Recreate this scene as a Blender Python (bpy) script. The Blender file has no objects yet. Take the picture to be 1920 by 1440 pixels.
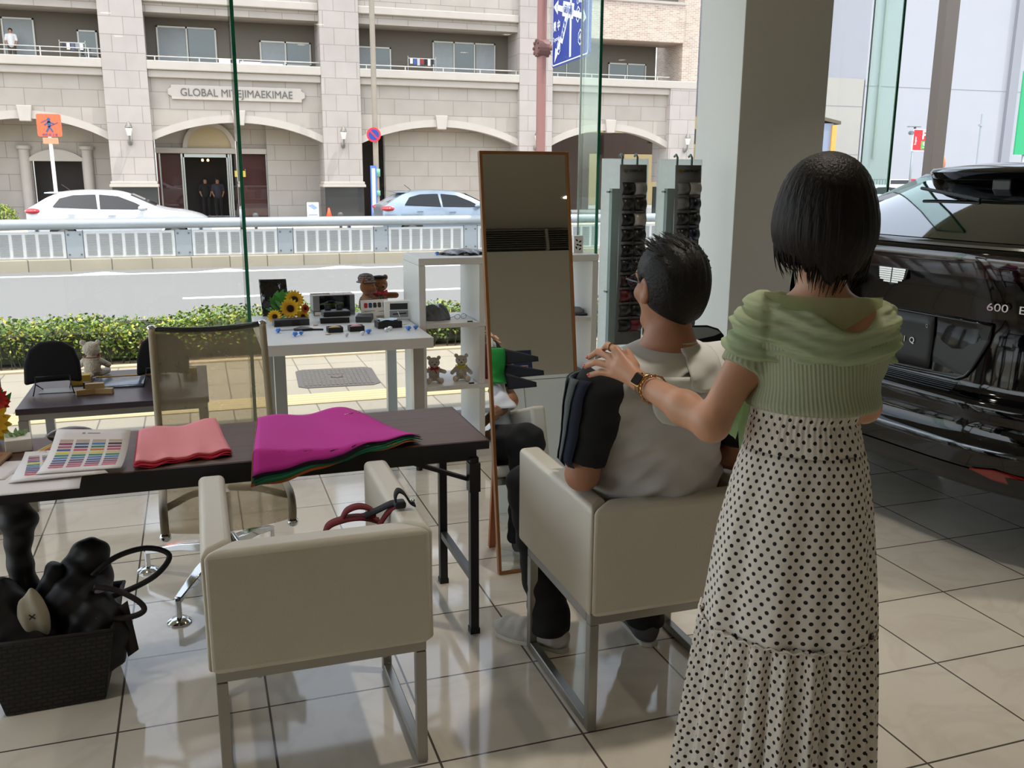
import bpy, bmesh, math, random
import numpy as np
from mathutils import Vector, Matrix, noise as mnoise
R = math.radians
sc = bpy.context.scene
col = sc.collection
random.seed(7)
rng = np.random.default_rng(7)

# ---------------------------------------------------------------- camera, world, sun, exposure
YAW, PITCH, ROLL, FPX, EYE = 0.3271, 0.2258, 0.0058, 1737.0, 1.568
fw = Vector((math.sin(YAW)*math.cos(PITCH), math.cos(YAW)*math.cos(PITCH), -math.sin(PITCH)))
rt = Vector((math.cos(YAW), -math.sin(YAW), 0.0)); up = rt.cross(fw)
rt, up = (math.cos(ROLL)*rt + math.sin(ROLL)*up), (-math.sin(ROLL)*rt + math.cos(ROLL)*up)
cam = bpy.data.cameras.new('camera'); camo = bpy.data.objects.new('camera', cam); col.objects.link(camo)
M = Matrix((rt, up, -fw)).transposed().to_4x4(); M.translation = (0, 0, EYE)
camo.matrix_world = M
cam.sensor_width = 36.0; cam.lens = FPX/1920.0*36.0; cam.clip_start = 0.05; cam.clip_end = 500
sc.camera = camo
w = bpy.data.worlds.new('sky'); sc.world = w; w.use_nodes = True
wn = w.node_tree.nodes; wl = w.node_tree.links
sky = wn.new('ShaderNodeTexSky'); sky.sky_type = 'NISHITA'; sky.sun_disc = False
sky.sun_elevation = R(62); sky.sun_rotation = R(222); sky.altitude = 20; sky.air_density = 1.0; sky.dust_density = 1.6
hs = wn.new('ShaderNodeHueSaturation'); hs.inputs['Saturation'].default_value = 0.42; wl.new(sky.outputs[0], hs.inputs['Color']); wl.new(hs.outputs[0], wn['Background'].inputs[0]); wn['Background'].inputs[1].default_value = 0.62
sun = bpy.data.lights.new('sun', 'SUN'); suno = bpy.data.objects.new('sun', sun); col.objects.link(suno)
sun.energy = 4.4; sun.angle = R(0.6); sun.color = (1.0, 0.96, 0.90)
suno.rotation_euler = Vector((-0.36, 0.22, -1.0)).to_track_quat('-Z', 'Y').to_euler()
sc.view_settings.view_transform = 'Standard'; sc.view_settings.look = 'None'
LAMP_W = 6.0
sc.view_settings.exposure = 0.0; sc.view_settings.gamma = 1.0; sc.view_settings.use_curve_mapping = False
cy = sc.cycles
cy.use_denoising = True; cy.max_bounces = 10; cy.diffuse_bounces = 5; cy.glossy_bounces = 5; cy.transparent_max_bounces = 24
cy.caustics_reflective = False; cy.caustics_refractive = False; cy.sample_clamp_indirect = 6.0

# ---------------------------------------------------------------- materials
def lin(c):
    if isinstance(c, str):
        c = tuple(int(c[i:i+2], 16)/255 for i in (0, 2, 4))
    return tuple((x/12.92 if x <= 0.04045 else ((x+0.055)/1.055)**2.4) for x in c) + (1.0,)
MATS = {}
def mat(name, c='808080', rough=0.5, metal=0.0, spec=0.5, var=0.06, vscale=14.0, bump=0.0, bscale=60.0, alpha=1.0, emit=None, es=1.0, coat=0.0, sheen=0.0, sss=0.0, trans=0.0):
    if name in MATS: return MATS[name]
    m = bpy.data.materials.new(name); m.use_nodes = True; MATS[name] = m
    nt = m.node_tree; b = nt.nodes['Principled BSDF']; I = b.inputs
    I['Base Color'].default_value = lin(c); I['Roughness'].default_value = rough; I['Metallic'].default_value = metal
    I['Specular IOR Level'].default_value = spec; I['Alpha'].default_value = alpha
    I['Coat Weight'].default_value = coat; I['Coat Roughness'].default_value = 0.03
    I['Sheen Weight'].default_value = sheen; I['Subsurface Weight'].default_value = sss
    if sss: I['Subsurface Radius'].default_value = (0.012, 0.005, 0.003); I['Subsurface Scale'].default_value = 1.0
    if trans: I['Transmission Weight'].default_value = trans
    if emit: I['Emission Color'].default_value = lin(emit); I['Emission Strength'].default_value = es
    tc = nt.nodes.new('ShaderNodeTexCoord')
    if var:
        n = nt.nodes.new('ShaderNodeTexNoise'); n.inputs['Scale'].default_value = vscale; n.inputs['Detail'].default_value = 4
        nt.links.new(tc.outputs['Object'], n.inputs['Vector'])
        mr = nt.nodes.new('ShaderNodeMapRange'); mr.inputs[3].default_value = 1-var; mr.inputs[4].default_value = 1+var
        nt.links.new(n.outputs['Fac'], mr.inputs[0])
        mx = nt.nodes.new('ShaderNodeMix'); mx.data_type = 'RGBA'; mx.blend_type = 'MULTIPLY'; mx.inputs[0].default_value = 1
        mx.inputs[6].default_value = lin(c); nt.links.new(mr.outputs[0], mx.inputs[7]); nt.links.new(mx.outputs[2], I['Base Color'])
    if bump:
        n = nt.nodes.new('ShaderNodeTexNoise'); n.inputs['Scale'].default_value = bscale; n.inputs['Detail'].default_value = 3
        nt.links.new(tc.outputs['Object'], n.inputs['Vector'])
        bp = nt.nodes.new('ShaderNodeBump'); bp.inputs['Strength'].default_value = bump; bp.inputs['Distance'].default_value = 0.01
        nt.links.new(n.outputs['Fac'], bp.inputs['Height']); nt.links.new(bp.outputs[0], I['Normal'])
    return m
def N(m, t): return m.node_tree.nodes.new(t)
def L(m, a, b): m.node_tree.links.new(a, b)
def math_node(m, op, a, b=None, c=None):
    n = N(m, 'ShaderNodeMath'); n.operation = op
    for i, v in enumerate((a, b, c)):
        if v is None: continue
        if isinstance(v, (int, float)): n.inputs[i].default_value = v
        else: L(m, v, n.inputs[i])
    return n.outputs[0]
def coords(m):
    tc = N(m, 'ShaderNodeTexCoord'); s = N(m, 'ShaderNodeSeparateXYZ'); L(m, tc.outputs['Object'], s.inputs[0]); return tc.outputs['Object'], s.outputs
def combine(m, x, y, z=0.0):
    n = N(m, 'ShaderNodeCombineXYZ')
    for i, v in enumerate((x, y, z)):
        if isinstance(v, (int, float)): n.inputs[i].default_value = v
        else: L(m, v, n.inputs[i])
    return n.outputs[0]
def mixc(m, fac, a, b, mode='MIX'):
    n = N(m, 'ShaderNodeMix'); n.data_type = 'RGBA'; n.blend_type = mode
    for i, v in ((0, fac), (6, a), (7, b)):
        if isinstance(v, (int, float)): n.inputs[i].default_value = v
        elif isinstance(v, (str, tuple)): n.inputs[i].default_value = lin(v) if isinstance(v, str) else v
        else: L(m, v, n.inputs[i])
    return n.outputs[2]
def bsdf(m): return m.node_tree.nodes['Principled BSDF']
def brickmat(name, c1, c2, mortar, bw, rh, ms=0.012, rough=0.85, off=0.5, plane='xz', var=True, ox=0.0, oz=0.0):
    m = mat(name, c1, rough, var=0)
    v, s = coords(m)
    a = math_node(m, 'ADD', math_node(m, 'ADD', s[0], s[1]) if plane == 'xz' else s[0], ox); b_ = math_node(m, 'ADD', s[2] if plane == 'xz' else s[1], oz)
    br = N(m, 'ShaderNodeTexBrick'); br.offset = off; L(m, combine(m, a, b_), br.inputs['Vector'])
    br.inputs['Color1'].default_value = lin(c1); br.inputs['Color2'].default_value = lin(c2); br.inputs['Mortar'].default_value = lin(mortar)
    br.inputs['Scale'].default_value = 1.0; br.inputs['Mortar Size'].default_value = ms; br.inputs['Brick Width'].default_value = bw; br.inputs['Row Height'].default_value = rh
    br.inputs['Bias'].default_value = 0.0; br.inputs['Mortar Smooth'].default_value = 0.1
    n = N(m, 'ShaderNodeTexNoise'); n.inputs['Scale'].default_value = 1.7; n.inputs['Detail'].default_value = 6; L(m, v, n.inputs['Vector'])
    mr = N(m, 'ShaderNodeMapRange'); mr.inputs[3].default_value = 0.86; mr.inputs[4].default_value = 1.12; L(m, n.outputs['Fac'], mr.inputs[0])
    L(m, mixc(m, 1.0, br.outputs['Color'], mr.outputs[0], 'MULTIPLY'), bsdf(m).inputs['Base Color'])
    return m
def glassmat(name, tint, refl=0.06, rough=0.0):
    m = bpy.data.materials.new(name); m.use_nodes = True; MATS[name] = m
    nt = m.node_tree; nt.nodes.remove(nt.nodes['Principled BSDF']); out = nt.nodes['Material Output']
    t = N(m, 'ShaderNodeBsdfTransparent'); t.inputs[0].default_value = lin(tint)
    g = N(m, 'ShaderNodeBsdfGlossy'); g.inputs['Roughness'].default_value = rough
    f = N(m, 'ShaderNodeLayerWeight'); f.inputs[0].default_value = 0.5   # Schlick reflection, the same from both sides
    mx = N(m, 'ShaderNodeMixShader'); L(m, math_node(m, 'ADD', math_node(m, 'MULTIPLY', math_node(m, 'POWER', f.outputs['Facing'], 5.0), 0.9), refl*0.5), mx.inputs[0]); L(m, t.outputs[0], mx.inputs[1]); L(m, g.outputs[0], mx.inputs[2])
    L(m, mx.outputs[0], out.inputs[0]); return m
def clothmat(name, c, tint, op, rough=0.9, tl_=0.4):
    """woven see-through cloth: part transparent, part diffuse + translucent"""
    m = bpy.data.materials.new(name); m.use_nodes = True; MATS[name] = m
    nt = m.node_tree; nt.nodes.remove(nt.nodes['Principled BSDF']); out = nt.nodes['Material Output']
    t = N(m, 'ShaderNodeBsdfTransparent'); t.inputs[0].default_value = lin(tint)
    d = N(m, 'ShaderNodeBsdfDiffuse'); d.inputs[0].default_value = lin(c)
    tl = N(m, 'ShaderNodeBsdfTranslucent'); tl.inputs[0].default_value = lin(c)
    a = N(m, 'ShaderNodeMixShader'); a.inputs[0].default_value = tl_; L(m, d.outputs[0], a.inputs[1]); L(m, tl.outputs[0], a.inputs[2])
    n = N(m, 'ShaderNodeTexNoise'); n.inputs['Scale'].default_value = 30; tc = N(m, 'ShaderNodeTexCoord'); L(m, tc.outputs['Object'], n.inputs['Vector'])
    mr = N(m, 'ShaderNodeMapRange'); mr.inputs[3].default_value = op-0.06; mr.inputs[4].default_value = op+0.06; L(m, n.outputs['Fac'], mr.inputs[0])
    mx = N(m, 'ShaderNodeMixShader'); L(m, mr.outputs[0], mx.inputs[0]); L(m, t.outputs[0], mx.inputs[1]); L(m, a.outputs[0], mx.inputs[2])
    L(m, mx.outputs[0], out.inputs[0]); return m

# ---------------------------------------------------------------- building blocks
def wmat(o):
    m = o.matrix_basis.copy()
    return wmat(o.parent) @ m if o.parent else m
class MB:
    def __init__(s): s.v = []; s.f = []; s.mi = []; s.m = 0
    def add(s, vs, fs):
        b = len(s.v); s.v.extend([tuple(p) for p in vs]); s.f.extend([tuple(b+i for i in f) for f in fs]); s.mi.extend([s.m]*len(fs)); return s
    def xf(s, Mx):
        s.v = [tuple(Mx @ Vector(p)) for p in s.v]; return s
    def box(s, x0, x1, y0, y1, z0, z1, Mx=None):
        vs = [Vector((x, y, z)) for z in (z0, z1) for x, y in ((x0, y0), (x1, y0), (x1, y1), (x0, y1))]
        if Mx is not None: vs = [Mx @ v for v in vs]
        return s.add(vs, [(3, 2, 1, 0), (4, 5, 6, 7), (0, 1, 5, 4), (1, 2, 6, 5), (2, 3, 7, 6), (3, 0, 4, 7)])
    def bar(s, a, b, wx, wy, ref=(0, 0, 1)):
        a, b = Vector(a), Vector(b); d = (b-a).normalized(); r = Vector(ref)
        if abs(d.dot(r)) > 0.98: r = Vector((0, 1, 0))
        u = d.cross(r).normalized(); t = u.cross(d)
        vs = [p + u*i*wx/2 + t*j*wy/2 for p in (a, b) for i, j in ((-1, -1), (1, -1), (1, 1), (-1, 1))]
        return s.add(vs, [(3, 2, 1, 0), (4, 5, 6, 7), (0, 1, 5, 4), (1, 2, 6, 5), (2, 3, 7, 6), (3, 0, 4, 7)])
    def grid(s, P, cu=False, cv=False):
        P = np.asarray(P, float); nu, nv = P.shape[:2]; fs = []
        for i in range(nu if cu else nu-1):
            for j in range(nv if cv else nv-1):
                a, b = (i+1) % nu, (j+1) % nv
                fs.append((i*nv+j, a*nv+j, a*nv+b, i*nv+b))
        return s.add(P.reshape(-1, 3), fs)
    def rings(s, rs, cap=True):
        """closed cross sections lofted along the list"""
        b = len(s.v); s.grid(rs, cv=True); n = len(rs[0])
        if cap:
            s.f.append(tuple(b+i for i in range(n))); s.mi.append(s.m)
            k = b+(len(rs)-1)*n; s.f.append(tuple(k+i for i in reversed(range(n)))); s.mi.append(s.m)
        return s
    def tube(s, pts, r, n=10, closed=False):
        P = [Vector(p) for p in pts]; k = len(P); rs = r if hasattr(r, '__len__') else [r]*k; out = []; u = None
        for i in range(k):
            a = P[(i-1) % k] if closed or i else P[0]; b = P[(i+1) % k] if closed or i < k-1 else P[-1]
            d = (b-a).normalized()
            if u is None: u = d.orthogonal().normalized()
            u = (u - d*u.dot(d)).normalized(); t = d.cross(u)
            out.append([P[i] + (u*math.cos(q)+t*math.sin(q))*rs[i] for q in [2*math.pi*j/n for j in range(n)]])
        if closed: return s.grid([[tuple(p) for p in q] for q in out], cu=True, cv=True)
        return s.rings([[tuple(p) for p in q] for q in out])
    def cyl(s, a, b, r, r2=None, n=20): return s.tube([a, b], [r, r if r2 is None else r2], n)
    def lathe(s, prof, c=(0, 0, 0), n=24, cap=True):
        return s.rings([[(c[0]+r*math.cos(2*math.pi*j/n), c[1]+r*math.sin(2*math.pi*j/n), c[2]+z) for j in range(n)] for r, z in prof], cap)
    def prism(s, pts, d, Mx=None):
        """polygon in local xy extruded by d along z"""
        n = len(pts); vs = [Vector((p[0], p[1], 0)) for p in pts] + [Vector((p[0], p[1], d)) for p in pts]
        if Mx is not None: vs = [Mx @ v for v in vs]
        return s.add(vs, [tuple(reversed(range(n))), tuple(range(n, 2*n))] + [(i, (i+1) % n, n+(i+1) % n, n+i) for i in range(n)])
    def ell(s, c, r, n=14, Mx=None):
        rs = []
        for i in range(1, n):
            a = math.pi*i/n; rs.append([(c[0]+r[0]*math.sin(a)*math.cos(2*math.pi*j/(2*n)), c[1]+r[1]*math.sin(a)*math.sin(2*math.pi*j/(2*n)), c[2]-r[2]*math.cos(a)) for j in range(2*n)])
        if Mx is not None: rs = [[tuple(Mx @ Vector(p)) for p in q] for q in rs]
        return s.rings(rs)
    def o(s, name, m, parent=None, smooth=False, bev=0.0, seg=2, world=False, solid=0.0, sub=0, ang=None):
        me = bpy.data.meshes.new(name); vs = s.v
        if world and parent is not None:
            inv = wmat(parent).inverted(); vs = [tuple(inv @ Vector(p)) for p in vs]
        me.from_pydata([tuple(p) for p in vs], [], s.f)
        for q in (m if isinstance(m, (list, tuple)) else [m]): me.materials.append(q)
        if any(s.mi): me.polygons.foreach_set('material_index', s.mi)
        bm = bmesh.new(); bm.from_mesh(me); bmesh.ops.recalc_face_normals(bm, faces=bm.faces); bm.to_mesh(me); bm.free()
        ob = bpy.data.objects.new(name, me); col.objects.link(ob)
        if smooth: me.polygons.foreach_set('use_smooth', [True]*len(me.polygons))
        if smooth and ang: me.set_sharp_from_angle(angle=R(ang))
        if parent is not None: ob.parent = parent
        if solid: q = ob.modifiers.new('thick', 'SOLIDIFY'); q.thickness = solid; q.offset = 0
        if bev: q = ob.modifiers.new('edge', 'BEVEL'); q.width = bev; q.segments = seg; q.limit_method = 'ANGLE'; q.angle_limit = R(40)
        if sub: q = ob.modifiers.new('smooth', 'SUBSURF'); q.levels = sub; q.render_levels = sub
        return ob
def tag(o, label=None, cat=None, group=None, kind=None):
    for k, v in (('label', label), ('category', cat), ('group', group), ('kind', kind)):
        if v: o[k] = v
    return o
def thing(name, label, cat, loc=(0, 0, 0), rz=0.0, group=None):
    o = bpy.data.objects.new(name, None); col.objects.link(o); o.location = loc; o.rotation_euler = (0, 0, rz); o.empty_display_size = 0.05
    return tag(o, label, cat, group)
def struct(name, b, m, **k): return tag(b.o(name, m, **k), kind='structure')
def kids(o): return [c for c in bpy.data.objects if c.parent == o]
def dup(root, loc, rz=None, label=None, group=None, par=None):
    c = root.copy(); col.objects.link(c)
    if par is not None: c.parent = par
    if loc is not None: c.location = loc
    if rz is not None: c.rotation_euler = (0, 0, rz)
    if label: c['label'] = label
    if group: c['group'] = group
    for ch in kids(root): dup(ch, None, par=c)
    return c
def text(s, size, m, parent, Mx, name='lettering', depth=0.001, align='CENTER', sx=1.0, world=True, bold=0.0, label=None):
    cu = bpy.data.curves.new('t', 'FONT'); cu.body = s; cu.size = size; cu.extrude = depth; cu.align_x = align; cu.align_y = 'CENTER'; cu.offset = bold
    t = bpy.data.objects.new('t', cu); col.objects.link(t); dg = bpy.context.evaluated_depsgraph_get()
    me = bpy.data.meshes.new_from_object(t.evaluated_get(dg)); bpy.data.objects.remove(t); bpy.data.curves.remove(cu)
    inv = wmat(parent).inverted() if world else Matrix()
    me.transform(inv @ Mx @ Matrix.Diagonal((sx, 1, 1, 1))); me.materials.clear(); me.materials.append(m)
    o = bpy.data.objects.new(name, me); col.objects.link(o); o.parent = parent
    return o
def frame(loc, x, y):
    """matrix whose local x, y axes are the given directions"""
    x = Vector(x).normalized(); y = Vector(y); y = (y - x*y.dot(x)).normalized(); z = x.cross(y)
    m = Matrix((x, y, z)).transposed().to_4x4(); m.translation = loc; return m

# ---------------------------------------------------------------- distance fields -> one smooth skin
def vlen(a): return np.sqrt((a*a).sum(-1))
def cap(p, a, b, ra, rb=None):
    rb = ra if rb is None else rb; a = np.asarray(a, float); b = np.asarray(b, float); ab = b-a
    t = np.clip(((p-a)@ab)/max(ab@ab, 1e-12), 0, 1); return vlen(p-(a+t[..., None]*ab)) - (ra+(rb-ra)*t)
def ellf(p, c, r, Rm=None):
    q = p-np.asarray(c, float)
    if Rm is not None: q = q@np.asarray(Rm)
    r = np.asarray(r, float); k0 = vlen(q/r); k1 = vlen(q/(r*r)); return k0*(k0-1)/np.maximum(k1, 1e-9)
def boxf(p, c, h, rd=0.0, Rm=None):
    q = p-np.asarray(c, float)
    if Rm is not None: q = q@np.asarray(Rm)
    q = np.abs(q)-(np.asarray(h, float)-rd); return vlen(np.maximum(q, 0)) + np.minimum(q.max(-1), 0) - rd
def smin(a, b, k):
    h = np.clip(0.5+0.5*(b-a)/k, 0, 1); return b+(a-b)*h-k*h*(1-h)
def smax(a, b, k): return -smin(-a, -b, k)
def rotm(rx=0, ry=0, rz=0): return np.array((Matrix.Rotation(rz, 3, 'Z') @ Matrix.Rotation(ry, 3, 'Y') @ Matrix.Rotation(rx, 3, 'X')))
def skin(fn, lo, hi, h):
    """surface nets over fn<0: one continuous mesh"""
    ax = [np.arange(lo[i], hi[i]+h, h) for i in range(3)]; n = [len(a) for a in ax]
    V = np.full(n, 1.0, np.float32); B = 8; nb = [-(-k//B) for k in n]   # only blocks near the surface are sampled
    cb = np.stack(np.meshgrid(*[lo[i]+(np.arange(nb[i])*B+(B-1)/2)*h for i in range(3)], indexing='ij'), -1).reshape(-1, 3)
    dc = fn(cb); near = np.abs(dc) < B*h*1.25; off = np.stack(np.meshgrid(*[np.arange(B)]*3, indexing='ij'), -1).reshape(-1, 3)
    bi = np.stack(np.unravel_index(np.arange(len(cb)), nb), -1)*B; big = np.full([k*B for k in nb], 1.0, np.float32)
    for q in bi[(~near) & (dc < 0)]: big[q[0]:q[0]+B, q[1]:q[1]+B, q[2]:q[2]+B] = -1.0
    S = bi[near]
    for i in range(0, len(S), 256):
        g = S[i:i+256, None, :]+off[None]; big[g[..., 0], g[..., 1], g[..., 2]] = fn(np.array(lo)+g*h)
    V = big[:n[0], :n[1], :n[2]]
    s = V < 0; c = np.zeros([k-1 for k in n], np.int8); pos = np.zeros([k-1 for k in n]+[3]); cnt = np.zeros([k-1 for k in n])
    def sl(a, o): return a[o[0]:o[0]+n[0]-1, o[1]:o[1]+n[1]-1, o[2]:o[2]+n[2]-1]
    cor = [(i, j, k) for i in (0, 1) for j in (0, 1) for k in (0, 1)]
    for o in cor: c += sl(s, o)
    act = (c > 0) & (c < 8)
    for a in cor:
        for x in range(3):
            if a[x]: continue
            b = list(a); b[x] = 1; va, vb = sl(V, a), sl(V, b); cr = sl(s, a) != sl(s, b)
            t = np.where(cr, va/np.where(cr, va-vb, 1), 0); base = np.array(a, float); e = np.zeros(3); e[x] = 1
            pos += np.where(cr[..., None], base+t[..., None]*e, 0); cnt += cr
    idx = -np.ones(act.shape, int); idx[act] = np.arange(act.sum())
    ijk = np.argwhere(act); vs = (ijk + pos[act]/cnt[act][:, None])*h + np.array([a[0] for a in ax]); F = []
    for x in range(3):
        y, z = (x+1) % 3, (x+2) % 3; sh = [slice(None)]*3
        a = [slice(1, -1)]*3; a[x] = slice(0, -1); b = [slice(1, -1)]*3; b[x] = slice(1, None)
        cr = s[tuple(a)] != s[tuple(b)]; w = np.argwhere(cr)
        if not len(w): continue
        off = np.zeros(3, int); off[y] = 1; off[z] = 1; w = w+off; dy = np.zeros(3, int); dy[y] = 1; dz = np.zeros(3, int); dz[z] = 1
        F.append(np.stack([idx[tuple((w-q).T)] for q in (0*dy, dy, dy+dz, dz)], 1))
    F = np.concatenate(F); F = F[(F >= 0).all(1)]
    m = MB(); m.v = [tuple(p) for p in vs]; m.f = [tuple(int(i) for i in f) for f in F]; m.mi = [0]*len(m.f); return m
# ---------------------------------------------------------------- showroom shell
GY = 5.75
def tile_floor():
    m = brickmat('floor_tile', 'e4ddd0', 'dcd5c7', '5a554e', 0.42, 0.42, 0.0035, 0.07, 0.0, 'xy', ox=0.7241*0.42, oz=-5.1627*0.42+4.2)
    b = bsdf(m); old = b.inputs['Base Color'].links[0].from_socket
    v, s = coords(m); n = N(m, 'ShaderNodeTexNoise'); n.inputs['Scale'].default_value = 2.2; n.inputs['Detail'].default_value = 8; n.inputs['Distortion'].default_value = 1.6; L(m, v, n.inputs['Vector'])
    cr = N(m, 'ShaderNodeValToRGB'); e = cr.color_ramp.elements; e[0].position = 0.44; e[0].color = (1, 1, 1, 1); e[1].position = 0.56; e[1].color = (1, 1, 1, 1); q = e.new(0.5); q.color = (0.93, 0.92, 0.91, 1)
    L(m, n.outputs['Fac'], cr.inputs[0]); L(m, mixc(m, 1.0, old, cr.outputs[0], 'MULTIPLY'), b.inputs['Base Color']); b.inputs['Specular IOR Level'].default_value = 0.62
    return m
struct('floor', MB().box(-5, 9.5, -5, GY-0.03, -0.12, 0), tile_floor())
wallm = mat('painted_wall', 'c8c2b2', 0.75, var=0.03); ceilm = mat('ceiling_paint', 'aaa598', 0.8, var=0.02); white_wall = mat('column_paint', 'e4e3de', 0.55, var=0.02)
struct('ceiling', MB().box(-5, 9.5, -5, GY+0.06, 3.3, 3.45), ceilm)
struct('wall_back', MB().box(-5, 9.5, -4.2, -4, 0, 3.3), wallm)
struct('wall_left', MB().box(-5.2, -5, -4.2, 0.5, 0, 3.3).box(-5.2, -5, 0.5, GY, 3.05, 3.3).box(-5.2, -5, 5.6, GY, 0.0, 3.05), wallm)
struct('ground_left', MB().box(-40, -5.2, -12, GY+0.03, -0.35, -0.15), mat('side_paving', '98907f', 0.9, var=.1))
struct('wall_right', MB().box(9.5, 9.7, -4.2, GY, 0, 3.3), wallm)
struct('column', MB().box(3.237, 3.865, 5.19, GY-0.03, 0, 3.3), white_wall, bev=0.004)
struct('trim_1', MB().box(-5, 9.5, GY-0.03, GY+0.04, -0.12, 0.03), mat('steel_sill', 'b5b7b6', 0.3, 0.8))
paneg = glassmat('pane_glass', 'fbfcfb', 0.05); fing = glassmat('fin_glass', 'e9f4ee', 0.05); edgeg = mat('green_glass_edge', '0b6b4b', 0.15, spec=0.6, var=0.15, vscale=4)
FX = [-4.0, -1.87, 0.262, 2.405, 4.62, 6.75, 8.9]
for i, (a, b) in enumerate(zip(FX[:-1], FX[1:])):
    struct('window_%d' % (i+1), MB().box(a+0.008, b-0.008, GY, GY+0.004, 0.03, 3.3), paneg)
struct('window_7', MB().box(-5.004, -5.0, 0.5, 5.6, 0.0, 3.05), paneg)  # unseen left window, added for more daylight from the left
for i, x in enumerate(FX):
    t = thing('glass_fin', ['', '', 'tall green edged glass fin standing at the window behind the mesh office chair', 'tall green edged glass fin at the window, right behind the white shelf unit', 'tall green edged glass fin at the window between the white column and the black car', '', ''][i] or 'tall green edged glass fin at the end of the window wall', 'glass fin', (x, GY-0.15, 0.03), 0, 'glass fins along the window wall')
    MB().box(-0.009, 0.009, -0.149, 0.146, 0, 3.27).o('glass_blade', fing, t)
    MB().box(-0.0095, 0.0095, -0.158, -0.150, 0, 3.27).o('green_edge', edgeg, t)
    MB().box(-0.006, 0.006, 0.1465, 0.1495, 0, 3.27).o('sealant_joint', mat('sealant', 'c9cfcb', 0.5), t)
grille = thing('air_vent', 'long dark slotted air vent along the top of the back wall', 'vent', (2.5, -3.99, 3.02))
b = MB()
for k in range(9): b.box(-5.5, 5.5, 0.0, 0.05, 0.02+k*0.028, 0.036+k*0.028)
b.o('slats', mat('vent_slat', '4a463e', 0.6), grille); MB().box(-5.5, 5.5, -0.008, 0.0, 0, 0.27).o('backing', mat('vent_dark', '16140f', 0.9), grille)
b = MB()
for k in range(7): b.box(-5.5+k*1.8, -5.46+k*1.8, 0.0, 0.056, 0, 0.27)
b.o('mullion', mat('vent_frame', '8c877b', 0.5), grille)
lampm = mat('lamp_glow', 'fff1d8', 0.4, var=0, emit='ffedd0', es=9.0); rimm = mat('lamp_rim', 'd8d5cc', 0.4)
n = 0
for ly in (-2.6, -0.6, 2.2, 4.0):
    for lx in (-3.2, -0.8, 1.6, 4.0, 6.6):
        t = thing('ceiling_downlight', 'small round recessed downlight in the showroom ceiling', 'ceiling light', (lx, ly, 3.3), 0, 'ceiling downlights')
        MB().lathe([(0.06, -0.004), (0.085, -0.006), (0.09, -0.003), (0.09, 0.0)], n=20, cap=False).o('rim', rimm, t, True)
        MB().lathe([(0.001, -0.0025), (0.062, -0.0025)], n=20, cap=False).o('diffuser', lampm, t)
        l = bpy.data.lights.new('lamp', 'AREA'); l.shape = 'DISK'; l.size = 0.12; l.energy = LAMP_W*{-2.6: 0.3, -0.6: 0.25, 2.2: 1.25 if lx > 1 else 0.5, 4.0: 0.6}[ly]; l.color = (1.0, 0.90, 0.78); l.spread = R(85)
        lo = bpy.data.objects.new('lamp', l); col.objects.link(lo); lo.parent = t; lo.location = (0, 0, -0.012)
# reception counter seen in the mirror
t = thing('reception_counter', 'white reception counter reflected in the leaning mirror', 'counter', (2.55, -0.9, 0))
cw = mat('counter_white', 'e6eae8', 0.25, var=0.02)
MB().box(-0.75, 1.6, -0.3, 0.28, 0, 1.10).o('body', cw, t, bev=0.004); MB().box(-0.78, 1.63, -0.33, 0.31, 1.102, 1.13).o('worktop', cw, t, bev=0.004)
MB().box(0.02, 0.026, 0.281, 0.283, 0.02, 1.09).o('panel_seam', mat('seam_dark', '8d9291', 0.6), t)
def poster(loc, w_, h_, base, name, label):
    t = thing(name, label, 'card', loc, 0); MB().box(-w_/2, w_/2, -0.004, 0.0, 0, h_).o('sheet', base, t); MB().box(-w_/2+0.02, w_/2-0.02, -0.06, -0.0045, 0, 0.006).o('easel_back', base, t); return t
red = mat('flag_red', 'b03038', 0.6); navy = mat('flag_navy', '1c2450', 0.6); pw = mat('paper_white', 'ece9e4', 0.7, var=0.02)
F180 = lambda x, z: frame((0, 0, 0), (-1, 0, 0), (0, 0, 1))
t = poster((2.33, -0.72, 1.13), 0.20, 0.27, pw, 'flag_card', 'white card with four striped heart flags standing on the reception counter')
for k in range(4):
    cx, cz = (-0.045 if k % 2 else 0.045), (0.20 if k < 2 else 0.09); b = MB()
    for q in range(5):
        hw = 0.036*(1-abs(q-1.2)/4.6); b.box(cx-hw, cx+hw, 0.0003, 0.0012, cz+0.02-q*0.014, cz+0.027-q*0.014)
    h = b.o('heart_stripes', red, t); MB().cyl((cx-0.014, 0.0004, cz+0.012), (cx-0.014, 0.0018, cz+0.012), 0.018).o('heart_canton', navy, h)
t = poster((2.62, -0.72, 1.13), 0.17, 0.24, navy, 'flag_card', 'navy card with one striped flag standing on the reception counter'); b = MB()
for q in range(5): b.box(-0.05+0.012*(q < 2), 0.045 if q < 2 else 0.05, 0.0003, 0.0012, 0.10-q*0.014, 0.108-q*0.014)
b.o('flag_stripes', mat('flag_pale', 'd8b9ae', 0.6), t)

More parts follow.
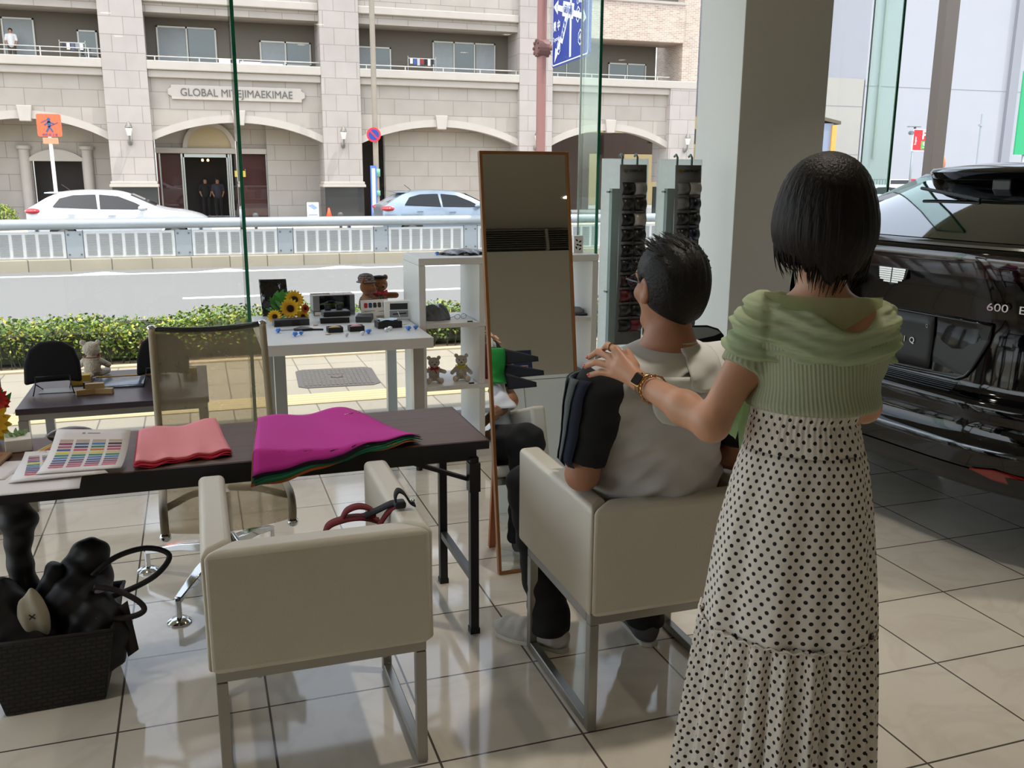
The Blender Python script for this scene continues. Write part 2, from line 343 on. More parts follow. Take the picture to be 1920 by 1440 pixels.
# ---------------------------------------------------------------- street
asph = mat('asphalt', '706f6c', 0.9, var=0.16, vscale=45)
pave = brickmat('paving', '98907f', '928a7a', '6a6358', 0.3, 0.62, 0.006, 0.9, 0.0, 'xy', ox=0.12, oz=0.3)
struct('sidewalk', MB().box(-30, 40, GY+0.04, 8.7, -0.35, -0.15), pave)
m = mat('tactile_yellow', 'b09a60', 0.8, var=0.08); v, s = coords(m); wv = math_node(m, 'SINE', math_node(m, 'MULTIPLY', s[1], 2*math.pi/0.075))
L(m, mixc(m, math_node(m, 'GREATER_THAN', wv, 0.2), 'b3a888', 'b29e6c'), bsdf(m).inputs['Base Color'])
struct('tactile_strip', MB().box(-30, 40, 6.88, 7.20, -0.149, -0.143), m)
struct('soil_bed', MB().box(-30, 40, 8.7, 10.0, -0.5, -0.16), mat('soil', '6b5a44', 0.95, var=0.3, vscale=20, bump=0.6, bscale=18))
struct('planter_kerb', MB().box(-30, 40, 8.70, 8.80, -0.3, -0.135), mat('kerb_pale', 'b3a489', 0.9, var=0.25, vscale=8))
struct('road', MB().box(-90, 140, 10.0, 20.6, -0.8, -0.45).box(-90, 140, 21.4, 31, -0.8, -0.45), asph)
paint = mat('road_paint', 'e8e8e4', 0.8, var=0.04)
b = MB().box(-90, 140, 19.62, 19.80, -0.449, -0.444)
for k in range(-8, 16):
    x = -2.35+2.36*k; b.add([(x, 19.80, -0.444), (x+1.05, 19.80, -0.444), (x+0.62, 20.22, -0.444), (x+0.50, 20.22, -0.444)], [(0, 1, 2, 3)])
for k in range(-3, 8): b.box(-0.26+10*k, 5.7+10*k, 15.58, 15.76, -0.449, -0.444)
struct('road_markings', b, paint)
kerbm = brickmat('kerb_stone', '9a927f', '938b79', '635c4e', 0.77, 2.0, 0.012, 0.9, 0.0, ox=0.3, oz=1.0)
struct('median_kerb', MB().box(-60, 100, 20.6, 21.4, -0.6, -0.21), kerbm, bev=0.02)
struct('far_sidewalk', MB().box(-60, 22.5, 31, 39.2, -0.8, -0.42), brickmat('far_paving', 'bdb4a4', 'b3aa9a', '8f887b', 0.4, 0.4, 0.01, 0.9, 0.5, 'xy'))
struct('far_ground', MB().box(22.5, 140, 31, 90, -0.8, -0.46).box(-60, 22.5, 39.2, 70, -0.8, -0.44), mat('lot_asphalt', '8c8c8a', 0.9, var=0.15, vscale=30))

# hedge: a mass of small leaves over dark twigs
lf = bpy.data.materials.new('hedge_leaf'); lf.use_nodes = True; MATS['hedge_leaf'] = lf
pb = bsdf(lf); pb.inputs['Roughness'].default_value = 0.45
gi = N(lf, 'ShaderNodeNewGeometry'); cr = N(lf, 'ShaderNodeValToRGB'); el = cr.color_ramp.elements
el[0].color = lin('2f4a17'); el[1].color = lin('c3b84a'); q = el.new(0.5); q.color = lin('5f7d26'); q = el.new(0.82); q.color = lin('8f9c35')
L(lf, gi.outputs['Random Per Island'], cr.inputs[0]); L(lf, cr.outputs[0], pb.inputs['Base Color']); pb.inputs['Transmission Weight'].default_value = 0.0
nl = 36000; P = np.empty((nl, 3)); P[:, 0] = rng.uniform(-5.5, 13.5, nl)
side = rng.random(nl); P[:, 1] = np.where(side < 0.45, 8.95+rng.exponential(0.06, nl), rng.uniform(8.95, 9.85, nl)); P[:, 2] = np.where(side < 0.45, -0.08+0.30*rng.random(nl)**0.7, 0.19-rng.exponential(0.035, nl))
P[:, 2] = np.clip(P[:, 2] + 0.03*np.sin(P[:, 0]*2.1)+0.025*np.sin(P[:, 0]*5.3+1)+rng.normal(0, 0.012, nl), -0.1, 0.3)
P[:, 1] += 0.04*np.sin(P[:, 0]*3.7)
D1 = rng.normal(size=(nl, 3)); D1[:, 2] *= 0.6; D1 /= np.linalg.norm(D1, axis=1)[:, None]; D2 = np.cross(D1, rng.normal(size=(nl, 3))); D2 /= np.linalg.norm(D2, axis=1)[:, None]
sz = rng.uniform(0.013, 0.028, nl)[:, None]
V = np.stack([P-D1*sz, P+D2*sz*0.55, P+D1*sz, P-D2*sz*0.55], 1).reshape(-1, 3)
b = MB(); b.v = [tuple(p) for p in V]; b.f = [(4*i, 4*i+1, 4*i+2, 4*i+3) for i in range(nl)]; b.mi = [0]*nl
hedge = b.o('hedge', lf); tag(hedge, 'long clipped green hedge between the paving and the road', 'hedge', kind='stuff')
b = MB().box(-5.5, 13.5, 9.06, 9.78, -0.13, 0.11)
for k in range(420):
    x = rng.uniform(-5.5, 13.5); y = rng.uniform(8.94, 9.1); b.cyl((x, y, -0.2), (x+rng.normal(0, .06), y+rng.normal(0, .03), 0.08), 0.006, 0.003, 5)
b.o('twigs', mat('twig', '2f3318', 0.9, var=0.4, vscale=30), hedge)

# manhole cover
t = thing('manhole_cover', 'square grey patterned metal manhole cover in the pavement', 'manhole cover', (1.06, 7.76, -0.15), -0.06)
gm = mat('cast_iron', '5d5753', 0.6, 0.3)
MB().prism([(-0.33, -0.3), (-0.27, -0.36), (0.27, -0.36), (0.33, -0.3), (0.33, 0.3), (0.27, 0.36), (-0.27, 0.36), (-0.33, 0.3)], 0.006).o('plate', gm, t)
b = MB()
for i in range(16):
    for j in range(17):
        if abs(i-7.5) < 2 and abs(j-8) < 2.2: continue
        x, y = -0.27+i*0.036, -0.29+j*0.036; b.box(x-.011, x+.011, y-.011, y+.011, 0.006, 0.011)
b.o('tread_pattern', mat('iron_stud', '767069', 0.5, 0.3), t); MB().prism([(0.06*math.cos(a)*(1 if k % 2 else .55), 0.06*math.sin(a)*(1 if k % 2 else .55)) for k, a in enumerate([i*math.pi/6 for i in range(12)])], 0.011).o('emblem', gm, t)

# guard fence on the median
galv = mat('galvanised', '959b9e', 0.4, 0.35, var=0.05); louv = mat('louver_white', 'bdbdba', 0.5, var=0.03); dark = mat('dark_gap', '55575a', 0.7)
t = thing('guard_rail', 'long grey metal guard rail beam along the road median', 'guard rail', (0, 20.9, -0.21))
b = MB().grid([[(x, -0.2+0.09*math.cos(a), 0.69+0.105*math.sin(a)) for a in [2*math.pi*k/12 for k in range(12)]] for x in (-20, 60)], cv=True); b.o('beam', galv, t, True)
for k in range(22): MB().cyl((-18.6+2.08*k*1.5, -0.05, 0), (-18.6+2.08*k*1.5, -0.05, 0.70), 0.045).o('post', galv, t, True)
px0 = None
for k in range(-3, 8):
    x = -0.24+2.08*k
    if px0 is None:
        px0 = thing('louver_panel', 'white slatted metal panel under the median guard rail', 'barrier panel', (0, 20.72, -0.2), 0, 'slatted panels of the median barrier')
        MB().box(0.0, 1.74, 0, 0.04, 0, 0.53).o('frame', louv, px0)
        for q in range(7):
            b = MB()
            for z in range(17): b.box(0.06+q*0.24, 0.235+q*0.24, -0.012, 0.0, 0.05+z*0.026, 0.064+z*0.026)
            b.o('louver', mat('louver_slat', '868785', 0.5), px0)
        c = px0; px1 = thing('joint_plate', 'plain bolted metal plate between two slatted barrier panels', 'plate', (0, 20.71, -0.2), 0, 'bolted plates of the median barrier')
        MB().box(-0.155, 0.155, 0, 0.03, 0, 0.54).o('plate', galv, px1); MB().box(-0.17, -0.158, 0.0, 0.03, 0, 0.56).box(0.158, 0.17, 0.0, 0.03, 0, 0.56).o('upright', dark, px1)
        for i in (-1, 1):
            for j in (0.07, 0.47): MB().cyl((i*0.11, -0.012, j), (i*0.11, 0, j), 0.02, n=10).o('bolt', dark, px1)
        d = px1
    else: c = dup(px0, None); d = dup(px1, None)
    c.location = (x+0.17, 20.72, -0.2); d.location = (x, 20.71, -0.2)
# ---------------------------------------------------------------- apartment building across the road
bld = thing('apartment_building', 'cream stone apartment building with arches and balconies across the road', 'building', (0, 39, -0.42))
blk = brickmat('stone_block', 'a59d98', '9f9792', '837b75', 0.86, 0.63, 0.012, 0.85, 0.5, ox=0.3, oz=0.1)
blk2 = brickmat('stone_wall', 'a39b93', '9c948b', '80776e', 1.25, 0.62, 0.012, 0.85, 0.5, ox=0.3, oz=0.1)
smooth = mat('stone_moulding', 'aba39b', 0.8, var=0.08, vscale=2.5); gran = mat('dark_granite', '3a3c3b', 0.12, var=0.2, vscale=60)
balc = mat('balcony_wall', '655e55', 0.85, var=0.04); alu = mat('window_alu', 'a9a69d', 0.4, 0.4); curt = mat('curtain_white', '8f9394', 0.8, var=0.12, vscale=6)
dglass = mat('dark_window', '3c4648', 0.06, spec=0.8, var=0.15, vscale=2); railm = mat('rail_metal', 'b5b2ab', 0.4, 0.5)
W = dict(parent=bld, world=True)
PIL = [(-9.95, -8.4), (-2.86, -1.31), (5.15, 6.70), (13.5, 15.0), (20.7, 22.0)]
for i, (a, c) in enumerate(PIL):
    MB().box(a, c, 39.0, 40.6, 1.11, 12 if i < 4 else 5.3).o('pillar', blk, **W)
    MB().box(a-0.1, c+0.1, 38.88, 40.0, 0.89, 1.0).box(a-0.06, c+0.06, 38.92, 40.0, 1.0, 1.11).o('pillar_moulding', smooth, **W, bev=0.02)
    MB().box(a-0.02, c+0.02, 38.97, 40.4, -0.42, 0.89).o('granite_base', gran, **W)
BAY = [(-8.4, -2.86), (-1.31, 5.15), (6.70, 13.5), (15.0, 20.7)]
def arch_z(x, a, c, s=2.66, h=0.72):
    hw = (c-a)/2; r = (hw*hw+h*h)/(2*h); return s+h-r+math.sqrt(max(r*r-(x-(a+c)/2)**2, 0))
for i, (a, c) in enumerate(BAY):
    n = 28; xs = [a+(c-a)*k/n for k in range(n+1)]; mid = (a+c)/2
    sec = lambda y0, y1, z0, z1: [(y0, z0), (y1, z0), (y1, z1), (y0, z1)]
    b = MB(); b.rings([[(x, y, (arch_z(x, a, c) if z == 0 else z)) for y, z in sec(39.3, 39.75, 0, 5.0)] for x in xs]); b.o('arched_wall', blk2, **W)
    b = MB(); b.rings([[(x, y, arch_z(x, a, c)+z) for y, z in sec(39.18, 39.5, -0.02, 0.27)] for x in xs]); b.o('arch_band', smooth, **W)
    MB().prism([(-0.19, 0.06), (0.19, 0.06), (0.26, 0.62), (-0.26, 0.62)], 0.4, frame((mid, 39.5, 3.2), (1, 0, 0), (0, 0, 1))).o('keystone', smooth, **W, bev=0.02)
    e = 22.0 if i == 3 else c
    MB().box(a, e, 39.12, 40.6, 4.96, 5.23).o('ledge', smooth, **W, bev=0.03); MB().box(a, e, 38.98, 39.35, 5.23, 5.56).o('parapet_cap', smooth, **W, bev=0.03)
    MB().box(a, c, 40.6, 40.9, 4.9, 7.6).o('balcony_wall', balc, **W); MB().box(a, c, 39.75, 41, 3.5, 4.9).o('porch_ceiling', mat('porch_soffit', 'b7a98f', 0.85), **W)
    b = MB().cyl((a, 39.2, 5.74), (c, 39.2, 5.74), 0.022, n=8).cyl((a, 39.2, 5.90), (c, 39.2, 5.90), 0.018, n=8) if i == 0 else MB().cyl((a, 39.2, 5.72), (c, 39.2, 5.72), 0.024, n=8)
    for k in range(int((c-a)/1.6)+1): b.box(a+0.3+1.6*k-.02, a+0.3+1.6*k+.02, 39.18, 39.22, 5.5, 5.92 if i == 0 else 5.74)
    b.o('balcony_rail', railm, **W)
    if i < 3:
        MB().box(a, c, 39.3, 40.7, 7.3, 7.66).o('balcony_beam', blk2, **W); MB().box(a, c, 39.12, 40.7, 7.66, 7.95).o('ledge', smooth, **W, bev=0.03)
        MB().box(a, c, 39.2, 40.7, 7.95, 15).o('upper_wall', blk2, **W)
bk = brickmat('brick_tan', 'b9a698', 'a08c80', 'cfc4b8', 0.24, 0.075, 0.008, 0.9)
MB().box(15.0, 21.2, 38.9, 40.7, 7.17, 8.75).o('balcony_beam', bk, **W); MB().box(21.2, 22.0, 39.0, 41.5, 5.56, 15).o('brick_pier', bk, **W)
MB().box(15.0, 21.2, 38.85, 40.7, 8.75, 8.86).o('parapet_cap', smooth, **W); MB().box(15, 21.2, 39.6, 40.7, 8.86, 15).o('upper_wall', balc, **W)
def window(x0, x1, z0, z1, y, panes, cols, name='balcony_window'):
    b = MB(); f = 0.06
    b.box(x0, x1, y-0.06, y, z0, z0+f).box(x0, x1, y-0.06, y, z1-f, z1); k = len(panes)
    for q in range(k+1): b.box(x0+(x1-x0-f)*q/k, x0+(x1-x0-f)*q/k+f, y-0.06, y, z0, z1)
    fr = b.o(name, alu, **W)
    for q in range(k):
        P0 = MB().box(x0+(x1-x0)*q/k+f, x0+(x1-x0)*(q+1)/k, y-0.03, y-0.01, z0+f, z1-f); P0.o('pane', cols[q], parent=fr, world=True)
window(-0.92, 1.30, 5.6, 7.0, 40.6, 'ab', (curt, dglass)); window(2.95, 4.98, 5.7, 6.63, 40.6, 'ab', (curt, dglass))
window(-6.3, -5.2, 5.6, 7.03, 40.6, 'a', (curt,)); window(-3.75, -3.05, 5.6, 6.7, 40.6, 'a', (dglass,))
window(6.75, 8.3, 5.6, 6.6, 40.6, 'ab', (curt, dglass)); window(10.1, 12.9, 5.6, 6.95, 40.6, 'abc', (curt, dglass, curt))
window(18.3, 20.2, 5.6, 6.4, 40.6, 'ab', (dglass, dglass)); window(15.3, 17.2, 5.6, 6.9, 40.6, 'ab', (dglass, dglass))
# entrance
MB().box(-1.31, 3.05, 41.0, 41.3, 2.2, 2.42).o('door_lintel', smooth, **W, bev=0.03); MB().box(-1.31, 5.3, 41.25, 41.5, 2.3, 4.0).box(3.05, 5.3, 40.95, 41.5, -0.42, 4.0).o('porch_wall', blk2, **W)
b = MB(); b.rings([[(0.79+r*math.cos(q), y, 2.42+r*math.sin(q)) for r, y in ((0.86, 41.06), (1.04, 41.06), (1.04, 41.3), (0.86, 41.3))] for q in [math.pi*k/20 for k in range(21)]]); b.o('lunette_arch', smooth, **W)
MB().prism([(0.86*math.cos(q), 0.86*math.sin(q)) for q in [math.pi*k/20 for k in range(21)]], -0.06, frame((0.79, 41.16, 2.42), (1, 0, 0), (0, 0, 1))).o('lunette', mat('lunette_cream', 'ab9c7e', 0.8), **W)
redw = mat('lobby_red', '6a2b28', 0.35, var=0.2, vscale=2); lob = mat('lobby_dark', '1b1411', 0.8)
MB().box(-1.3, -0.35, 41.5, 41.55, -0.42, 2.2).box(1.75, 3.05, 41.5, 41.55, -0.42, 2.2).o('lobby_panel', redw, **W)
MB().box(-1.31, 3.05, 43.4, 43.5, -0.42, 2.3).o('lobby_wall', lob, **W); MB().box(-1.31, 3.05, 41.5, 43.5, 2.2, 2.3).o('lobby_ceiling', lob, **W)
b = MB()
for x in (-1.2, -0.36, -0.28, 1.42, 1.50, 1.58, 3.0): b.box(x, x+0.06, 41.2, 41.26, -0.42, 2.2)
b.box(-0.3, 1.5, 41.2, 41.26, 2.05, 2.2); dr = b.o('entrance_frame', mat('chrome_frame', 'a8a8a4', 0.25, 0.9), **W)
for x0, x1 in ((-1.14, -0.36), (1.64, 3.0)): MB().box(x0, x1, 41.22, 41.235, -0.4, 2.2).o('pane', glassmat('lobby_glass', 'e6e6e6', 0.10), parent=dr, world=True)
ch = MB(); [ch.ell((0.6+dx, 42.6, 1.95), (0.05, 0.05, 0.06), 6) for dx in (-0.1, 0.12)]; ch.o('lobby_lamp', mat('bulb_warm', 'ffd9a0', 0.4, var=0, emit='ffd38a', es=6), **W)
MB().box(1.72, 2.16, 41.18, 41.195, 1.27, 1.52).o('yellow_notice', mat('notice_yellow', 'd5bb4c', 0.6), **W)
for dx in (0.95, 0.62):   # two people standing in the dark lobby doorway
    pass
# bay with the small arched opening
MB().box(-8.4, -5.84, 41, 41.4, -0.42, 4).box(-4.05, -2.86, 41, 41.4, -0.42, 4).box(-5.84, -4.05, 41, 41.4, 1.9, 4).o('porch_wall', blk2, **W)
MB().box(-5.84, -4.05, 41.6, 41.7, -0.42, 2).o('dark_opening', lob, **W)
for x in (-6.06, -3.83):
    MB().lathe([(0.2, -0.42), (0.2, 2.28), (0.28, 2.30), (0.28, 2.42)], (x, 40.95, 0), 20).o('round_column', smooth, **W, smooth=True, ang=40)
b = MB(); b.rings([[(x, y, z) for y, z in ((40.85, 1.85), (41.1, 1.85), (41.1, arch_z(x, -6.0, -3.9, 1.88, 0.42)), (40.85, arch_z(x, -6.0, -3.9, 1.88, 0.42)))] for x in [-6.0+2.1*k/16 for k in range(17)]]); b.o('pediment', smooth, **W)
# plain bay and the tunnel bay
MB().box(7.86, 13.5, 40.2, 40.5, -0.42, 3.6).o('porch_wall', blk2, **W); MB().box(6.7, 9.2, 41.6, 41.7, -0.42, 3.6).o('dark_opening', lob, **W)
tw = mat('tunnel_brown', '3d2d24', 0.85)
MB().box(15, 15.1, 39.8, 47, -0.42, 3.5).box(15, 20.2, 46.9, 47.1, -0.42, 3.6).box(20.2, 26, 46.9, 47.1, 2.5, 3.6).box(20.7, 26, 41.0, 41.2, 2.9, 3.6).o('tunnel_wall', tw, **W)
MB().box(15, 34, 54, 54.2, -0.42, 5).o('courtyard_wall', mat('court_cream', 'a39168', 0.85), **W); MB().box(20.9, 22.1, 46.6, 47.3, -0.42, 3.5).o('tunnel_pier', tw, **W)
# sign plaque
MB().prism([(-2.45, -0.27), (2.45, -0.27), (2.45, -0.16), (2.58, -0.1), (2.58, 0.1), (2.45, 0.16), (2.45, 0.27), (-2.45, 0.27), (-2.45, 0.16), (-2.58, 0.1), (-2.58, -0.1), (-2.45, -0.16)], 0.1, frame((1.94, 39.3, 4.45), (1, 0, 0), (0, 0, 1))).o('sign_plaque', smooth, **W, bev=0.03)
pl = bpy.data.objects['sign_plaque']
text('GLOBAL MITEJIMAEKIMAE', 0.40, mat('sign_letters', '55524c', 0.5), pl, frame((1.92, 39.19, 4.44), (1, 0, 0), (0, 0, 1)), depth=0.01, sx=0.92)
iron = mat('lantern_iron', '77746e', 0.5, 0.4)
for x in (-2.1, 5.92, 14.23, 21.5):
    b = MB().tube([(x, 38.98, 2.55), (x, 38.85, 2.5), (x, 38.72, 2.6), (x, 38.7, 2.78)], 0.035, 8).ell((x, 38.95, 2.56), (0.09, 0.06, 0.13), 8).lathe([(0.02, 0), (0.14, 0.02), (0.10, 0.12), (0.02, 0.24)], (x, 38.7, 3.06), 8); lo = b.o('wall_lantern', iron, **W, smooth=True, ang=40)
    MB().lathe([(0.07, 0), (0.13, 0.27)], (x, 38.7, 2.79), 8).o('lantern_glass', mat('lantern_glass', 'd8d6cc', 0.2), parent=lo, world=True)
# washing and clutter on the balconies
def laundry(x, z, y, cols, label):
    t = thing('drying_rack', label, 'laundry', (x, y, z)); w_ = 0.15*len(cols)
    MB().box(-0.1, w_+0.05, -0.012, 0.012, 0, 0.03).box(-0.1, -0.08, -0.012, 0.012, -0.5, 0.1).box(w_+0.03, w_+0.05, -0.012, 0.012, -0.5, 0.1).o('rack_bar', railm, t)
    for i, c in enumerate(cols): MB().box(i*0.15, i*0.15+0.11, -0.01, 0.01, -0.2-0.03*(i % 3), -0.002).o('washing', mat('wash_'+c, c, 0.9), t)
laundry(-4.2, 6.1, 39.6, ['3a3a48', 'd8d8d8', '5a5f78', '8a8f9a', 'e0e0e0'], 'small drying rack with dark and pale washing on the leftmost balcony')
laundry(8.9, 6.09, 39.6, ['e0e0e0', '4458a0', 'b8b8c0', 'a02c30', '222226', 'd0d0d0', '303036'], 'drying rack with a red and blue washing on the balcony right of the street pole')
t = thing('bed_sheet', 'pale lilac sheets hung over the balcony rail above the building sign', 'laundry', (1.3, 39.165, 5.63)); 
for x0, x1, z in ((0, 0.75, .22), (0.78, 1.55, .16), (1.56, 2.4, .12)): MB().box(x0, x1, -0.008, 0.008, -0.065, z-.13).o('sheet', mat('lilac_sheet', 'c9c6dc', 0.9), t, bev=0.006)
# person on the left balcony
bp_ = thing('person', 'person with dark hair and white shirt on the leftmost balcony behind its rail', 'person', (-5.95, 40.1, 5.27))
def fig(parent, c, s=1.0, shirt='d8d5d2', hairc='1c1613', skinc='a9775a', legs='4a4038', head=True):
    """a small far figure: one skin for the body, clothes and hair over it"""
    x, y, z = c; q = lambda *p: np.array((x+p[0]*s, y+p[1]*s, z+p[2]*s)); r = lambda v: v*s
    def body(p):
        d = ellf(p, q(0, 0, 1.52), np.array((.075, .09, .11))*s)
        d = smin(d, cap(p, q(0, 0, 1.25), q(0, 0, 1.45), r(.05)), r(.03)); d = smin(d, cap(p, q(-.16, 0, 1.33), q(.16, 0, 1.33), r(.06)), r(.06)); d = smin(d, cap(p, q(0, 0, .95), q(0, 0, 1.25), r(.13), r(.15)), r(.06))
        for i in (-1, 1):
            d = smin(d, cap(p, q(i*.19, 0, 1.32), q(i*.23, -.03, 1.05), r(.045), r(.036)), r(.03)); d = smin(d, cap(p, q(i*.23, -.03, 1.05), q(i*.17, -.14, .88), r(.036), r(.028)), r(.02)); d = smin(d, cap(p, q(i*.09, 0, .92), q(i*.1, 0, .48), r(.08), r(.055)), r(.03)); d = smin(d, cap(p, q(i*.1, 0, .48), q(i*.1, .01, .06), r(.05), r(.036)), r(.02)); d = smin(d, cap(p, q(i*.1, 0, .04), q(i*.1, -.15, .03), r(.04)), r(.02))
        return d
    skin(body, q(-.36, -.3, -.03), q(.36, .2, 1.7), .024*s).o('body', mat('skin_'+skinc, skinc, 0.6), parent, True, world=True)
    def sh(p):
        d = cap(p, q(0, 0, .93), q(0, 0, 1.25), r(.155), r(.17)); d = smin(d, cap(p, q(-.16, 0, 1.33), q(.16, 0, 1.33), r(.075)), r(.06))
        for i in (-1, 1): d = smin(d, cap(p, q(i*.19, 0, 1.32), q(i*.225, -.02, 1.13), r(.06)), r(.03))
        return d
    skin(sh, q(-.36, -.25, .7), q(.36, .25, 1.48), .024*s).o('shirt', mat('shirt_'+shirt, shirt, 0.85), parent, True, world=True)
    def tr(p):
        d = None
        for i in (-1, 1):
            e = smin(cap(p, q(i*.09, 0, .92), q(i*.1, 0, .48), r(.095), r(.07)), cap(p, q(i*.1, 0, .48), q(i*.1, .01, .09), r(.068), r(.055)), r(.03)); d = e if d is None else smin(d, e, r(.04))
        return d
    skin(tr, q(-.3, -.2, 0), q(.3, .2, 1.05), .024*s).o('trousers', mat('cloth_'+legs, legs, 0.9), parent, True, world=True)
    skin(lambda p: smax(ellf(p, q(0, .02, 1.56), np.array((.09, .1, .1))*s), -ellf(p, q(0, -.1, 1.47), np.array((.075, .07, .1))*s), r(.02)), q(-.13, -.13, 1.4), q(.13, .15, 1.7), .018*s).o('hair', mat('hair_'+hairc, hairc, 0.5), parent, True, world=True)
fig(bp_, (-5.95, 40.1, 5.27), 0.8)
for x, y, sh_, lb in ((1.05, 42.7, '34343c', 'person in a greyish shirt standing in the dark building entrance'), (0.55, 43.0, '161416', 'person in dark clothes standing in the building entrance left of a person in grey')):
    pe = thing('person', lb, 'person', (x, y, -0.44)); fig(pe, (x, y, -0.44), 1.0, sh_, legs='1c1a1c')

# ---------------------------------------------------------------- street furniture
pinkm = mat('pink_paint', '8a5f58', 0.5, var=0.08); whitep = mat('white_paint', 'e9e9e6', 0.5); orange = mat('sign_orange', 'e0603a', 0.5, var=0.03); blue = mat('sign_blue', '16388c', 0.4, var=0.02); redp = mat('sign_red', 'd8232f', 0.4, var=0.02)
t = thing('sign_pole', 'thick pink painted sign pole standing in the road median', 'pole', (8.02, 21.6, -0.21)); MB().cyl((0, 0, 0), (0, 0, 8), 0.115).o('shaft', pinkm, t, True, ang=40)
fl = MB(); fl.cyl((-0.14, -0.02, 4.6), (0.14, -0.02, 4.6), 0.20, n=16)
for k in range(8): fl.cyl((-0.17, -0.02+0.16*math.cos(k*math.pi/4), 4.6+0.16*math.sin(k*math.pi/4)), (0.17, -0.02+0.16*math.cos(k*math.pi/4), 4.6+0.16*math.sin(k*math.pi/4)), 0.035, n=8)
fl.o('bolted_flange', mat('rust_brown', '6e4b45', 0.6), t); MB().cyl((0.1, -0.02, 4.6), (0.27, -0.45, 4.6), 0.06).cyl((0.05, 0, 5.9), (0.27, -0.45, 5.9), 0.06).o('bracket_arm', pinkm, t, True, ang=40)
t = thing('direction_sign', 'big blue road direction sign with white arrows on the pink pole', 'road sign', (8.17, 21.3, 3.92))
def rr(x0, x1, y0, y1, r, n=5):
    return [(cx+r*math.cos(a0+math.pi/2*k/n), cy_+r*math.sin(a0+math.pi/2*k/n)) for cx, cy_, a0 in ((x1-r, y0+r, -math.pi/2), (x1-r, y1-r, 0), (x0+r, y1-r, math.pi/2), (x0+r, y0+r, math.pi)) for k in range(n+1)]
Fm = frame((8.17, 21.3, 3.92), (-0.083, -1, 0), (0, 0, 1)); Fw = Fm @ Matrix.Translation((0, 0, 0.004)); F2 = Fm @ Matrix.Translation((0, 0, 0.012))
MB().prism(rr(0, 2.68, 0, 2.3, 0.09), -0.05, Fm).o('board', blue, t, world=True)
wl_ = mat('sign_white', 'e8ecf2', 0.5, var=0)
b = MB(); b.grid([[tuple(Fw @ Vector((p[0], p[1], 0))) for p in q] for q in (rr(0.03, 2.65, 0.03, 2.27, 0.08), rr(0.055, 2.625, 0.055, 2.245, 0.07))], cv=True); b.o('white_border', wl_, t, world=True)
def flat(pts, name='route_line', m_=None): MB().prism(pts, 0.004, Fw).o(name, m_ or wl_, t, world=True)
def seg(a, c, w_):
    d = Vector(c)-Vector(a); n_ = Vector((-d.y, d.x)).normalized()*w_/2; a, c = Vector(a), Vector(c); return [tuple(a+n_), tuple(a-n_), tuple(c-n_), tuple(c+n_)]
flat([(1.36, 0.1), (1.48, 0.1), (1.48, 2.2), (1.36, 2.2)]); flat(seg((0.36, 0.3), (1.4, 1.1), 0.1)); flat(seg((0.3, 1.3), (2.4, 0.78), 0.12))
flat([(0.22, 0.1), (0.50, 0.28), (0.28, 0.42)], 'arrow_head'); flat([(0.1, 1.33), (0.42, 1.12), (0.47, 1.42)], 'arrow_head'); flat([(2.5, 0.75), (2.22, 0.66), (2.3, 0.96)], 'arrow_head')
for q in ([(0.78, 1.04), (1.58, 0.86), (1.66, 1.16), (0.86, 1.34)], [(0.62, 0.52), (0.82, 0.44), (1.22, 0.92), (1.02, 1.0)]): flat(q, 'name_plate')
bt = mat('sign_blue_text', '1c3f98', 0.5, var=0)
text('淀川通', 0.2, bt, t, F2 @ Matrix.Translation((1.22, 1.1, 0)) @ Matrix.Rotation(-0.22, 4, 'Z'), 'sign_lettering'); text('歌島通', 0.14, bt, t, F2 @ Matrix.Translation((0.92, 0.72, 0)) @ Matrix.Rotation(0.9, 4, 'Z'), 'sign_lettering')
text('豊 中', 0.24, wl_, t, F2 @ Matrix.Translation((0.38, 0.86, 0)), 'sign_lettering', bold=.004); text('Toyonaka', 0.14, wl_, t, F2 @ Matrix.Translation((0.38, 0.6, 0)), 'sign_lettering')
text('大和田', 0.26, wl_, t, F2 @ Matrix.Translation((2.1, 1.42, 0)), 'sign_lettering', bold=.004); text('Owada', 0.17, wl_, t, F2 @ Matrix.Translation((2.1, 1.16, 0)), 'sign_lettering')
for x, y, s_ in ((0.56, 0.40, '10'), (1.95, 0.9, '10'), (2.12, 0.42, '4')):
    b = MB(); hx = [[tuple(Fm @ Vector((x+r*math.cos(q)*0.85, y+r*math.sin(q), 0.011))) for q in [math.pi/6+math.pi/3*k for k in range(6)]] for r in (0.17, 0.14)]; b.grid(hx, cv=True); b.o('route_badge', wl_, t, world=True); text(s_, 0.18, wl_, t, F2 @ Matrix.Translation((x, y, 0.002)), 'sign_lettering', bold=.006)
# slim grey pole with a round no-parking sign and a banner
t = thing('street_pole', 'slim grey brown street pole on the far pavement', 'pole', (7.0, 37.6, -0.42)); MB().cyl((0, 0, 0), (-0.02, 0, 11), 0.11, 0.10).o('shaft', mat('pole_grey', '8d8477', 0.7, var=0.15, vscale=3), t, True, ang=40)
MB().cyl((0, 0, 1.75), (0, 0, 2.05), 0.15).cyl((0, 0, 1.0), (0, 0, 1.2), 0.14).o('green_tape', mat('tape_green', '6fa58f', 0.6, var=0.4, vscale=12), t, True)
t = thing('no_parking_sign', 'round blue and red no parking sign on the slim street pole', 'road sign', (6.9, 37.42, 2.93)); MB().box(0.0, 0.14, 0.021, 0.085, -0.05, 0.05).o('clamp', galv, t)
MB().cyl((0, -0.01, 0), (0, 0.02, 0), 0.28, n=28).o('disc', redp, t); MB().cyl((0, -0.016, 0), (0, -0.011, 0), 0.21, n=28).o('blue_face', blue, t); MB().bar((-0.15, -0.02, 0.15), (0.15, -0.02, -0.15), 0.006, 0.06, (1, 0, 1)).o('red_slash', redp, t)
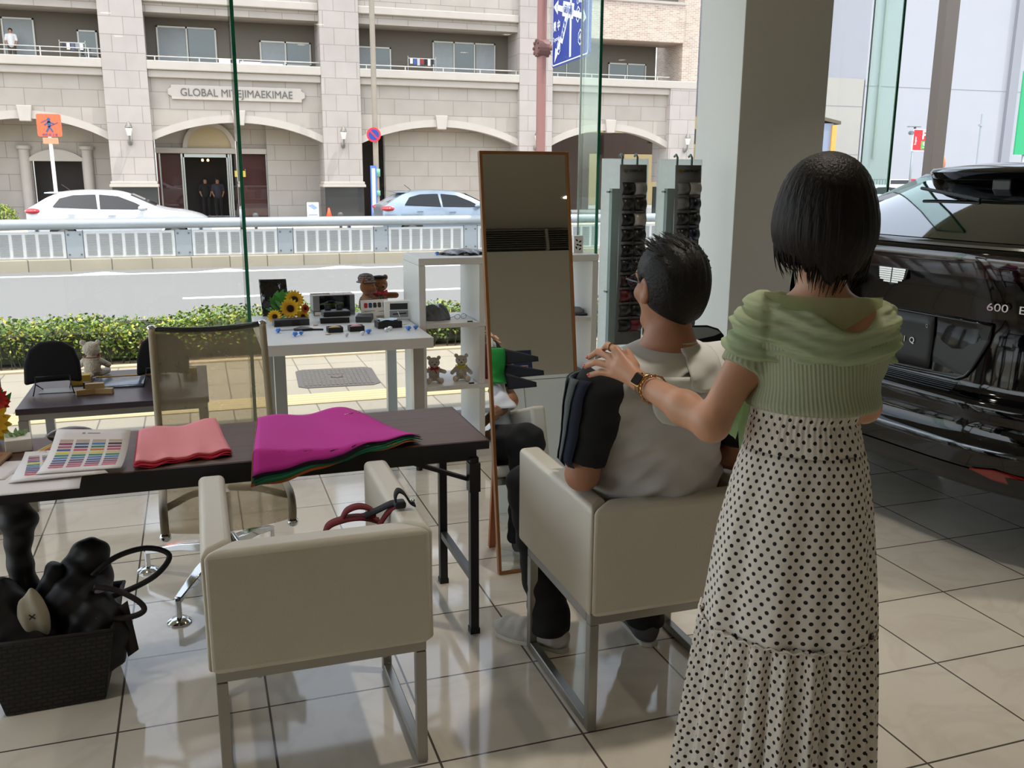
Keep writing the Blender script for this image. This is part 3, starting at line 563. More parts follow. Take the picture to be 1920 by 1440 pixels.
t = thing('banner_sign', 'tall narrow blue edged banner board leaning on the street pole', 'banner', (6.84, 37.4, -0.2)); MB().box(-0.12, 0.12, -0.03, 0, 0, 1.95).o('blue_frame', mat('banner_blue', '4a6cd0', 0.5), t); MB().box(-0.07, 0.07, -0.035, -0.03, 0.1, 1.85).o('printed_face', mat('banner_face', 'b9b7a8', 0.6, var=0.4, vscale=12), t)
t = thing('pedestrian_sign', 'square orange pedestrian crossing sign on a white pole behind the white car', 'road sign', (-4.46, 36, -0.42)); MB().cyl((0, 0.03, 0), (-0.02, 0.03, 3.7), 0.06).o('pole', whitep, t, True, ang=40)
MB().prism(rr(-0.38, 0.38, -0.37, 0.37, 0.06), 0.03, frame((0, 0, 3.42), (1, 0, 0), (0, 0, 1))).o('orange_board', orange, t); MB().box(-0.24, 0.24, -0.03, 0.0, 2.81, 3.01).o('lower_plate', mat('plate_tan', 'c98a68', 0.6), t)
bm_ = mat('figure_blue', '28507e', 0.5); b = MB().cyl((0, -0.045, 3.62), (0, -0.03, 3.62), 0.05, n=14)
for a, c, w_ in (((0, 3.57), (0, 3.38), .09), ((0, 3.38), (-.1, 3.2), .05), ((0, 3.38), (.1, 3.2), .05), ((0, 3.54), (-.15, 3.42), .04), ((0, 3.54), (.15, 3.46), .04), ((-.25, 3.5), (.02, 3.64), .02), ((-.05, 3.36), (.28, 3.52), .02)): b.bar((a[0], -0.038, a[1]), (c[0], -0.038, c[1]), w_, 0.01, (0, 1, 0))
b.o('walking_figure', bm_, t); text('横断者注意', 0.1, bm_, t, frame((-4.46, 35.965, 2.68), (1, 0, 0), (0, 0, 1)), 'sign_lettering')
t = thing('traffic_cone', 'orange traffic cone on the far pavement beside a white notice board', 'cone', (5.19, 38.5, -0.42)); MB().lathe([(0.15, 0.03), (0.03, 0.5), (0.015, 0.5)], n=18).o('cone', mat('cone_orange', 'f0522e', 0.5), t, True); MB().box(-0.19, 0.19, -0.19, 0.19, 0, 0.03).o('base', mat('cone_orange'), t)
t = thing('notice_board', 'white notice board standing on the far pavement left of the traffic cone', 'board', (4.55, 38.5, -0.42)); MB().box(-0.26, 0.26, -0.02, 0.02, 0.03, 0.72).o('panel', mat('board_white', 'dfe3ea', 0.5), t); MB().box(-0.27, -0.24, -0.04, 0.04, 0, 0.75).box(0.24, 0.27, -0.04, 0.04, 0, 0.75).o('frame', dark, t)
b = MB().add([(-0.2, -0.022, 0.6), (0.0, -0.022, 0.66), (0.2, -0.022, 0.5), (0.05, -0.022, 0.42)], [(0, 1, 2, 3)]).box(-0.18, 0.18, -0.023, -0.021, 0.2, 0.25); b.o('blue_print', mat('print_blue', '7f93c4', 0.6), t)
t = thing('pipe_fence', 'low dark pipe fence along the far pavement edge', 'fence', (0, 33.4, -0.42)); MB().cyl((-1.2, 0, 0.36), (22, 0, 0.36), 0.03, n=10).o('pipe', mat('fence_dark', '4b4c4d', 0.5), t, True)
for k in range(8): MB().cyl((2.0+2.9*k, 0, 0), (2.0+2.9*k, 0, 0.40), 0.05).ell((2.0+2.9*k, 0, 0.46), (0.1, 0.1, 0.09), 8).o('bollard_post', mat('fence_dark'), t, True)
def shrub(name, label, c, r, n=900, cat='shrub'):
    P = rng.normal(size=(n, 3)); P /= np.linalg.norm(P, axis=1)[:, None]; P *= rng.uniform(0.6, 1.0, (n, 1))*np.array(r)
    D = rng.normal(size=(n, 3)); D /= np.linalg.norm(D, axis=1)[:, None]; E = np.cross(D, rng.normal(size=(n, 3))); E /= np.linalg.norm(E, axis=1)[:, None]; s = 0.09*max(r)
    b = MB(); b.v = [tuple(p) for p in np.stack([P-D*s, P+E*s*.5, P+D*s, P-E*s*.5], 1).reshape(-1, 3)]; b.f = [(4*i, 4*i+1, 4*i+2, 4*i+3) for i in range(n)]; b.mi = [0]*n
    t = thing(name, label, cat, c); b.o('foliage', lf, t); MB().cyl((0, 0, -r[2]), (0, 0, 0), 0.03).o('stem', mat('twig'), t); return t
shrub('round_shrub', 'small green shrub at the far pavement behind the tail of the white car', (-6.0, 34.5, 0.0), (0.55, 0.4, 0.45))
t = thing('street_post', 'thick brown street post outside the window behind the black car', 'pole', (8.5, 9.3, -0.4)); MB().box(-0.06, 0.13, -0.06, 0.08, 0, 8).o('shaft', mat('post_brown', '5d544e', 0.6, var=0.08), t, bev=0.008)
t = thing('traffic_mirror', 'orange backed round traffic mirror on the brown post', 'mirror', (8.72, 9.42, 1.7)); MB().lathe([(0.001, 0.03), (0.08, 0.022), (0.115, 0.0), (0.12, -0.015), (0.001, -0.015)], n=28).xf(Matrix.Rotation(R(90), 4, 'X')).o('disc', mat('mirror_orange', 'd08a66', 0.5), t, True, ang=50); MB().cyl((-0.1, 0, -0.05), (0.0, 0, 0), 0.012, n=8).o('bracket', mat('post_brown'), t)

# ---------------------------------------------------------------- far right: side street
sid = mat('siding_white', 'a6a7ad', 0.7, var=0.03, vscale=0.6); v, s = coords(sid)
t = thing('white_building', 'big plain white building beyond the parking lot', 'building', (46, 52, -0.5)); MB().box(-6.0, 30, -2.0, 8, 0, 26).o('wall', sid, t)
b = MB()
for z in (7.35, 13.5): b.box(-6.0, 30, -2.012, -2.0, z, z+0.03)
b.o('panel_joint', mat('joint_grey', '88898f', 0.7), t); MB().box(5.2, 5.9, -2.25, -2.0, 2, 26).o('corner_trim', mat('trim_grey', '8c8d93', 0.6), t); MB().cyl((-5.0, -2.1, 3), (-5.0, -2.1, 14), 0.07).o('downpipe', mat('pipe_grey', '9aa29c', 0.5), t)
t = thing('cream_building', 'low cream walled building between the white column and the white building', 'building', (38, 50, -0.5)); MB().box(-6, 1.9, 0, 3.8, 0, 7.75).o('wall', mat('wall_cream', 'a4a099', 0.8, var=0.05, vscale=1), t); MB().box(-6, 1.9, -0.01, 0, 6.1, 6.13).box(-6, 1.9, -0.01, 0, 3.2, 3.23).o('panel_joint', mat('joint_grey'), t)
t = thing('grey_building', 'tall grey tiled building with small windows behind the cream wall', 'building', (47, 62, -0.5)); MB().box(-12, 8, 0, 6, 0, 26).o('wall', brickmat('grey_tile', '7a787c', '747276', '636165', 0.2, 0.25, 0.02, 0.8), t)
for x, z in ((-0.35, 11.6), (2.0, 11.7), (-0.45, 9.1), (1.85, 9.2), (-0.3, 14.2), (2.1, 14.2)):
    f = MB().box(x, x+1.35, -0.08, 0, z, z+0.1).box(x, x+1.35, -0.08, 0, z+1.35, z+1.75).box(x, x+0.07, -0.08, 0, z, z+1.6).box(x+1.28, x+1.35, -0.08, 0, z, z+1.6).box(x+0.64, x+0.71, -0.08, 0, z, z+1.4).o('window', mat('win_grey', '5c5a60', 0.5), t); MB().box(x+0.07, x+1.28, -0.03, -0.01, z+0.1, z+1.35).o('pane', mat('pane_grey', '454950', 0.1), f)
t = thing('blue_shed', 'pale blue shed wall with a dark roof and an orange post', 'shed', (33, 44, -0.5)); MB().box(-3, 0.35, 0, 2, 0, 4.7).o('wall', mat('shed_blue', '868fa3', 0.8), t); MB().prism([(-3, 5.3), (0.75, 4.65), (0.75, 4.82), (-3, 5.5)], -2.2, frame((0, -0.1, 0), (1, 0, 0), (0, 0, 1))).o('roof', mat('roof_brown', '5f5647', 0.8), t); MB().box(0.22, 0.5, -0.1, 0, 0, 4.6).o('orange_post', mat('post_orange', 'e0a050', 0.7), t)
t = thing('parking_sign', 'red parking sign with a big white P on a thin pole', 'sign', (37.1, 42, -0.5)); MB().cyl((0, 0.05, 0), (0, 0.05, 4.5), 0.06).o('pole', galv, t, True)
MB().box(-0.15, 1.0, -0.03, 0.03, 3.25, 4.4).o('white_edge', whitep, t); MB().box(-0.1, 0.95, -0.04, -0.03, 3.3, 4.36).o('red_board', redp, t); MB().box(0.42, 0.92, -0.05, -0.04, 3.35, 3.78).o('green_panel', mat('led_green', '5aa552', 0.5), t); MB().box(-0.5, 0.3, -0.1, 0.1, 4.5, 4.54).cyl((-0.25, -0.1, 4.2), (-0.25, 0.12, 4.2), 0.1).o('camera_bracket', mat('cam_grey', '6f7276', 0.5), t)
text('P', 0.62, whitep, t, frame((37.1+0.6, 41.95, 3.58), (1, 0, 0), (0, 0, 1)), 'parking_letter', bold=.02); text('Super', 0.2, whitep, t, frame((37.1+0.03, 41.95, 3.3), (0, 0, 1), (-1, 0, 0)), 'side_lettering'); text('空', 0.36, whitep, t, frame((37.1+0.67, 41.94, 3.06), (1, 0, 0), (0, 0, 1)), 'led_lettering')
t = thing('lot_fence', 'grey barred fence along the parking lot', 'fence', (35, 46, -0.5)); b = MB().box(0, 22, -0.02, 0.02, 1.68, 1.74).box(0, 22, -0.02, 0.02, 0.1, 0.16)
for k in range(110): b.box(k*0.2, k*0.2+0.04, -0.015, 0.015, 0, 1.7)
b.o('bars', mat('bar_grey', '7d8288', 0.5), t)
t = thing('lot_notice', 'white parking notice board on the barred fence', 'sign', (39.85, 45.962, -0.5)); MB().box(-0.75, 0.75, -0.02, 0.02, 0.9, 1.73).o('board', whitep, t); MB().box(-0.7, 0.7, -0.03, -0.02, 1.45, 1.68).o('dark_header', mat('header_dark', '33363c', 0.6), t); MB().box(-0.6, -0.1, -0.03, -0.02, 1.05, 1.3).o('grey_print', mat('print_grey', '9a9ca2', 0.6), t); MB().box(0.05, 0.65, -0.03, -0.02, 1.1, 1.3).o('red_print', mat('print_red', 'c0605c', 0.6), t)
t = thing('lot_banner', 'red board with white lettering on the barred fence beside the brown post', 'sign', (41.1, 45.962, -0.5)); MB().box(-0.48, 0.48, -0.02, 0.02, 0.7, 1.75).o('board', redp, t); text('Super', 0.34, whitep, t, frame((41.1, 45.935, 0.78), (1, 0, 0), (0, 0, 1)), 'board_lettering', bold=.01)
t = thing('green_sign', 'tall green sign board at the right end of the white building', 'sign', (42.2, 40.2, -0.5)); MB().box(0, 1.6, -0.05, 0.05, 3.1, 7.4).o('board', mat('sign_green', '2aa06a', 0.5), t); MB().cyl((0.8, 0.1, 0), (0.8, 0.1, 3.2), 0.08).o('pole', galv, t, True)
t = thing('lamp_post', 'slim grey post in front of the white building', 'pole', (45.7, 46.2, -0.5)); MB().cyl((0, 0, 0), (0, 0, 5.6), 0.07).box(-0.16, 0.1, -0.08, 0.08, 4.9, 5.0).o('shaft', mat('post_grey', 'a2a6ae', 0.5), t)
# ---------------------------------------------------------------- white leather tub chairs
leather = mat('white_leather', 'cbc5b7', 0.42, var=0.03, vscale=5, bump=0.08, bscale=260, spec=0.4); steel = mat('brushed_steel', '9b9993', 0.32, 0.85, var=0.05); chrome = mat('chrome', 'd5d8da', 0.08, 1.0, var=0); rubber = mat('black_rubber', '161616', 0.6)
def tub_chair(loc, label):
    t = thing('tub_chair', label, 'armchair', loc, 0, 'white tub chairs')
    def wall(quad, name):   # quad: four floor-plan corners, walled from z=.37 to z=.69
        b = MB(); b.rings([[(x, y, z) for x, y in quad] for z in (0.37, 0.46, 0.58, 0.69)]); return b.o(name, leather, t, True, bev=0.017, seg=4, ang=40)
    wall([(-0.28, -0.305), (0.28, -0.305), (0.205, -0.23), (-0.205, -0.23)], 'backrest')
    for s in (-1, 1): wall([(s*0.28, -0.304), (s*0.28, 0.30), (s*0.206, 0.30), (s*0.206, -0.231)][::s], 'armrest')
    MB().rings([[(x, y, z) for x, y in ((-0.203, -0.228), (0.203, -0.228), (0.203, 0.29), (-0.203, 0.29))] for z in (0.372, 0.425)]).o('seat', leather, t, True, bev=0.02, seg=4, ang=40)
    b = MB().box(-0.265, 0.265, -0.275, -0.245, 0.335, 0.369).box(-0.265, 0.265, 0.215, 0.245, 0.335, 0.369).box(-0.265, -0.235, -0.245, 0.215, 0.335, 0.369).box(0.235, 0.265, -0.245, 0.215, 0.335, 0.369); b.o('seat_frame', steel, t, bev=0.003)
    for s in (-1, 1):
        x0, x1 = (0.237, 0.265) if s > 0 else (-0.265, -0.237)
        for y in (-0.275, 0.215): MB().box(x0, x1, y, y+0.03, 0.004, 0.334).o('leg', steel, t, bev=0.003)
        MB().box(x0, x1, -0.244, 0.214, 0.004, 0.032).o('sled_bar', steel, t, bev=0.003)
        for y in (-0.22, 0.17): MB().cyl(((x0+x1)/2, y, 0), ((x0+x1)/2, y, 0.005), 0.01, n=10).o('glide', rubber, t)
    for x in (-0.16, 0.16): MB().ell((x, -0.26, 0.333), (0.009, 0.009, 0.007), 6).o('screw_cap', steel, t, True)
    return t
tub_chair((0.24, 2.452, 0), 'empty white leather tub chair with a strapped bag on it, at the folding table')
tub_chair((1.233, 2.44, 0), 'white leather tub chair the seated man sits in, facing the mirror')

# ---------------------------------------------------------------- folding table
wal = bpy.data.materials.new('walnut_top'); wal.use_nodes = True; MATS['walnut_top'] = wal
v, s = coords(wal); mp = N(wal, 'ShaderNodeMapping'); mp.inputs['Scale'].default_value = (1.2, 26, 26); L(wal, v, mp.inputs[0]); nz = N(wal, 'ShaderNodeTexNoise'); nz.inputs['Scale'].default_value = 3; nz.inputs['Detail'].default_value = 8; L(wal, mp.outputs[0], nz.inputs['Vector'])
L(wal, mixc(wal, nz.outputs['Fac'], '38241a', '6a4937'), bsdf(wal).inputs['Base Color']); bsdf(wal).inputs['Roughness'].default_value = 0.45; bsdf(wal).inputs['Specular IOR Level'].default_value = 0.25
blackm = mat('black_steel', '17171a', 0.4, 0.2, var=0.05)
t = thing('folding_table', 'long folding table with dark walnut top and black legs', 'table', (-0.02, 3.055, 0))
MB().box(-0.9, 0.895, -0.235, 0.235, 0.672, 0.70).o('tabletop', wal, t, bev=0.004)
b = MB().box(-0.902, 0.897, -0.238, -0.2355, 0.670, 0.698).box(-0.902, 0.897, 0.2355, 0.238, 0.670, 0.698).box(0.8955, 0.898, -0.2355, 0.2355, 0.670, 0.698); b.o('edge_band', blackm, t)
b = MB().box(-0.86, 0.86, -0.215, -0.19, 0.628, 0.671).box(-0.86, 0.86, 0.19, 0.215, 0.628, 0.671).box(-0.2, -0.17, -0.19, 0.19, 0.635, 0.671); b.o('apron_frame', blackm, t)
for sx in (-1, 1):
    x = 0.85*sx
    for y in (-0.212, 0.212):
        l = MB().box(x-0.015, x+0.015, y-0.0155, y+0.0155, 0.015, 0.64).o('leg', blackm, t, bev=0.003); MB().box(x-0.017, x+0.017, y-0.0175, y+0.0175, 0, 0.02).o('foot_cap', rubber, l); MB().box(x-0.019, x+0.019, y-0.02, y+0.02, 0.52, 0.62).o('hinge_plate', blackm, l)
        MB().bar((x, y*0.9, 0.55), (x-0.24*sx, y*0.9, 0.645), 0.022, 0.012).o('fold_brace', blackm, t)
    MB().box(x-0.012, x+0.012, -0.196, 0.196, 0.19, 0.215).o('cross_bar', mat('bar_steel', '4a4a4c', 0.35, 0.6), t)

# ---------------------------------------------------------------- mesh office chair
meshc = clothmat('beige_mesh', '9a8d74', 'f0e6d2', 0.52); railc = mat('beige_rail', '9c9078', 0.6, var=0.04)
t = thing('mesh_chair', 'beige see-through mesh office chair on chrome star feet behind the folding table', 'office chair', (0.035, 3.54, 0), R(2))
pr = [(0.325, 0.955), (0.29, 0.86), (0.255, 0.74), (0.215, 0.62), (0.18, 0.54), (0.13, 0.475), (0.05, 0.447), (-0.10, 0.44), (-0.26, 0.447), (-0.335, 0.45), (-0.372, 0.435), (-0.385, 0.40), (-0.372, 0.365)]
def sm(pts, n):
    pts = [Vector(p) for p in pts]; out = []
    for i in range(len(pts)-1):
        p0, p1, p2, p3 = pts[max(i-1, 0)], pts[i], pts[i+1], pts[min(i+2, len(pts)-1)]
        for k in range(n):
            u = k/n; out.append(0.5*((2*p1)+(p2-p0)*u+(2*p0-5*p1+4*p2-p3)*u*u+(3*p1-p0-3*p2+p3)*u**3))
    return out+[pts[-1]]
crv = sm([(0, y, z) for y, z in pr], 4)
dip = lambda u, i: -0.022*(1-(2*u-1)**2)
k_ = len(crv)
MB().grid([[(x, p.y + (0.03*(1-(x/0.2)**2) if i < 16 else 0), p.z + (-0.02*(1-(x/0.2)**2) if i >= 20 else (-0.018*(1-(x/0.2)**2) if i < 3 else 0))) for x in np.linspace(-0.2, 0.2, 13)] for i, p in enumerate(crv)]).o('sling', meshc, t, True)
for sx in (-1, 1):
    MB().tube([(sx*0.212, p.y, p.z) for p in crv], 0.014, 10).o('side_rail', railc, t, True); 
    MB().ell((sx*0.212, -0.375, 0.355), (0.02, 0.022, 0.018), 8).o('end_cap', chrome, t, True); MB().ell((sx*0.212, 0.327, 0.958), (0.018, 0.016, 0.014), 8).o('end_cap', chrome, t, True)
    MB().tube([(sx*0.205, -0.30, 0.43), (sx*0.12, -0.1, 0.40), (sx*0.03, 0.03, 0.37)], 0.013, 8).o('seat_support', mat('grey_spider', '7e7b74', 0.35, 0.5), t, True)
MB().tube([(x, 0.327+0.03*(1-(x/0.21)**2), 0.956-0.018*(1-(x/0.21)**2)) for x in np.linspace(-0.21, 0.21, 13)], 0.012, 10).o('top_bar', mat('dark_chrome', '5b615f', 0.15, 0.9), t, True)
MB().cyl((0, 0, 0.10), (0, 0, 0.37), 0.028).lathe([(0.05, 0.10), (0.06, 0.13), (0.05, 0.17), (0.03, 0.2)]).o('column', chrome, t, True, ang=40)
for fx, fy in ((-0.19, -0.30), (-0.295, 0.20), (0.20, 0.29), (0.305, -0.20)):
    d = Vector((fx, fy, 0)).normalized(); n_ = Vector((-d.y, d.x, 0)); e = Vector((fx, fy, 0))
    b = MB(); b.rings([[tuple(c+n_*w_*i+Vector((0, 0, h*j))) for i, j in ((-1, -1), (1, -1), (1, 1), (-1, 1))] for c, w_, h in ((d*0.03+Vector((0, 0, 0.145)), 0.024, 0.022), (e*0.55+Vector((0, 0, 0.125)), 0.02, 0.015), (e+Vector((0, 0, 0.085)), 0.014, 0.010))]); a = b.o('base_arm', chrome, t, True, bev=0.004, ang=40)
    MB().cyl((fx, fy, 0.012), (fx, fy, 0.085), 0.011).o('foot_stem', chrome, a, True, ang=40); MB().lathe([(0.042, 0.0), (0.042, 0.006), (0.03, 0.015), (0.012, 0.02)], (fx, fy, 0)).o('foot_disc', chrome, a, True, ang=40)

# ---------------------------------------------------------------- leaning easel mirror
oak = mat('oak_frame', '8a5a2c', 0.4, var=0.18, vscale=9); oak2 = mat('oak_leg', '9a5e36', 0.45, var=0.12, vscale=9)
mir = bpy.data.materials.new('mirror_silver'); mir.use_nodes = True; MATS['mirror_silver'] = mir; bsdf(mir).inputs['Base Color'].default_value = (0.86, 0.87, 0.85, 1); bsdf(mir).inputs['Metallic'].default_value = 1; bsdf(mir).inputs['Roughness'].default_value = 0.0
nz = N(mir, 'ShaderNodeTexNoise'); nz.inputs['Scale'].default_value = 3; cr = N(mir, 'ShaderNodeMapRange'); cr.inputs[3].default_value = 0.0; cr.inputs[4].default_value = 0.012; L(mir, nz.outputs['Fac'], cr.inputs[0]); L(mir, cr.outputs[0], bsdf(mir).inputs['Roughness'])
t = thing('easel_mirror', 'tall wood framed mirror leaning back on its rear prop in front of the seated man', 'mirror', (1.24, 3.265, 0))
lean = math.atan2(0.265, 1.643); ML = Matrix.Rotation(-lean, 4, 'X')
w2, hh, f = 0.185, 1.664, 0.012
fr = MB().box(-w2, -w2+f, -0.012, 0.014, 0, hh, ML).box(w2-f, w2, -0.012, 0.014, 0, hh, ML).box(-w2+f, w2-f, -0.012, 0.014, hh-f, hh, ML).box(-w2+f, w2-f, -0.012, 0.014, 0, f, ML).o('frame', oak, t, bev=0.0015)
MB().box(-w2+f, w2-f, -0.006, 0.0, f, hh-f, ML).o('mirror_glass', mir, t); MB().box(-w2+f, w2-f, 0.001, 0.012, f, hh-f, ML).o('back_board', oak2, t)
for x in (-0.13, 0.13): MB().bar((x, 0.15, 0.80), (x, 0.262, 0.006), 0.03, 0.02).o('rear_leg', oak2, t, bev=0.002)
MB().box(-0.13, 0.13, 0.236, 0.252, 0.10, 0.14).o('leg_stretcher', oak2, t)

# ---------------------------------------------------------------- display table, shelf, low bench
whitel = mat('white_laminate', 'd9dad8', 0.35, var=0.015); greyleg = mat('silver_leg', 'aeb2b0', 0.3, 0.6)
t = thing('display_table', 'white square display table on silver legs covered with small gifts', 'table', (0.68, 4.93, 0))
MB().box(-0.41, 0.41, -0.50, 0.47, 0.707, 0.76).o('tabletop', whitel, t, bev=0.003)
for x in (-0.325, 0.378):
    for y in (-0.27, 0.44):
        l = MB().box(x-0.028, x+0.028, y-0.028, y+0.028, 0.03, 0.706).o('leg', greyleg, t, bev=0.002); MB().cyl((x, y, 0), (x, y, 0.031), 0.017).o('foot', rubber, l)
t = thing('cube_shelf', 'white open cube shelf unit behind the mirror beside the display table', 'shelf', (1.615, 4.975, 0))
sw, sd_, th = 0.515, 0.195, 0.02
b = MB()
for k in range(4):
    x = -sw+th+(2*sw-2*th)*k/3
    MB().box(x-th, x+th, -sd_, sd_, 0, 1.118) and None
MB().box(-sw, -sw+0.036, -sd_, sd_, 0, 1.08).o('side_panel', whitel, t, bev=0.002); MB().box(sw-0.036, sw, -sd_, sd_, 0, 1.08).o('side_panel', whitel, t, bev=0.002)
MB().box(-sw, sw, -sd_, sd_, 1.081, 1.118).o('top_panel', whitel, t, bev=0.002); MB().box(-sw+0.037, sw-0.037, -sd_, sd_, 0.0, 0.06).o('bottom_panel', whitel, t)
for z in (0.41, 0.755): MB().box(-sw+0.037, sw-0.037, -sd_+0.002, sd_-0.002, z-0.012, z+0.012).o('shelf_board', whitel, t, bev=0.001)
for k in (1, 2):
    x = -sw+0.018+(2*sw-0.036)*k/3
    for z0, z1 in ((0.061, 0.397), (0.423, 0.742), (0.768, 1.08)): MB().box(x-0.016, x+0.016, -sd_+0.003, sd_-0.003, z0, z1).o('divider', whitel, t, bev=0.001)
purple = mat('bench_dark', '3b2f38', 0.35, var=0.08, vscale=8)
t = thing('low_table', 'low dark topped table with two teddy bears by the window', 'table', (-0.41, 5.0, 0))
MB().box(-0.42, 0.42, -0.42, 0.36, 0.470, 0.5).o('tabletop', purple, t, bev=0.004)
b = MB().box(-0.41, 0.41, -0.41, -0.38, 0.442, 0.469).box(-0.41, 0.41, 0.32, 0.35, 0.442, 0.469).box(-0.41, -0.38, -0.38, 0.32, 0.442, 0.469).box(0.38, 0.41, -0.38, 0.32, 0.442, 0.469); b.o('apron_frame', steel, t)
for x in (-0.392, 0.392):
    for y in (-0.392, 0.332): MB().box(x-0.022, x+0.022, y-0.022, y+0.022, 0, 0.442).o('leg', steel, t, bev=0.002)
t = thing('room_divider', 'grey metal divider standing at the left edge beside the low dark table', 'divider', (-1.10, 4.45, 0), R(12)); MB().box(-0.24, 0.235, -0.012, 0.012, 0.02, 0.86).o('panel', mat('panel_grey', '9ea3a6', 0.4, 0.3), t, bev=0.004); MB().box(0.236, 0.247, -0.014, 0.03, 0.02, 0.86).o('edge_strip', mat('strip_plum', '6a5458', 0.5), t); MB().box(-0.24, 0.24, -0.16, 0.16, 0, 0.019).o('foot_plate', steel, t)

# ---------------------------------------------------------------- colour sample stands
board = mat('board_charcoal', '6e6e70', 0.55, var=0.03); acr = clothmat('white_acrylic', 'f0f4f1', 'f2f6f4', .90, tl_=.75)
def sample_stand(x, label, cols, brand, em):
    t = thing('sample_stand', label, 'sample stand', (x, 5.18, 0), 0, 'colour sample stands')
    MB().box(-0.155, 0.15, 0.03, 0.042, 0.05, 1.645).o('back_panel', acr, t, bev=0.002); MB().box(-0.175, 0.17, -0.12, 0.14, 0, 0.05).o('base', acr, t, bev=0.004)
    MB().box(-0.105, -0.055, -0.01, 0.029, 0.05, 1.47).o('glass_post', mat('post_glass', '9fb3b3', 0.1, spec=0.6), t)
    for z in (1.45, 0.85): MB().cyl((-0.12, -0.004, z), (-0.12, 0.029, z), 0.006, n=10).o('stud', steel, t)
    for dx in (-0.035, 0.065): MB().tube([(dx, 0.012, 1.52), (dx, 0.012, 1.655), (dx, 0.03, 1.672), (dx, 0.052, 1.66)], 0.007, 8).o('hook', mat('hook_green_grey', '5f7370', 0.35, 0.4), t, True)
    bd = MB().grid([[(xx, -0.02-0.012*(1-((z-1.07)/0.55)**2), z) for xx in (-0.062, 0.112)] for z in np.linspace(0.52, 1.61, 14)]).o('sample_board', board, t, True, solid=0.008)
    for r in range(10):
        for c in range(2):
            z = 1.47-r*0.092; x0 = -0.054+c*0.083; yb = -0.024-0.012*(1-((z-1.07)/0.55)**2)
            P = [[(xx, yb-0.006-0.022*math.sin(math.pi*min(max(q, 0.03), 0.97))**0.8, z+0.036-0.072*q) for xx in (x0, x0+0.074)] for q in np.linspace(0, 1, 9)]
            cc = cols[(r*2+c) % len(cols)]; ch_ = MB().grid(P).o('sample_chip', mat('chip_'+cc, cc, 0.32, 0.25, var=0.03, coat=0.4), t, True, solid=0.003)
            MB().box(x0+0.014, x0+0.06, yb-0.012, yb-0.008, z-0.048, z-0.041).o('name_tab', mat('tab_grey', '77787a', 0.5), ch_)
    text(brand, 0.020, mat('board_letters', '20211f', 0.5), t, frame((x+0.045, 5.18-0.031, 1.575), (1, 0, 0), (0, 0, 1)), 'board_lettering', bold=0.0003, sx=1.0)
    if em == 'tie': MB().prism([(-0.02, -0.004), (-0.008, -0.004), (-0.006, -0.009), (0.008, -0.009), (0.010, -0.004), (0.02, -0.004), (0.017, 0.004), (0.006, 0.004), (0.004, 0.009), (-0.010, 0.009), (-0.012, 0.004), (-0.023, 0.004)], 0.002, frame((x-0.03, 5.18-0.030, 1.575), (1, 0, 0), (0, 0, 1))).o('gold_emblem', mat('emblem_gold', 'a07a2e', 0.3, 0.6), t, world=True)
    else: MB().prism([(0, -0.013), (0.014, -0.004), (0.017, 0.009), (-0.017, 0.009), (-0.014, -0.004)], 0.002, frame((x-0.028, 5.18-0.030, 1.577), (1, 0, 0), (0, 0, 1))).o('crest_emblem', mat('emblem_grey', '8c8a80', 0.3, 0.7), t, world=True)
    return t
sample_stand(2.485, 'tall white stand with charcoal colour sample board, left of the pair, mostly black chips', ['0d0e10', '9a9a9a', '2e302d', '1e1f1c', '08090b', 'b5aca5', '0a0b0d', '111114', '0c0c0e', '141418', '0f1428', '0f0f10', '2a1014', '16161a', '5c0f1c', '151517', '33332f', '101012', '0e0e10', '6d1020'], 'CADILLAC', 'crest')
sample_stand(2.855, 'tall white colour sample stand nearest the white column, with grey and blue chips', ['7f8183', 'aaa7a1', '7c7d7e', '0d1826', '2a2b2c', '0c1413', '26262a', '0a1038', '101114', '101a80', '1a1a1e', '202024', '541018', '16181c'], 'CHEVROLET', 'tie')
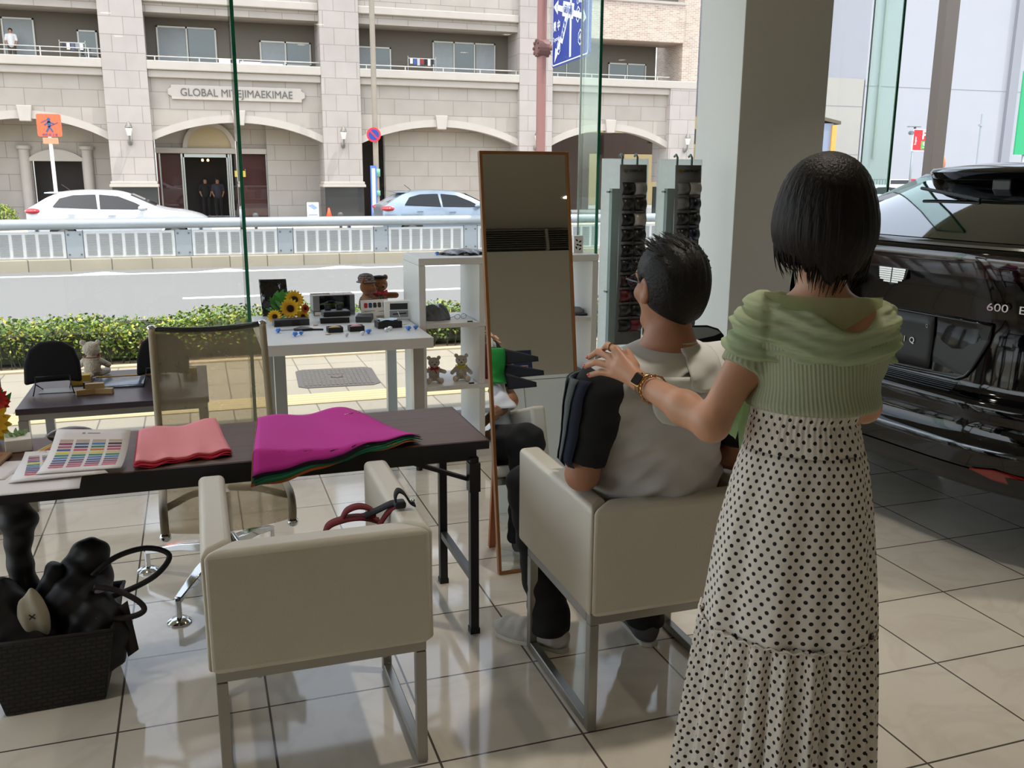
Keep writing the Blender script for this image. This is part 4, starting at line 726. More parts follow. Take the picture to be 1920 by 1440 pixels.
# ---------------------------------------------------------------- soft toys
def fur(name, c): return mat(name, c, 0.95, var=0.16, vscale=90, bump=0.9, bscale=160, sheen=0.3)
def teddy(label, loc, rz, h, f, muzzle=None, bow=None, group='teddy bears', hat=None, vest=None, back=False, wave=0.0, fluff=0.0):
    t = thing('teddy_bear', label, 'teddy bear', loc, rz, group); s = h
    hz = 0.74
    def fn(p):
        p = p/s
        d = ellf(p, (0, 0.02, 0.31), (.20, .17, .29)); d = smin(d, ellf(p, (0, -0.02, hz), (.215, .19, .19)), .04)
        for i in (-1, 1):
            d = smin(d, ellf(p, (i*.185, 0.03, hz+.17), (.075, .045, .075)), .02)
            d = smin(d, cap(p, (i*.17, 0, .45), (i*(.34+wave*.05), -.13-wave*.05*i, .30+wave*(.18 if i > 0 else .22)), .08, .075), .04)
            d = smin(d, cap(p, (i*.14, -.06, .11), (i*.24, -.34, .10), .10, .085), .04); d = smin(d, ellf(p, (i*.25, -.39, .13), (.075, .05, .11)), .03)
        d = smin(d, ellf(p, (0, -.19, hz-.05), (.10, .08, .08)), .03)
        if back: d = smin(d, ellf(p, (0, .2, .1), (.07, .06, .06)), .03)
        if fluff: d = d + fluff*(np.sin(p[..., 0]*61+p[..., 2]*40)*np.sin(p[..., 1]*57+p[..., 2]*33)*np.sin(p[..., 2]*71))
        return d*s
    skin(fn, np.array((-.5, -.5, -.02))*s, np.array((.5, .36, 1.02))*s, s/58).o('body', f, t, True)
    dk = mat('toy_black', '14100e', 0.25); m2 = muzzle or f
    MB().ell((0, -.272*s, (hz-.03)*s), (.034*s, .022*s, .024*s), 8).o('nose', dk, t, True)
    for i in (-1, 1):
        MB().ell((i*.075*s, -.188*s, (hz+.045)*s), (.02*s, .016*s, .022*s), 8).o('eye', dk, t, True)
        MB().ell((i*.25*s, -.432*s, .13*s), (.055*s, .012*s, .08*s), 8).o('foot_pad', m2, t, True)
    if bow:
        b = MB()
        for i in (-1, 1): b.rings([[(i*x*s, (-.175+.03*math.cos(a))*s, (.53+dz+hh*math.sin(a))*s) for a in [2*math.pi*k/10 for k in range(10)]] for x, hh, dz in ((.005, .022, 0), (.06, .05, .01), (.12, .07, .02), (.15, .06, .02))])
        b.ell((0, -.18*s, .53*s), (.03*s, .035*s, .035*s), 8); b.tube([(.21*s*math.cos(a), (.0+.18*math.sin(a))*s, .545*s) for a in [2*math.pi*k/20 for k in range(20)]], .014*s, 6, True)
        b.tube([(0, -.2*s, .52*s), (.05*s, -.215*s, .42*s), (.08*s, -.22*s, .36*s)], .016*s, 6); b.o('bow', bow, t, True)
    if vest:
        skin(lambda p: smax(ellf(p/s, (0, .02, .31), (.225, .195, .27))*s, np.abs(p[..., 2]-.32*s)-.17*s, .01*s), np.array((-.3, -.3, 0))*s, np.array((.3, .3, .7))*s, s/50).o('vest', vest, t, True)
    if hat: hat(t, s, hz)
    return t
cream = fur('fur_cream', 'd9cfc0'); tan = fur('fur_tan', 'b08a5e'); brown = fur('fur_brown', '8a5226'); whitef = fur('fur_white', 'dcd4c8'); pad = mat('toy_pad', 'cdb79b', 0.9)
rb = mat('ribbon_red', 'b3182a', 0.5); yb = mat('ribbon_yellow', 'd8c63c', 0.5); brb = mat('ribbon_brown', '8a4a30', 0.6)
teddy('small white teddy bear with a red bow sitting on the cube shelf', (1.205, 4.90, 0.4225), R(-8), 0.15, whitef, pad, rb, wave=.6)
teddy('small white teddy bear with a yellow bow sitting on the cube shelf', (1.365, 4.91, 0.4225), R(-14), 0.152, whitef, pad, yb)
plaid = brickmat('plaid_cloth', '7a6f70', '9c8d86', '4a4246', 0.012, 0.012, 0.002, 0.95); plaid2 = brickmat('plaid_dark', '3c4038', '565448', '8a8678', 0.014, 0.014, 0.002, 0.95)
def bonnet(t, s, hz):
    MB().lathe([(.24, .86), (.25, .88), (.20, .9), (.21, .98), (.16, 1.06), (.05, 1.09)], (0, .02, 0)).xf(Matrix.Diagonal((s, s, s, 1))).o('hat', plaid, t, True)
def beret(t, s, hz): MB().lathe([(.12, .90), (.19, .92), (.19, .95), (.02, .975)], (0.01, .0, 0)).xf(Matrix.Diagonal((s, s, s, 1))).o('hat', mat('felt_black', '1b1718', 0.9), t, True)
teddy('brown teddy bear in a plaid hat and vest on the white display table', (0.90, 5.22, 0.7605), R(62), 0.222, brown, mat('toy_pad_tan', 'b98a5c', .9), None, hat=bonnet, vest=plaid, wave=.4)
teddy('brown teddy bear with a black cap and red bow on the white display table', (0.985, 5.30, 0.7605), R(12), 0.225, brown, None, rb, hat=beret, vest=plaid2, wave=.9)
teddy('fluffy cream teddy bear seen from behind on the low dark table', (-0.555, 5.20, 0.5005), R(170), 0.205, cream, None, brb, back=True, fluff=.008)
teddy('tan teddy bear with a red bow on the low dark table', (-0.285, 5.17, 0.5005), R(70), 0.205, tan, None, mat('ribbon_scarlet', 'd02a20', .5), fluff=.006)
teddy('brown teddy bear in red in the bottom cube of the shelf, half behind the mirror', (1.608, 4.93, 0.061), R(-20), 0.30, fur('fur_umber', '5a3a22'), None, rb, vest=mat('knit_red', '8a1520', .95))

# ---------------------------------------------------------------- helpers for small things
def bx(name, label, cat, loc, rz, size, m, bev=0.001, group=None):
    t = thing(name, label, cat, loc, rz, group); MB().box(-size[0]/2, size[0]/2, -size[1]/2, size[1]/2, 0, size[2]).o('body', m, t, bev=bev); return t
petal = bpy.data.materials.new('petal_sunflower'); petal.use_nodes = True; MATS['petal_sunflower'] = petal
def petals(parent, c, nrm, r, colin='d9761c', colout='f0cf2e', name='flower'):
    m = MATS.get('petal_'+colin+colout)
    if m is None:
        m = mat('petal_'+colin+colout, colout, 0.7, var=0); at = N(m, 'ShaderNodeAttribute'); at.attribute_name = 'rad'; L(m, mixc(m, at.outputs['Fac'], colin, colout), bsdf(m).inputs['Base Color'])
    z = Vector(nrm).normalized(); x = z.orthogonal().normalized(); y = z.cross(x); b = MB(); rad = []
    for lay, (n_, r1, tl) in enumerate(((17, r, 0.15), (14, r*.82, 0.35))):
        for k in range(n_):
            a = 2*math.pi*k/n_+lay*.2; d = x*math.cos(a)+y*math.sin(a); e = z.cross(d); w_ = r*.17
            rows = []
            for u, ww in ((.25, .5), (.5, 1), (.75, .9), (.92, .45), (1.0, .06)):
                p = Vector(c)+d*r1*u+z*(r1*tl*u*u - r*.05*(u > .9)); rows.append([tuple(p-e*w_*ww), tuple(p+z*.004*r), tuple(p+e*w_*ww)]); rad += [u-.25]*3
            b.grid(rows)
    o = b.o(name, m, parent, True); at = o.data.attributes.new('rad', 'FLOAT', 'POINT'); at.data.foreach_set('value', [min(1, q*1.6) for q in rad])
    MB().ell((0, 0, 0), (r*.34, r*.34, r*.13), 10, frame(Vector(c)+z*r*.08, x, y)).o('disc', mat('seed_brown', '2e1508', 0.9, bump=1, bscale=300), o, True); return o
def leaf(b, c, d, n_, l, w_):
    d = Vector(d).normalized(); e = d.cross(Vector(n_)).normalized(); c = Vector(c); b.grid([[tuple(c+d*l*u-e*w_*ww), tuple(c+d*l*u+Vector(n_)*.1*l*(u-u*u)), tuple(c+d*l*u+e*w_*ww)] for u, ww in ((0, .1), (.3, .9), (.6, .8), (1, .05))])
t = thing('sunflower_bunch', 'bunch of artificial sunflowers lying on the white display table', 'flowers', (0.44, 5.14, 0.7605))
for c, nv, r in (((.02, -.04, .075), (.1, -1, .35), .058), ((.05, .02, .115), (.25, -1, .5), .056), ((-.065, -.06, .038), (-.2, -1, .5), .04), ((.085, -.045, .03), (.4, -1, .3), .038)): petals(t, c, nv, r)
petals(t, (.1, -.035, .072), (.5, -1, .2), .026, 'a02a10', 'cf4a18'); b = MB()
for k in range(9): leaf(b, (-.05+.02*(k % 3), .0+.01*k, .05+.008*k), (-1+.2*k, .1*k-.4, .5+.1*(k % 4)), (0, -.5, .8), .07, .022)
b.o('leaves', mat('leaf_green', '3f8a36', .7, var=.2), t, True); MB().tube([(.02, .0, .07), (.0, .03, .03), (-.03, .06, .008)], .006).o('stems', mat('leaf_green'), t, True)
# display table goods
gb = mat('black_card', '151517', 0.45); gch = mat('charcoal_card', '2f3033', 0.5)
t = thing('black_bag', 'glossy black wrapped square leaning upright at the back of the display table', 'package', (0.405, 5.36, 0.7605), R(-4)); wrk = mat('black_film', '1a1619', 0.12, spec=0.7, bump=1.0, bscale=16)
b = MB(); LM = Matrix.Rotation(R(-10), 4, 'X'); b.grid([[LM @ Vector((-.075+.15*u-.012*v, .006*math.sin(7*u+5*v)+.004*math.sin(13*v-6*u), .207*v)) for u in np.linspace(0, 1, 14)] for v in np.linspace(0, 1, 18)]); b.o('wrapping', wrk, t, True, solid=.004)
t = thing('gift_box', 'grey window gift box holding a lime green model car', 'box', (0.722, 5.36, 0.7605), R(1)); gm_ = mat('box_grey', '8b8d91', 0.5)
b = MB().box(-.118, .118, -.065, .06, 0, .0285).box(-.118, .118, .05, .06, .012, .112).box(-.118, -.108, -.065, .05, .012, .112).box(.108, .118, -.065, .05, .012, .112).box(-.108, -.082, -.065, -.062, .012, .112).box(.09, .108, -.065, -.062, .012, .112); b.o('carton', gm_, t)
MB().box(-.118, .118, -.065, .06, .1125, .115).o('clear_top', glassmat('film_clear', 'c8ccd2', .06), t); MB().box(-.082, .09, -.066, -.0645, .012, .112).o('window', MATS['film_clear'], t); MB().box(-.11, -.075, -.067, -.0655, .004, .022).o('barcode_label', pw, t); MB().box(-.07, .085, .045, .05, .012, .095).o('inner_backdrop', mat('box_inner', '4c4f55', .6), t)
t = thing('model_car', 'lime green model sports car inside the grey window box', 'toy car', (0.705, 5.335, 0.790), R(0)); lime = mat('lime_paint', '9db52c', 0.2, coat=.6)
def toycar(p):
    q = p*1.0; d = boxf(q, (0, 0, .022), (.078, .032, .010), .009); d = smin(d, ellf(q, (.008, 0, .030), (.045, .027, .020)), .012); d = smin(d, ellf(q, (-.05, 0, .024), (.03, .03, .011)), .01); d = smin(d, ellf(q, (.062, 0, .03), (.018, .031, .011)), .008)
    for x in (-.048, .05): d = smax(d, -(np.hypot(q[..., 0]-x, q[..., 2]-.014)-.0155), .003)
    return d
skin(toycar, (-.09, -.04, 0), (.09, .04, .06), .003).o('body', lime, t, True)
for x in (-.048, .05):
    for y in (-.026, .026): MB().cyl((x, y-.005, .014), (x, y+.005, .014), .0135, n=14).o('wheel', rubber, t, True, ang=40)
skin(lambda p: smax(ellf(p, (.008, 0, .031), (.040, .028, .0195)), .036-p[..., 2], .003), (-.05, -.04, .02), (.06, .04, .06), .003).o('cabin_glass', mat('tint_glass', '20261c', .05), t, True)
t = bx('pencil_case', 'long grey lidded box lying in front of the sunflowers', 'box', (0.452, 5.015, 0.7605), R(4), (0.185, 0.075, 0.034), gch); MB().box(-.085, -.055, -.0385, -.0376, .002, .022).o('dark_window', gb, t); MB().box(-.0, .04, -.0385, -.0376, .0, .03).o('ribbon', gb, t)
t = thing('tool_pouch', 'small black tool pouch lying open at the front of the display table', 'pouch', (0.50, 4.83, 0.7605), R(-18)); MB().prism([(-.05, -.02), (.0, -.035), (.05, -.01), (.02, .03), (-.03, .05)], .012).o('flap', gb, t, bev=.003); MB().box(.045, .1, -.006, .006, 0, .008).o('pen', blackm, t)
bx('flat_card', 'thin grey card lying at the front of the display table', 'card', (0.415, 4.86, 0.7605), R(6), (0.09, 0.04, 0.003), mat('card_grey', '9a9da3', .6), 0)
t = bx('ring_box', 'wide black gift box at the bottom of the stack on the display table', 'box', (0.69, 5.06, 0.7605), R(-5), (0.155, 0.11, 0.030), gb, .002); MB().box(-.079, .079, -.057, .057, .0301, .0322).o('silver_rim', mat('rim_silver', 'b9bcc0', .3, .5), t)
t = bx('open_box', 'open black gift box lying on the wider black one', 'box', (0.70, 5.08, 0.7930), R(2), (0.145, 0.095, 0.025), gb, .002); MB().box(-.066, .066, -.042, .042, .0251, .027).o('tray_liner', mat('liner_grey', '5a5b5e', .6), t)
for dx, rz, lb in ((-.04, -8, 'small black earring case standing on the open black box, left one'), (.022, 14, 'small black earring case standing on the open black box, right one')):
    t = thing('earring_case', lb, 'case', (0.70+dx, 5.09, 0.8205), R(rz)); MB().box(-.017, .017, -.007, .007, 0, .030, Matrix.Rotation(R(-14), 4, 'X')).o('case', gb, t, bev=.002); MB().box(-.008, .008, -.0078, -.0072, .008, .022, Matrix.Rotation(R(-14), 4, 'X')).o('stone', mat('stone_dark', '4b4d50', .2), t)
for x, y, c, lb in ((0.645, 4.735, 'c8a45c', 'small open black box with gold paper at the front of the display table'), (0.755, 4.74, 'd88a90', 'small open black box with pink lining at the front of the display table')):
    t = thing('small_box', lb, 'box', (x, y, 0.7605), R(3)); b = MB().box(-.038, .038, -.03, .03, 0, .003).box(-.038, -.034, -.03, .03, .003, .026).box(.034, .038, -.03, .03, .003, .026).box(-.034, .034, -.03, -.026, .003, .026).box(-.034, .034, .026, .03, .003, .026); b.o('tray', gb, t); MB().ell((0, 0, .019), (.033, .025, .011), 8).o('lining', mat('lining_'+c, c, .7, var=.3, vscale=120), t, True)
bx('lid_box', 'plain charcoal lidded box lying at an angle on the display table', 'box', (0.853, 5.05, 0.7605), R(-16), (0.085, 0.13, 0.032), mat('lid_charcoal', '3b3c40', .55), .003)
t = bx('black_box', 'black box with clear film on top near the right end of the display table', 'box', (0.935, 4.80, 0.7605), R(4), (0.13, 0.085, 0.036), gb, .003); MB().grid([[(-.05+.1*u, -.035+.07*v, .038+.006*abs(math.sin(5*u+4*v))) for u in np.linspace(0, 1, 10)] for v in np.linspace(0, 1, 8)]).o('clear_film', mat('film_shiny', '9fb4bd', .1, spec=.8), t)
t = thing('key_card', 'white card with five coloured key shapes standing before the plaid hatted bear', 'card', (0.92, 5.09, 0.7605), R(6)); KM = Matrix.Rotation(R(-8), 4, 'X'); MB().box(-.078, .078, -.001, .001, 0, .108, KM).box(-.05, .05, .001, .05, 0, .002).o('sheet', pw, t)
for k, c in enumerate(('b3262e', '20406e', '2a2628', '38302c', 'a4a8b0')): MB().prism(rr(-.010, .010, -.014, .014, .006), .0008, KM @ frame((-.05+.026*k, -.0012, .077), (1, 0, 0), (0, 0, 1))).o('key_print', mat('key_'+c, c, .4), t)
b = MB()
for z, x0, x1 in ((.045, -.06, .0), (.04, .02, .06), (.014, .005, .06), (.008, .008, .06)): b.box(x0, x1, -.0018, -.0012, z, z+.0025, KM)
b.o('print_lines', mat('print_dark', '6a6a6c', .7), t)
t = thing('pen_card', 'white boxed card picturing a silver pen at the right end of the display table', 'card', (1.045, 5.05, 0.7605), R(-4)); MB().box(-.078, .078, -.012, .03, 0, .102).o('box', pw, t, bev=.001)
MB().box(-.05, .048, -.0132, -.0122, .055, .09).o('dark_picture', mat('pic_dark', '26282a', .4), t); MB().box(-.052, .05, -.0132, -.0122, .012, .05).o('grey_picture', mat('pic_grey', '8d9098', .4), t); MB().bar((-.035, -.0142, .03), (.04, -.0142, .034), .007, .0015, (0, 1, 0)).o('pen_picture', gb, t); MB().bar((-.008, -.0148, .045), (.004, -.0148, .016), .005, .0015, (0, 1, 0)).o('pen_clip', pw, t)
gem = mat('gem_blue', '5b97ee', .12, spec=.6, var=.2, vscale=200); gemc = mat('gem_clear', 'dfe6ea', .04, spec=.9, var=.3, vscale=200)
lg = 'near the front edge of the white display table'
for i, (x, y, sc_, m_, lb) in enumerate([(.366, 4.79, 1, gem, 'faceted blue glass gem at the left front corner of the display table'), (.437, 4.66, 1, gem, 'faceted blue glass gem in front of the black tool pouch, left of two'), (.470, 4.69, .85, gem, 'faceted blue glass gem in front of the black tool pouch, right of two'), (.80, 4.63, 1.05, gem, 'faceted blue glass gem beside the pink lined box'), (1.015, 4.67, 1, gem, 'faceted blue glass gem at the right front corner, left of two'), (1.058, 4.69, .9, gem, 'faceted blue glass gem at the right front corner, right of two'), (.68, 4.58, .8, gemc, 'clear glass gem in front of the gold lined box'), (.765, 4.60, .8, gemc, 'clear glass gem in front of the pink lined box'), (.90, 4.665, .85, gemc, 'clear glass gem before the black film box, left of two'), (.925, 4.70, .85, gemc, 'clear glass gem before the black film box, right of two')]):
    t = tag(MB().lathe([(.003, 0), (.011, .008), (.013, .013), (.009, .019), (.001, .021)], n=8).xf(Matrix.Diagonal((sc_*1.25, sc_*1.25, sc_*1.15, 1))).o('glass_gem', m_), lb, 'gem', 'glass gems on the display table'); t.location = (x, y, .7605); t.rotation_euler = (0, 0, i*.7)
for x, y, c, lb in ((.575, 4.96, 'd9a98c', 'small peach petal right of the grey pencil box'), (.60, 4.66, 'dccb9c', 'small cream petal left of the gold lined box'), (.955, 4.97, 'e0d9b4', 'small cream petal before the white key card'), (1.035, 4.86, 'e0d9b4', 'small cream petal right of the black film box')):
    t = tag(MB().ell((0, 0, .003), (.016, .011, .0025), 8).o('silk_petal', mat('petal_'+c, c, .8), smooth=True), lb, 'petal', 'silk petals on the display table'); t.location = (x, y, .7605)
# shelf goods
film = mat('film_grey', '6d737a', .12, spec=.8, var=.35, vscale=14, bump=.6, bscale=30); filmb = mat('film_black', '16171a', .15, spec=.7, var=.3, vscale=12, bump=.5, bscale=30)
def crumple(name, label, loc, rz, r, m, seed):
    t = thing(name, label, 'bag', loc, rz)
    def fn(p):
        q = p/np.array(r); d = (vlen(q*np.array((1, 1, 1)))-1)*min(r)
        for k, f in enumerate(((19, 23, 31), (41, 37, 29))): d = d + .15*min(r)*np.abs(np.sin(p[..., 0]*f[0]/r[0]*.12+seed+p[..., 2]*f[1])*np.cos(p[..., 1]*f[1]+p[..., 0]*f[2]))
        return np.maximum(d, -p[..., 2])
    skin(fn, (-r[0]*1.2, -r[1]*1.2, -.01), (r[0]*1.2, r[1]*1.2, r[2]*1.2), max(r)/26).o('wrapping', m, t, True, ang=35); return t
crumple('wrapped_bag', 'grey crumpled plastic wrapped bag in the upper left cube of the shelf', (1.225, 4.93, .7675), R(5), (.088, .06, .10), film, 1.3)
t = crumple('plastic_bag', 'flat dark plastic wrapped bag on top of the cube shelf left of the mirror', (1.40, 4.98, 1.1185), R(-6), (.155, .11, .032), filmb, 2.2)
t = tag(MB().lathe([(.003, 0), (.011, .008), (.013, .013), (.009, .019), (.001, .021)], n=8).o('glass_gem', gem), 'faceted blue glass gem on top of the cube shelf', 'gem'); t.location = (1.243, 4.95, 1.1185)
for x, z, lb in ((1.385, .7675, 'tiny black tag on the upper board of the shelf'), (1.392, .4225, 'tiny black tag beside the yellow bow bear')): tag(MB().box(-.014, .014, -.006, .006, 0, .006).o('shelf_tag', gb), lb, 'tag').location = (x, 4.80, z)
t = thing('sunglasses', 'small pair of glasses lying on the upper shelf board', 'glasses', (1.36, 4.90, .7675), R(20)); MB().tube([(.018*math.cos(a)-.02, .002, .016+.013*math.sin(a)) for a in np.linspace(0, 6.28, 14)[:-1]], .0015, 6, True).tube([(.018*math.cos(a)+.022, .002, .016+.013*math.sin(a)) for a in np.linspace(0, 6.28, 14)[:-1]], .0015, 6, True).tube([(-.04, .002, .02), (-.042, .05, .004)], .0015, 6).tube([(.042, .002, .02), (.044, .05, .004)], .0015, 6).o('frame', steel, t)
t = bx('patterned_box', 'small white box with black leaf print on top of the shelf right of the mirror', 'box', (2.055, 4.93, 1.1185), R(8), (.06, .05, .095), pw); b = MB()
for x, z, a in ((-.012, .07, .6), (.01, .062, -.4), (-.006, .045, .2), (-.014, .028, .9), (.01, .02, -.7), (.012, .04, .3)): b.ell((x, -.0255, z), (.009, .0012, .005), 6, Matrix.Translation((x, 0, z)) @ Matrix.Rotation(a, 4, 'Y') @ Matrix.Translation((-x, 0, -z)))
b.o('leaf_print', gb, t)
t = thing('folded_cap', 'folded grey cap in the upper right cube of the shelf', 'cap', (2.045, 4.91, .7675)); MB().lathe([(.05, 0), (.052, .02), (.035, .038), (.005, .042)]).o('crown', mat('cap_grey', '7d8087', .9), t, True); MB().ell((.02, -.05, .008), (.04, .04, .005), 8).o('visor', mat('cap_dark', '3c3d42', .9), t, True)
bx('tray', 'flat black tray in the middle right cube of the shelf', 'tray', (2.03, 4.92, .4225), 0, (.13, .2, .02), gb, .006)
bx('red_black_box', 'red and black printed box in the middle cube of the shelf behind the mirror edge', 'box', (1.56, 4.92, .4225), 0, (.12, .08, .2), mat('box_redblack', '8c3030', .6, var=.6, vscale=40), .002)
# low table goods
def cushion_stand(label, loc, rz):
    t = thing('headrest_stand', label, 'display stand', loc, rz); b = MB(); b.prism([(-.13, .0), (-.125, .10), (-.10, .17), (-.05, .205), (0, .21), (.05, .205), (.10, .17), (.122, .10), (.125, .0), (.06, .012), (-.06, .012)], .05, Matrix.Rotation(R(-10), 4, 'X') @ frame((0, .03, .045), (1, 0, 0), (0, 0, 1))); b.o('pad', mat('black_fabric', '0d0c10', .9), t, True, bev=.015, seg=4, ang=60)
    for i in (-1, 1): MB().tube([(i*.075, -.03, .09), (i*.077, -.045, .055), (i*.09, -.06, .003)], .0028, 6).tube([(i*.075, -.025, .05), (i*.06, .09, .003)], .0028, 6).o('wire_leg', blackm, t, True)
    MB().cyl((-.075, -.03, .09), (.075, -.03, .09), .0028, n=6).o('wire_bar', blackm, t, True); return t
cushion_stand('black rounded pad on a wire stand at the left end of the low dark table', (-.70, 4.88, .5005), R(3)); cushion_stand('black rounded pad on a wire stand behind the mesh chair on the low dark table', (-.20, 4.93, .5005), R(-8))
pine = mat('pine_block', 'b79a6c', .6, var=.15, vscale=30)
for x, y, z, rz, lb in ((-.555, 4.80, .5005, 12, 'pale wooden block lying on the low table, lower left of three'), (-.472, 4.80, .5005, -14, 'pale wooden block lying on the low table, lower right of three'), (-.513, 4.81, .5265, 3, 'pale wooden block lying on top of two others')): bx('wood_block', lb, 'block', (x, y, z), R(rz), (.085, .03, .0255), pine, .001, 'wooden blocks')
bx('yellow_box', 'yellow card box beside the black pad at the left on the low table', 'box', (-.60, 5.05, .5005), R(4), (.09, .06, .05), mat('card_yellow', 'c9a43c', .6), .001); bx('yellow_box', 'yellow card box seen through the mesh chair on the low table', 'box', (-.075, 5.06, .5005), R(8), (.065, .05, .05), mat('card_yellow2', 'b79a52', .6), .001); bx('dark_bottle', 'small dark square bottle behind the wooden blocks', 'bottle', (-.56, 4.90, .5005), 0, (.028, .028, .04), gb)
t = thing('brochure', 'open glossy brochure with a gold edge lying on the low dark table', 'book', (-.41, 5.0, .5005), R(-3)); MB().grid([[(-.13+.25*u, -.1+.2*v, .006+.012*math.sin(math.pi*v)*u+.01*v) for u in np.linspace(0, 1, 8)] for v in np.linspace(0, 1, 10)]).o('pages', mat('page_blue', '5d6d80', .15, var=.6, vscale=16), t, True, solid=.004); MB().tube([(-.13, .1, .02), (-.02, .105, .018), (.12, .1, .02)], .004).o('gold_edge', mat('edge_gold', 'b58f3c', .4, .4), t)
bx('leaflet', 'thin pale leaflet under the left black pad on the low table', 'leaflet', (-.67, 4.92, .5005), R(-4), (.2, .1, .003), mat('leaf_pale', '8f8a84', .5), 0)
# ---------------------------------------------------------------- folding table goods
TZ = .7005
def clothstack(name, label, quad, layers, amp, drape=None):
    """soft folded swatches: a quad (bl, br, tr, tl) on the table, one part per colour layer"""
    t = thing(name, label, 'cloth', (0, 0, 0)); q = [Vector(p) for p in quad]; n = 26
    for k, c in enumerate(layers):
        rows = []; sh = (len(layers)-1-k)*.0035
        for i in range(n):
            v = i/(n-1); row = []
            for j in range(n):
                u = j/(n-1); p = (q[0]*(1-u)+q[1]*u)*(1-v)+(q[3]*(1-u)+q[2]*u)*v
                w_ = amp*(.35+.65*v if drape is None else 1)*(.5+.5*math.sin(9*u+2.2*v+.6)*math.cos(3.5*v-.5))+.35*amp*math.sin(21*u+1)*(1-v)**3+.25*amp*math.sin(6*u*v+3)
                x, y, z = p.x+sh*(.4-u*.1)*(1 if k % 2 else -1), p.y-sh*(1-v)*(1.5+.6*math.sin(9*u+k)), TZ+.002+.0026*k+max(w_, 0)
                if y < 2.815: z -= (2.815-y)*(.75 if drape is None else drape); y = 2.815-(2.815-y)*.45
                row.append((x, y, z))
            rows.append(row)
        MB().grid(rows).o('swatch', mat('felt_'+c, c, .9, var=.04, vscale=9), t, True, solid=.0018)
    return t
clothstack('cloth_swatches', 'stack of pink cloth swatches with red ones beneath on the folding table', [(-.214, 2.85), (.062, 2.905), (.024, 3.275), (-.222, 3.225)], ['a8163a', 'c82a44', 'b01e34', 'd84a58', 'e89098'], .013)
t = clothstack('cloth_swatches', 'stack of magenta cloth swatches draped over the front edge of the folding table', [(.115, 2.71), (.655, 2.865), (.475, 3.275), (.165, 3.255)], ['a85a1c', '1e6a4c', '12604a', '18181c', '2a1830', 'c4309c'], .015, .62)
t2 = thing('bulldog_clip', 'small gold wire clip on the corner of the magenta swatches', 'clip', (.487, 3.19, .728), R(-12)); gold = mat('clip_gold', 'c9a27a', .25, .9); MB().tube([(-.03, -.012, .0), (.0, -.012, .004), (.0, .012, .004), (-.03, .012, .0)], .0015, 6).tube([(.002, -.014, -.004), (.022, -.008, .006), (.022, .008, .006), (.002, .014, -.004)], .0018, 6).o('wire', gold, t2, True); MB().box(-.003, .012, -.018, .018, -.0055, -.0035).o('jaw', gold, t2)
COLS = ['b9a896', '2b2630', '35406a', '5f4a72', 'd9cf3c', '2c7f5c', '3a4c8c', '54407a', '8c2a5a', 'd0405e', '6a5a58', '475a80', 'c8743a', 'd6c880', '3f78b8', 'b05070']
def sheet(name, label, cat, quad, cols=4, bars=True, lift=0.0, z0=TZ, thick=.0012):
    t = thing(name, label, cat, (0, 0, 0)); q = [Vector(p) for p in quad]
    at = lambda u, v, dz=0: (lambda p: Vector((p.x, p.y, z0+lift*v**2.2+dz+.002)))((q[0]*(1-u)+q[1]*u)*(1-v)+(q[3]*(1-u)+q[2]*u)*v)
    MB().grid([[tuple(at(u, v)) for u in np.linspace(0, 1, 8)] for v in np.linspace(0, 1, 12)]).o('paper', mat('chart_paper', 'e6e2e4', .7, var=.02), t, True, solid=thick)
    if bars:
        ms = [mat('ink_'+c, c, .6, var=0) for c in COLS]; b = MB()
        for c in range(cols):
            for r in range(11):
                u0, u1 = .09+c*.86/cols, .09+(c+.82)*.86/cols; v1 = .82-r*.062; v0 = v1-(.042 if r != 0 else .05); b.m = (0 if r == 0 else (r*7+c*3+1) % len(COLS)) if r < 4 else [4, 5, 14, 6, 7, 8, 9][min(r-4, 6)] if c % 2 == 0 else [13, 5, 14, 3, 8, 15, 9][min(r-4, 6)]
                b.grid([[tuple(at(u, v, .0012)) for u in (u0, u1)] for v in (v0, v1)])
        b.o('colour_bars', ms, t)
    b = MB(); b.grid([[tuple(at(u, v, .0012)) for u in (.36, .40)] for v in (.92, .945)]).grid([[tuple(at(u, v, .0012)) for u in (.43, .6)] for v in (.925, .94)]); b.o('heading_print', mat('print_heading', '8b8790', .7), t)
    return t
sheet('colour_chart', 'white sheet of printed colour bars, uppermost on the folding table beside the pink swatches', 'paper', [(-.478, 2.83), (-.252, 2.822), (-.232, 3.02), (-.45, 3.095)], 4, lift=.06, z0=TZ+.012)
for k in range(4): sheet('colour_chart', ['white sheet of the stack under the topmost colour chart'][0], 'paper', [(-.545+.006*k, 2.80-.004*k), (-.315+.01*k, 2.812-.006*k), (-.39, 3.08), (-.545, 3.09)], 4, bars=(k == 3), z0=TZ+.0015+.0022*k)['group'] = 'stacked colour charts'
bpy.data.objects['colour_chart.004']['label'] = 'white sheet of colour bars half covered by the topmost chart'
sheet('price_sheet', 'white printed sheet hanging over the front left edge of the folding table', 'paper', [(-.60, 2.70), (-.352, 2.70), (-.36, 2.86), (-.62, 2.90)], 1, bars=False, z0=TZ-.0005)
sheet('form_sheet', 'white printed form under the colour charts at the left edge', 'paper', [(-.69, 2.84), (-.56, 2.84), (-.52, 3.02), (-.66, 3.03)], 1, bars=False, z0=TZ+.0005)
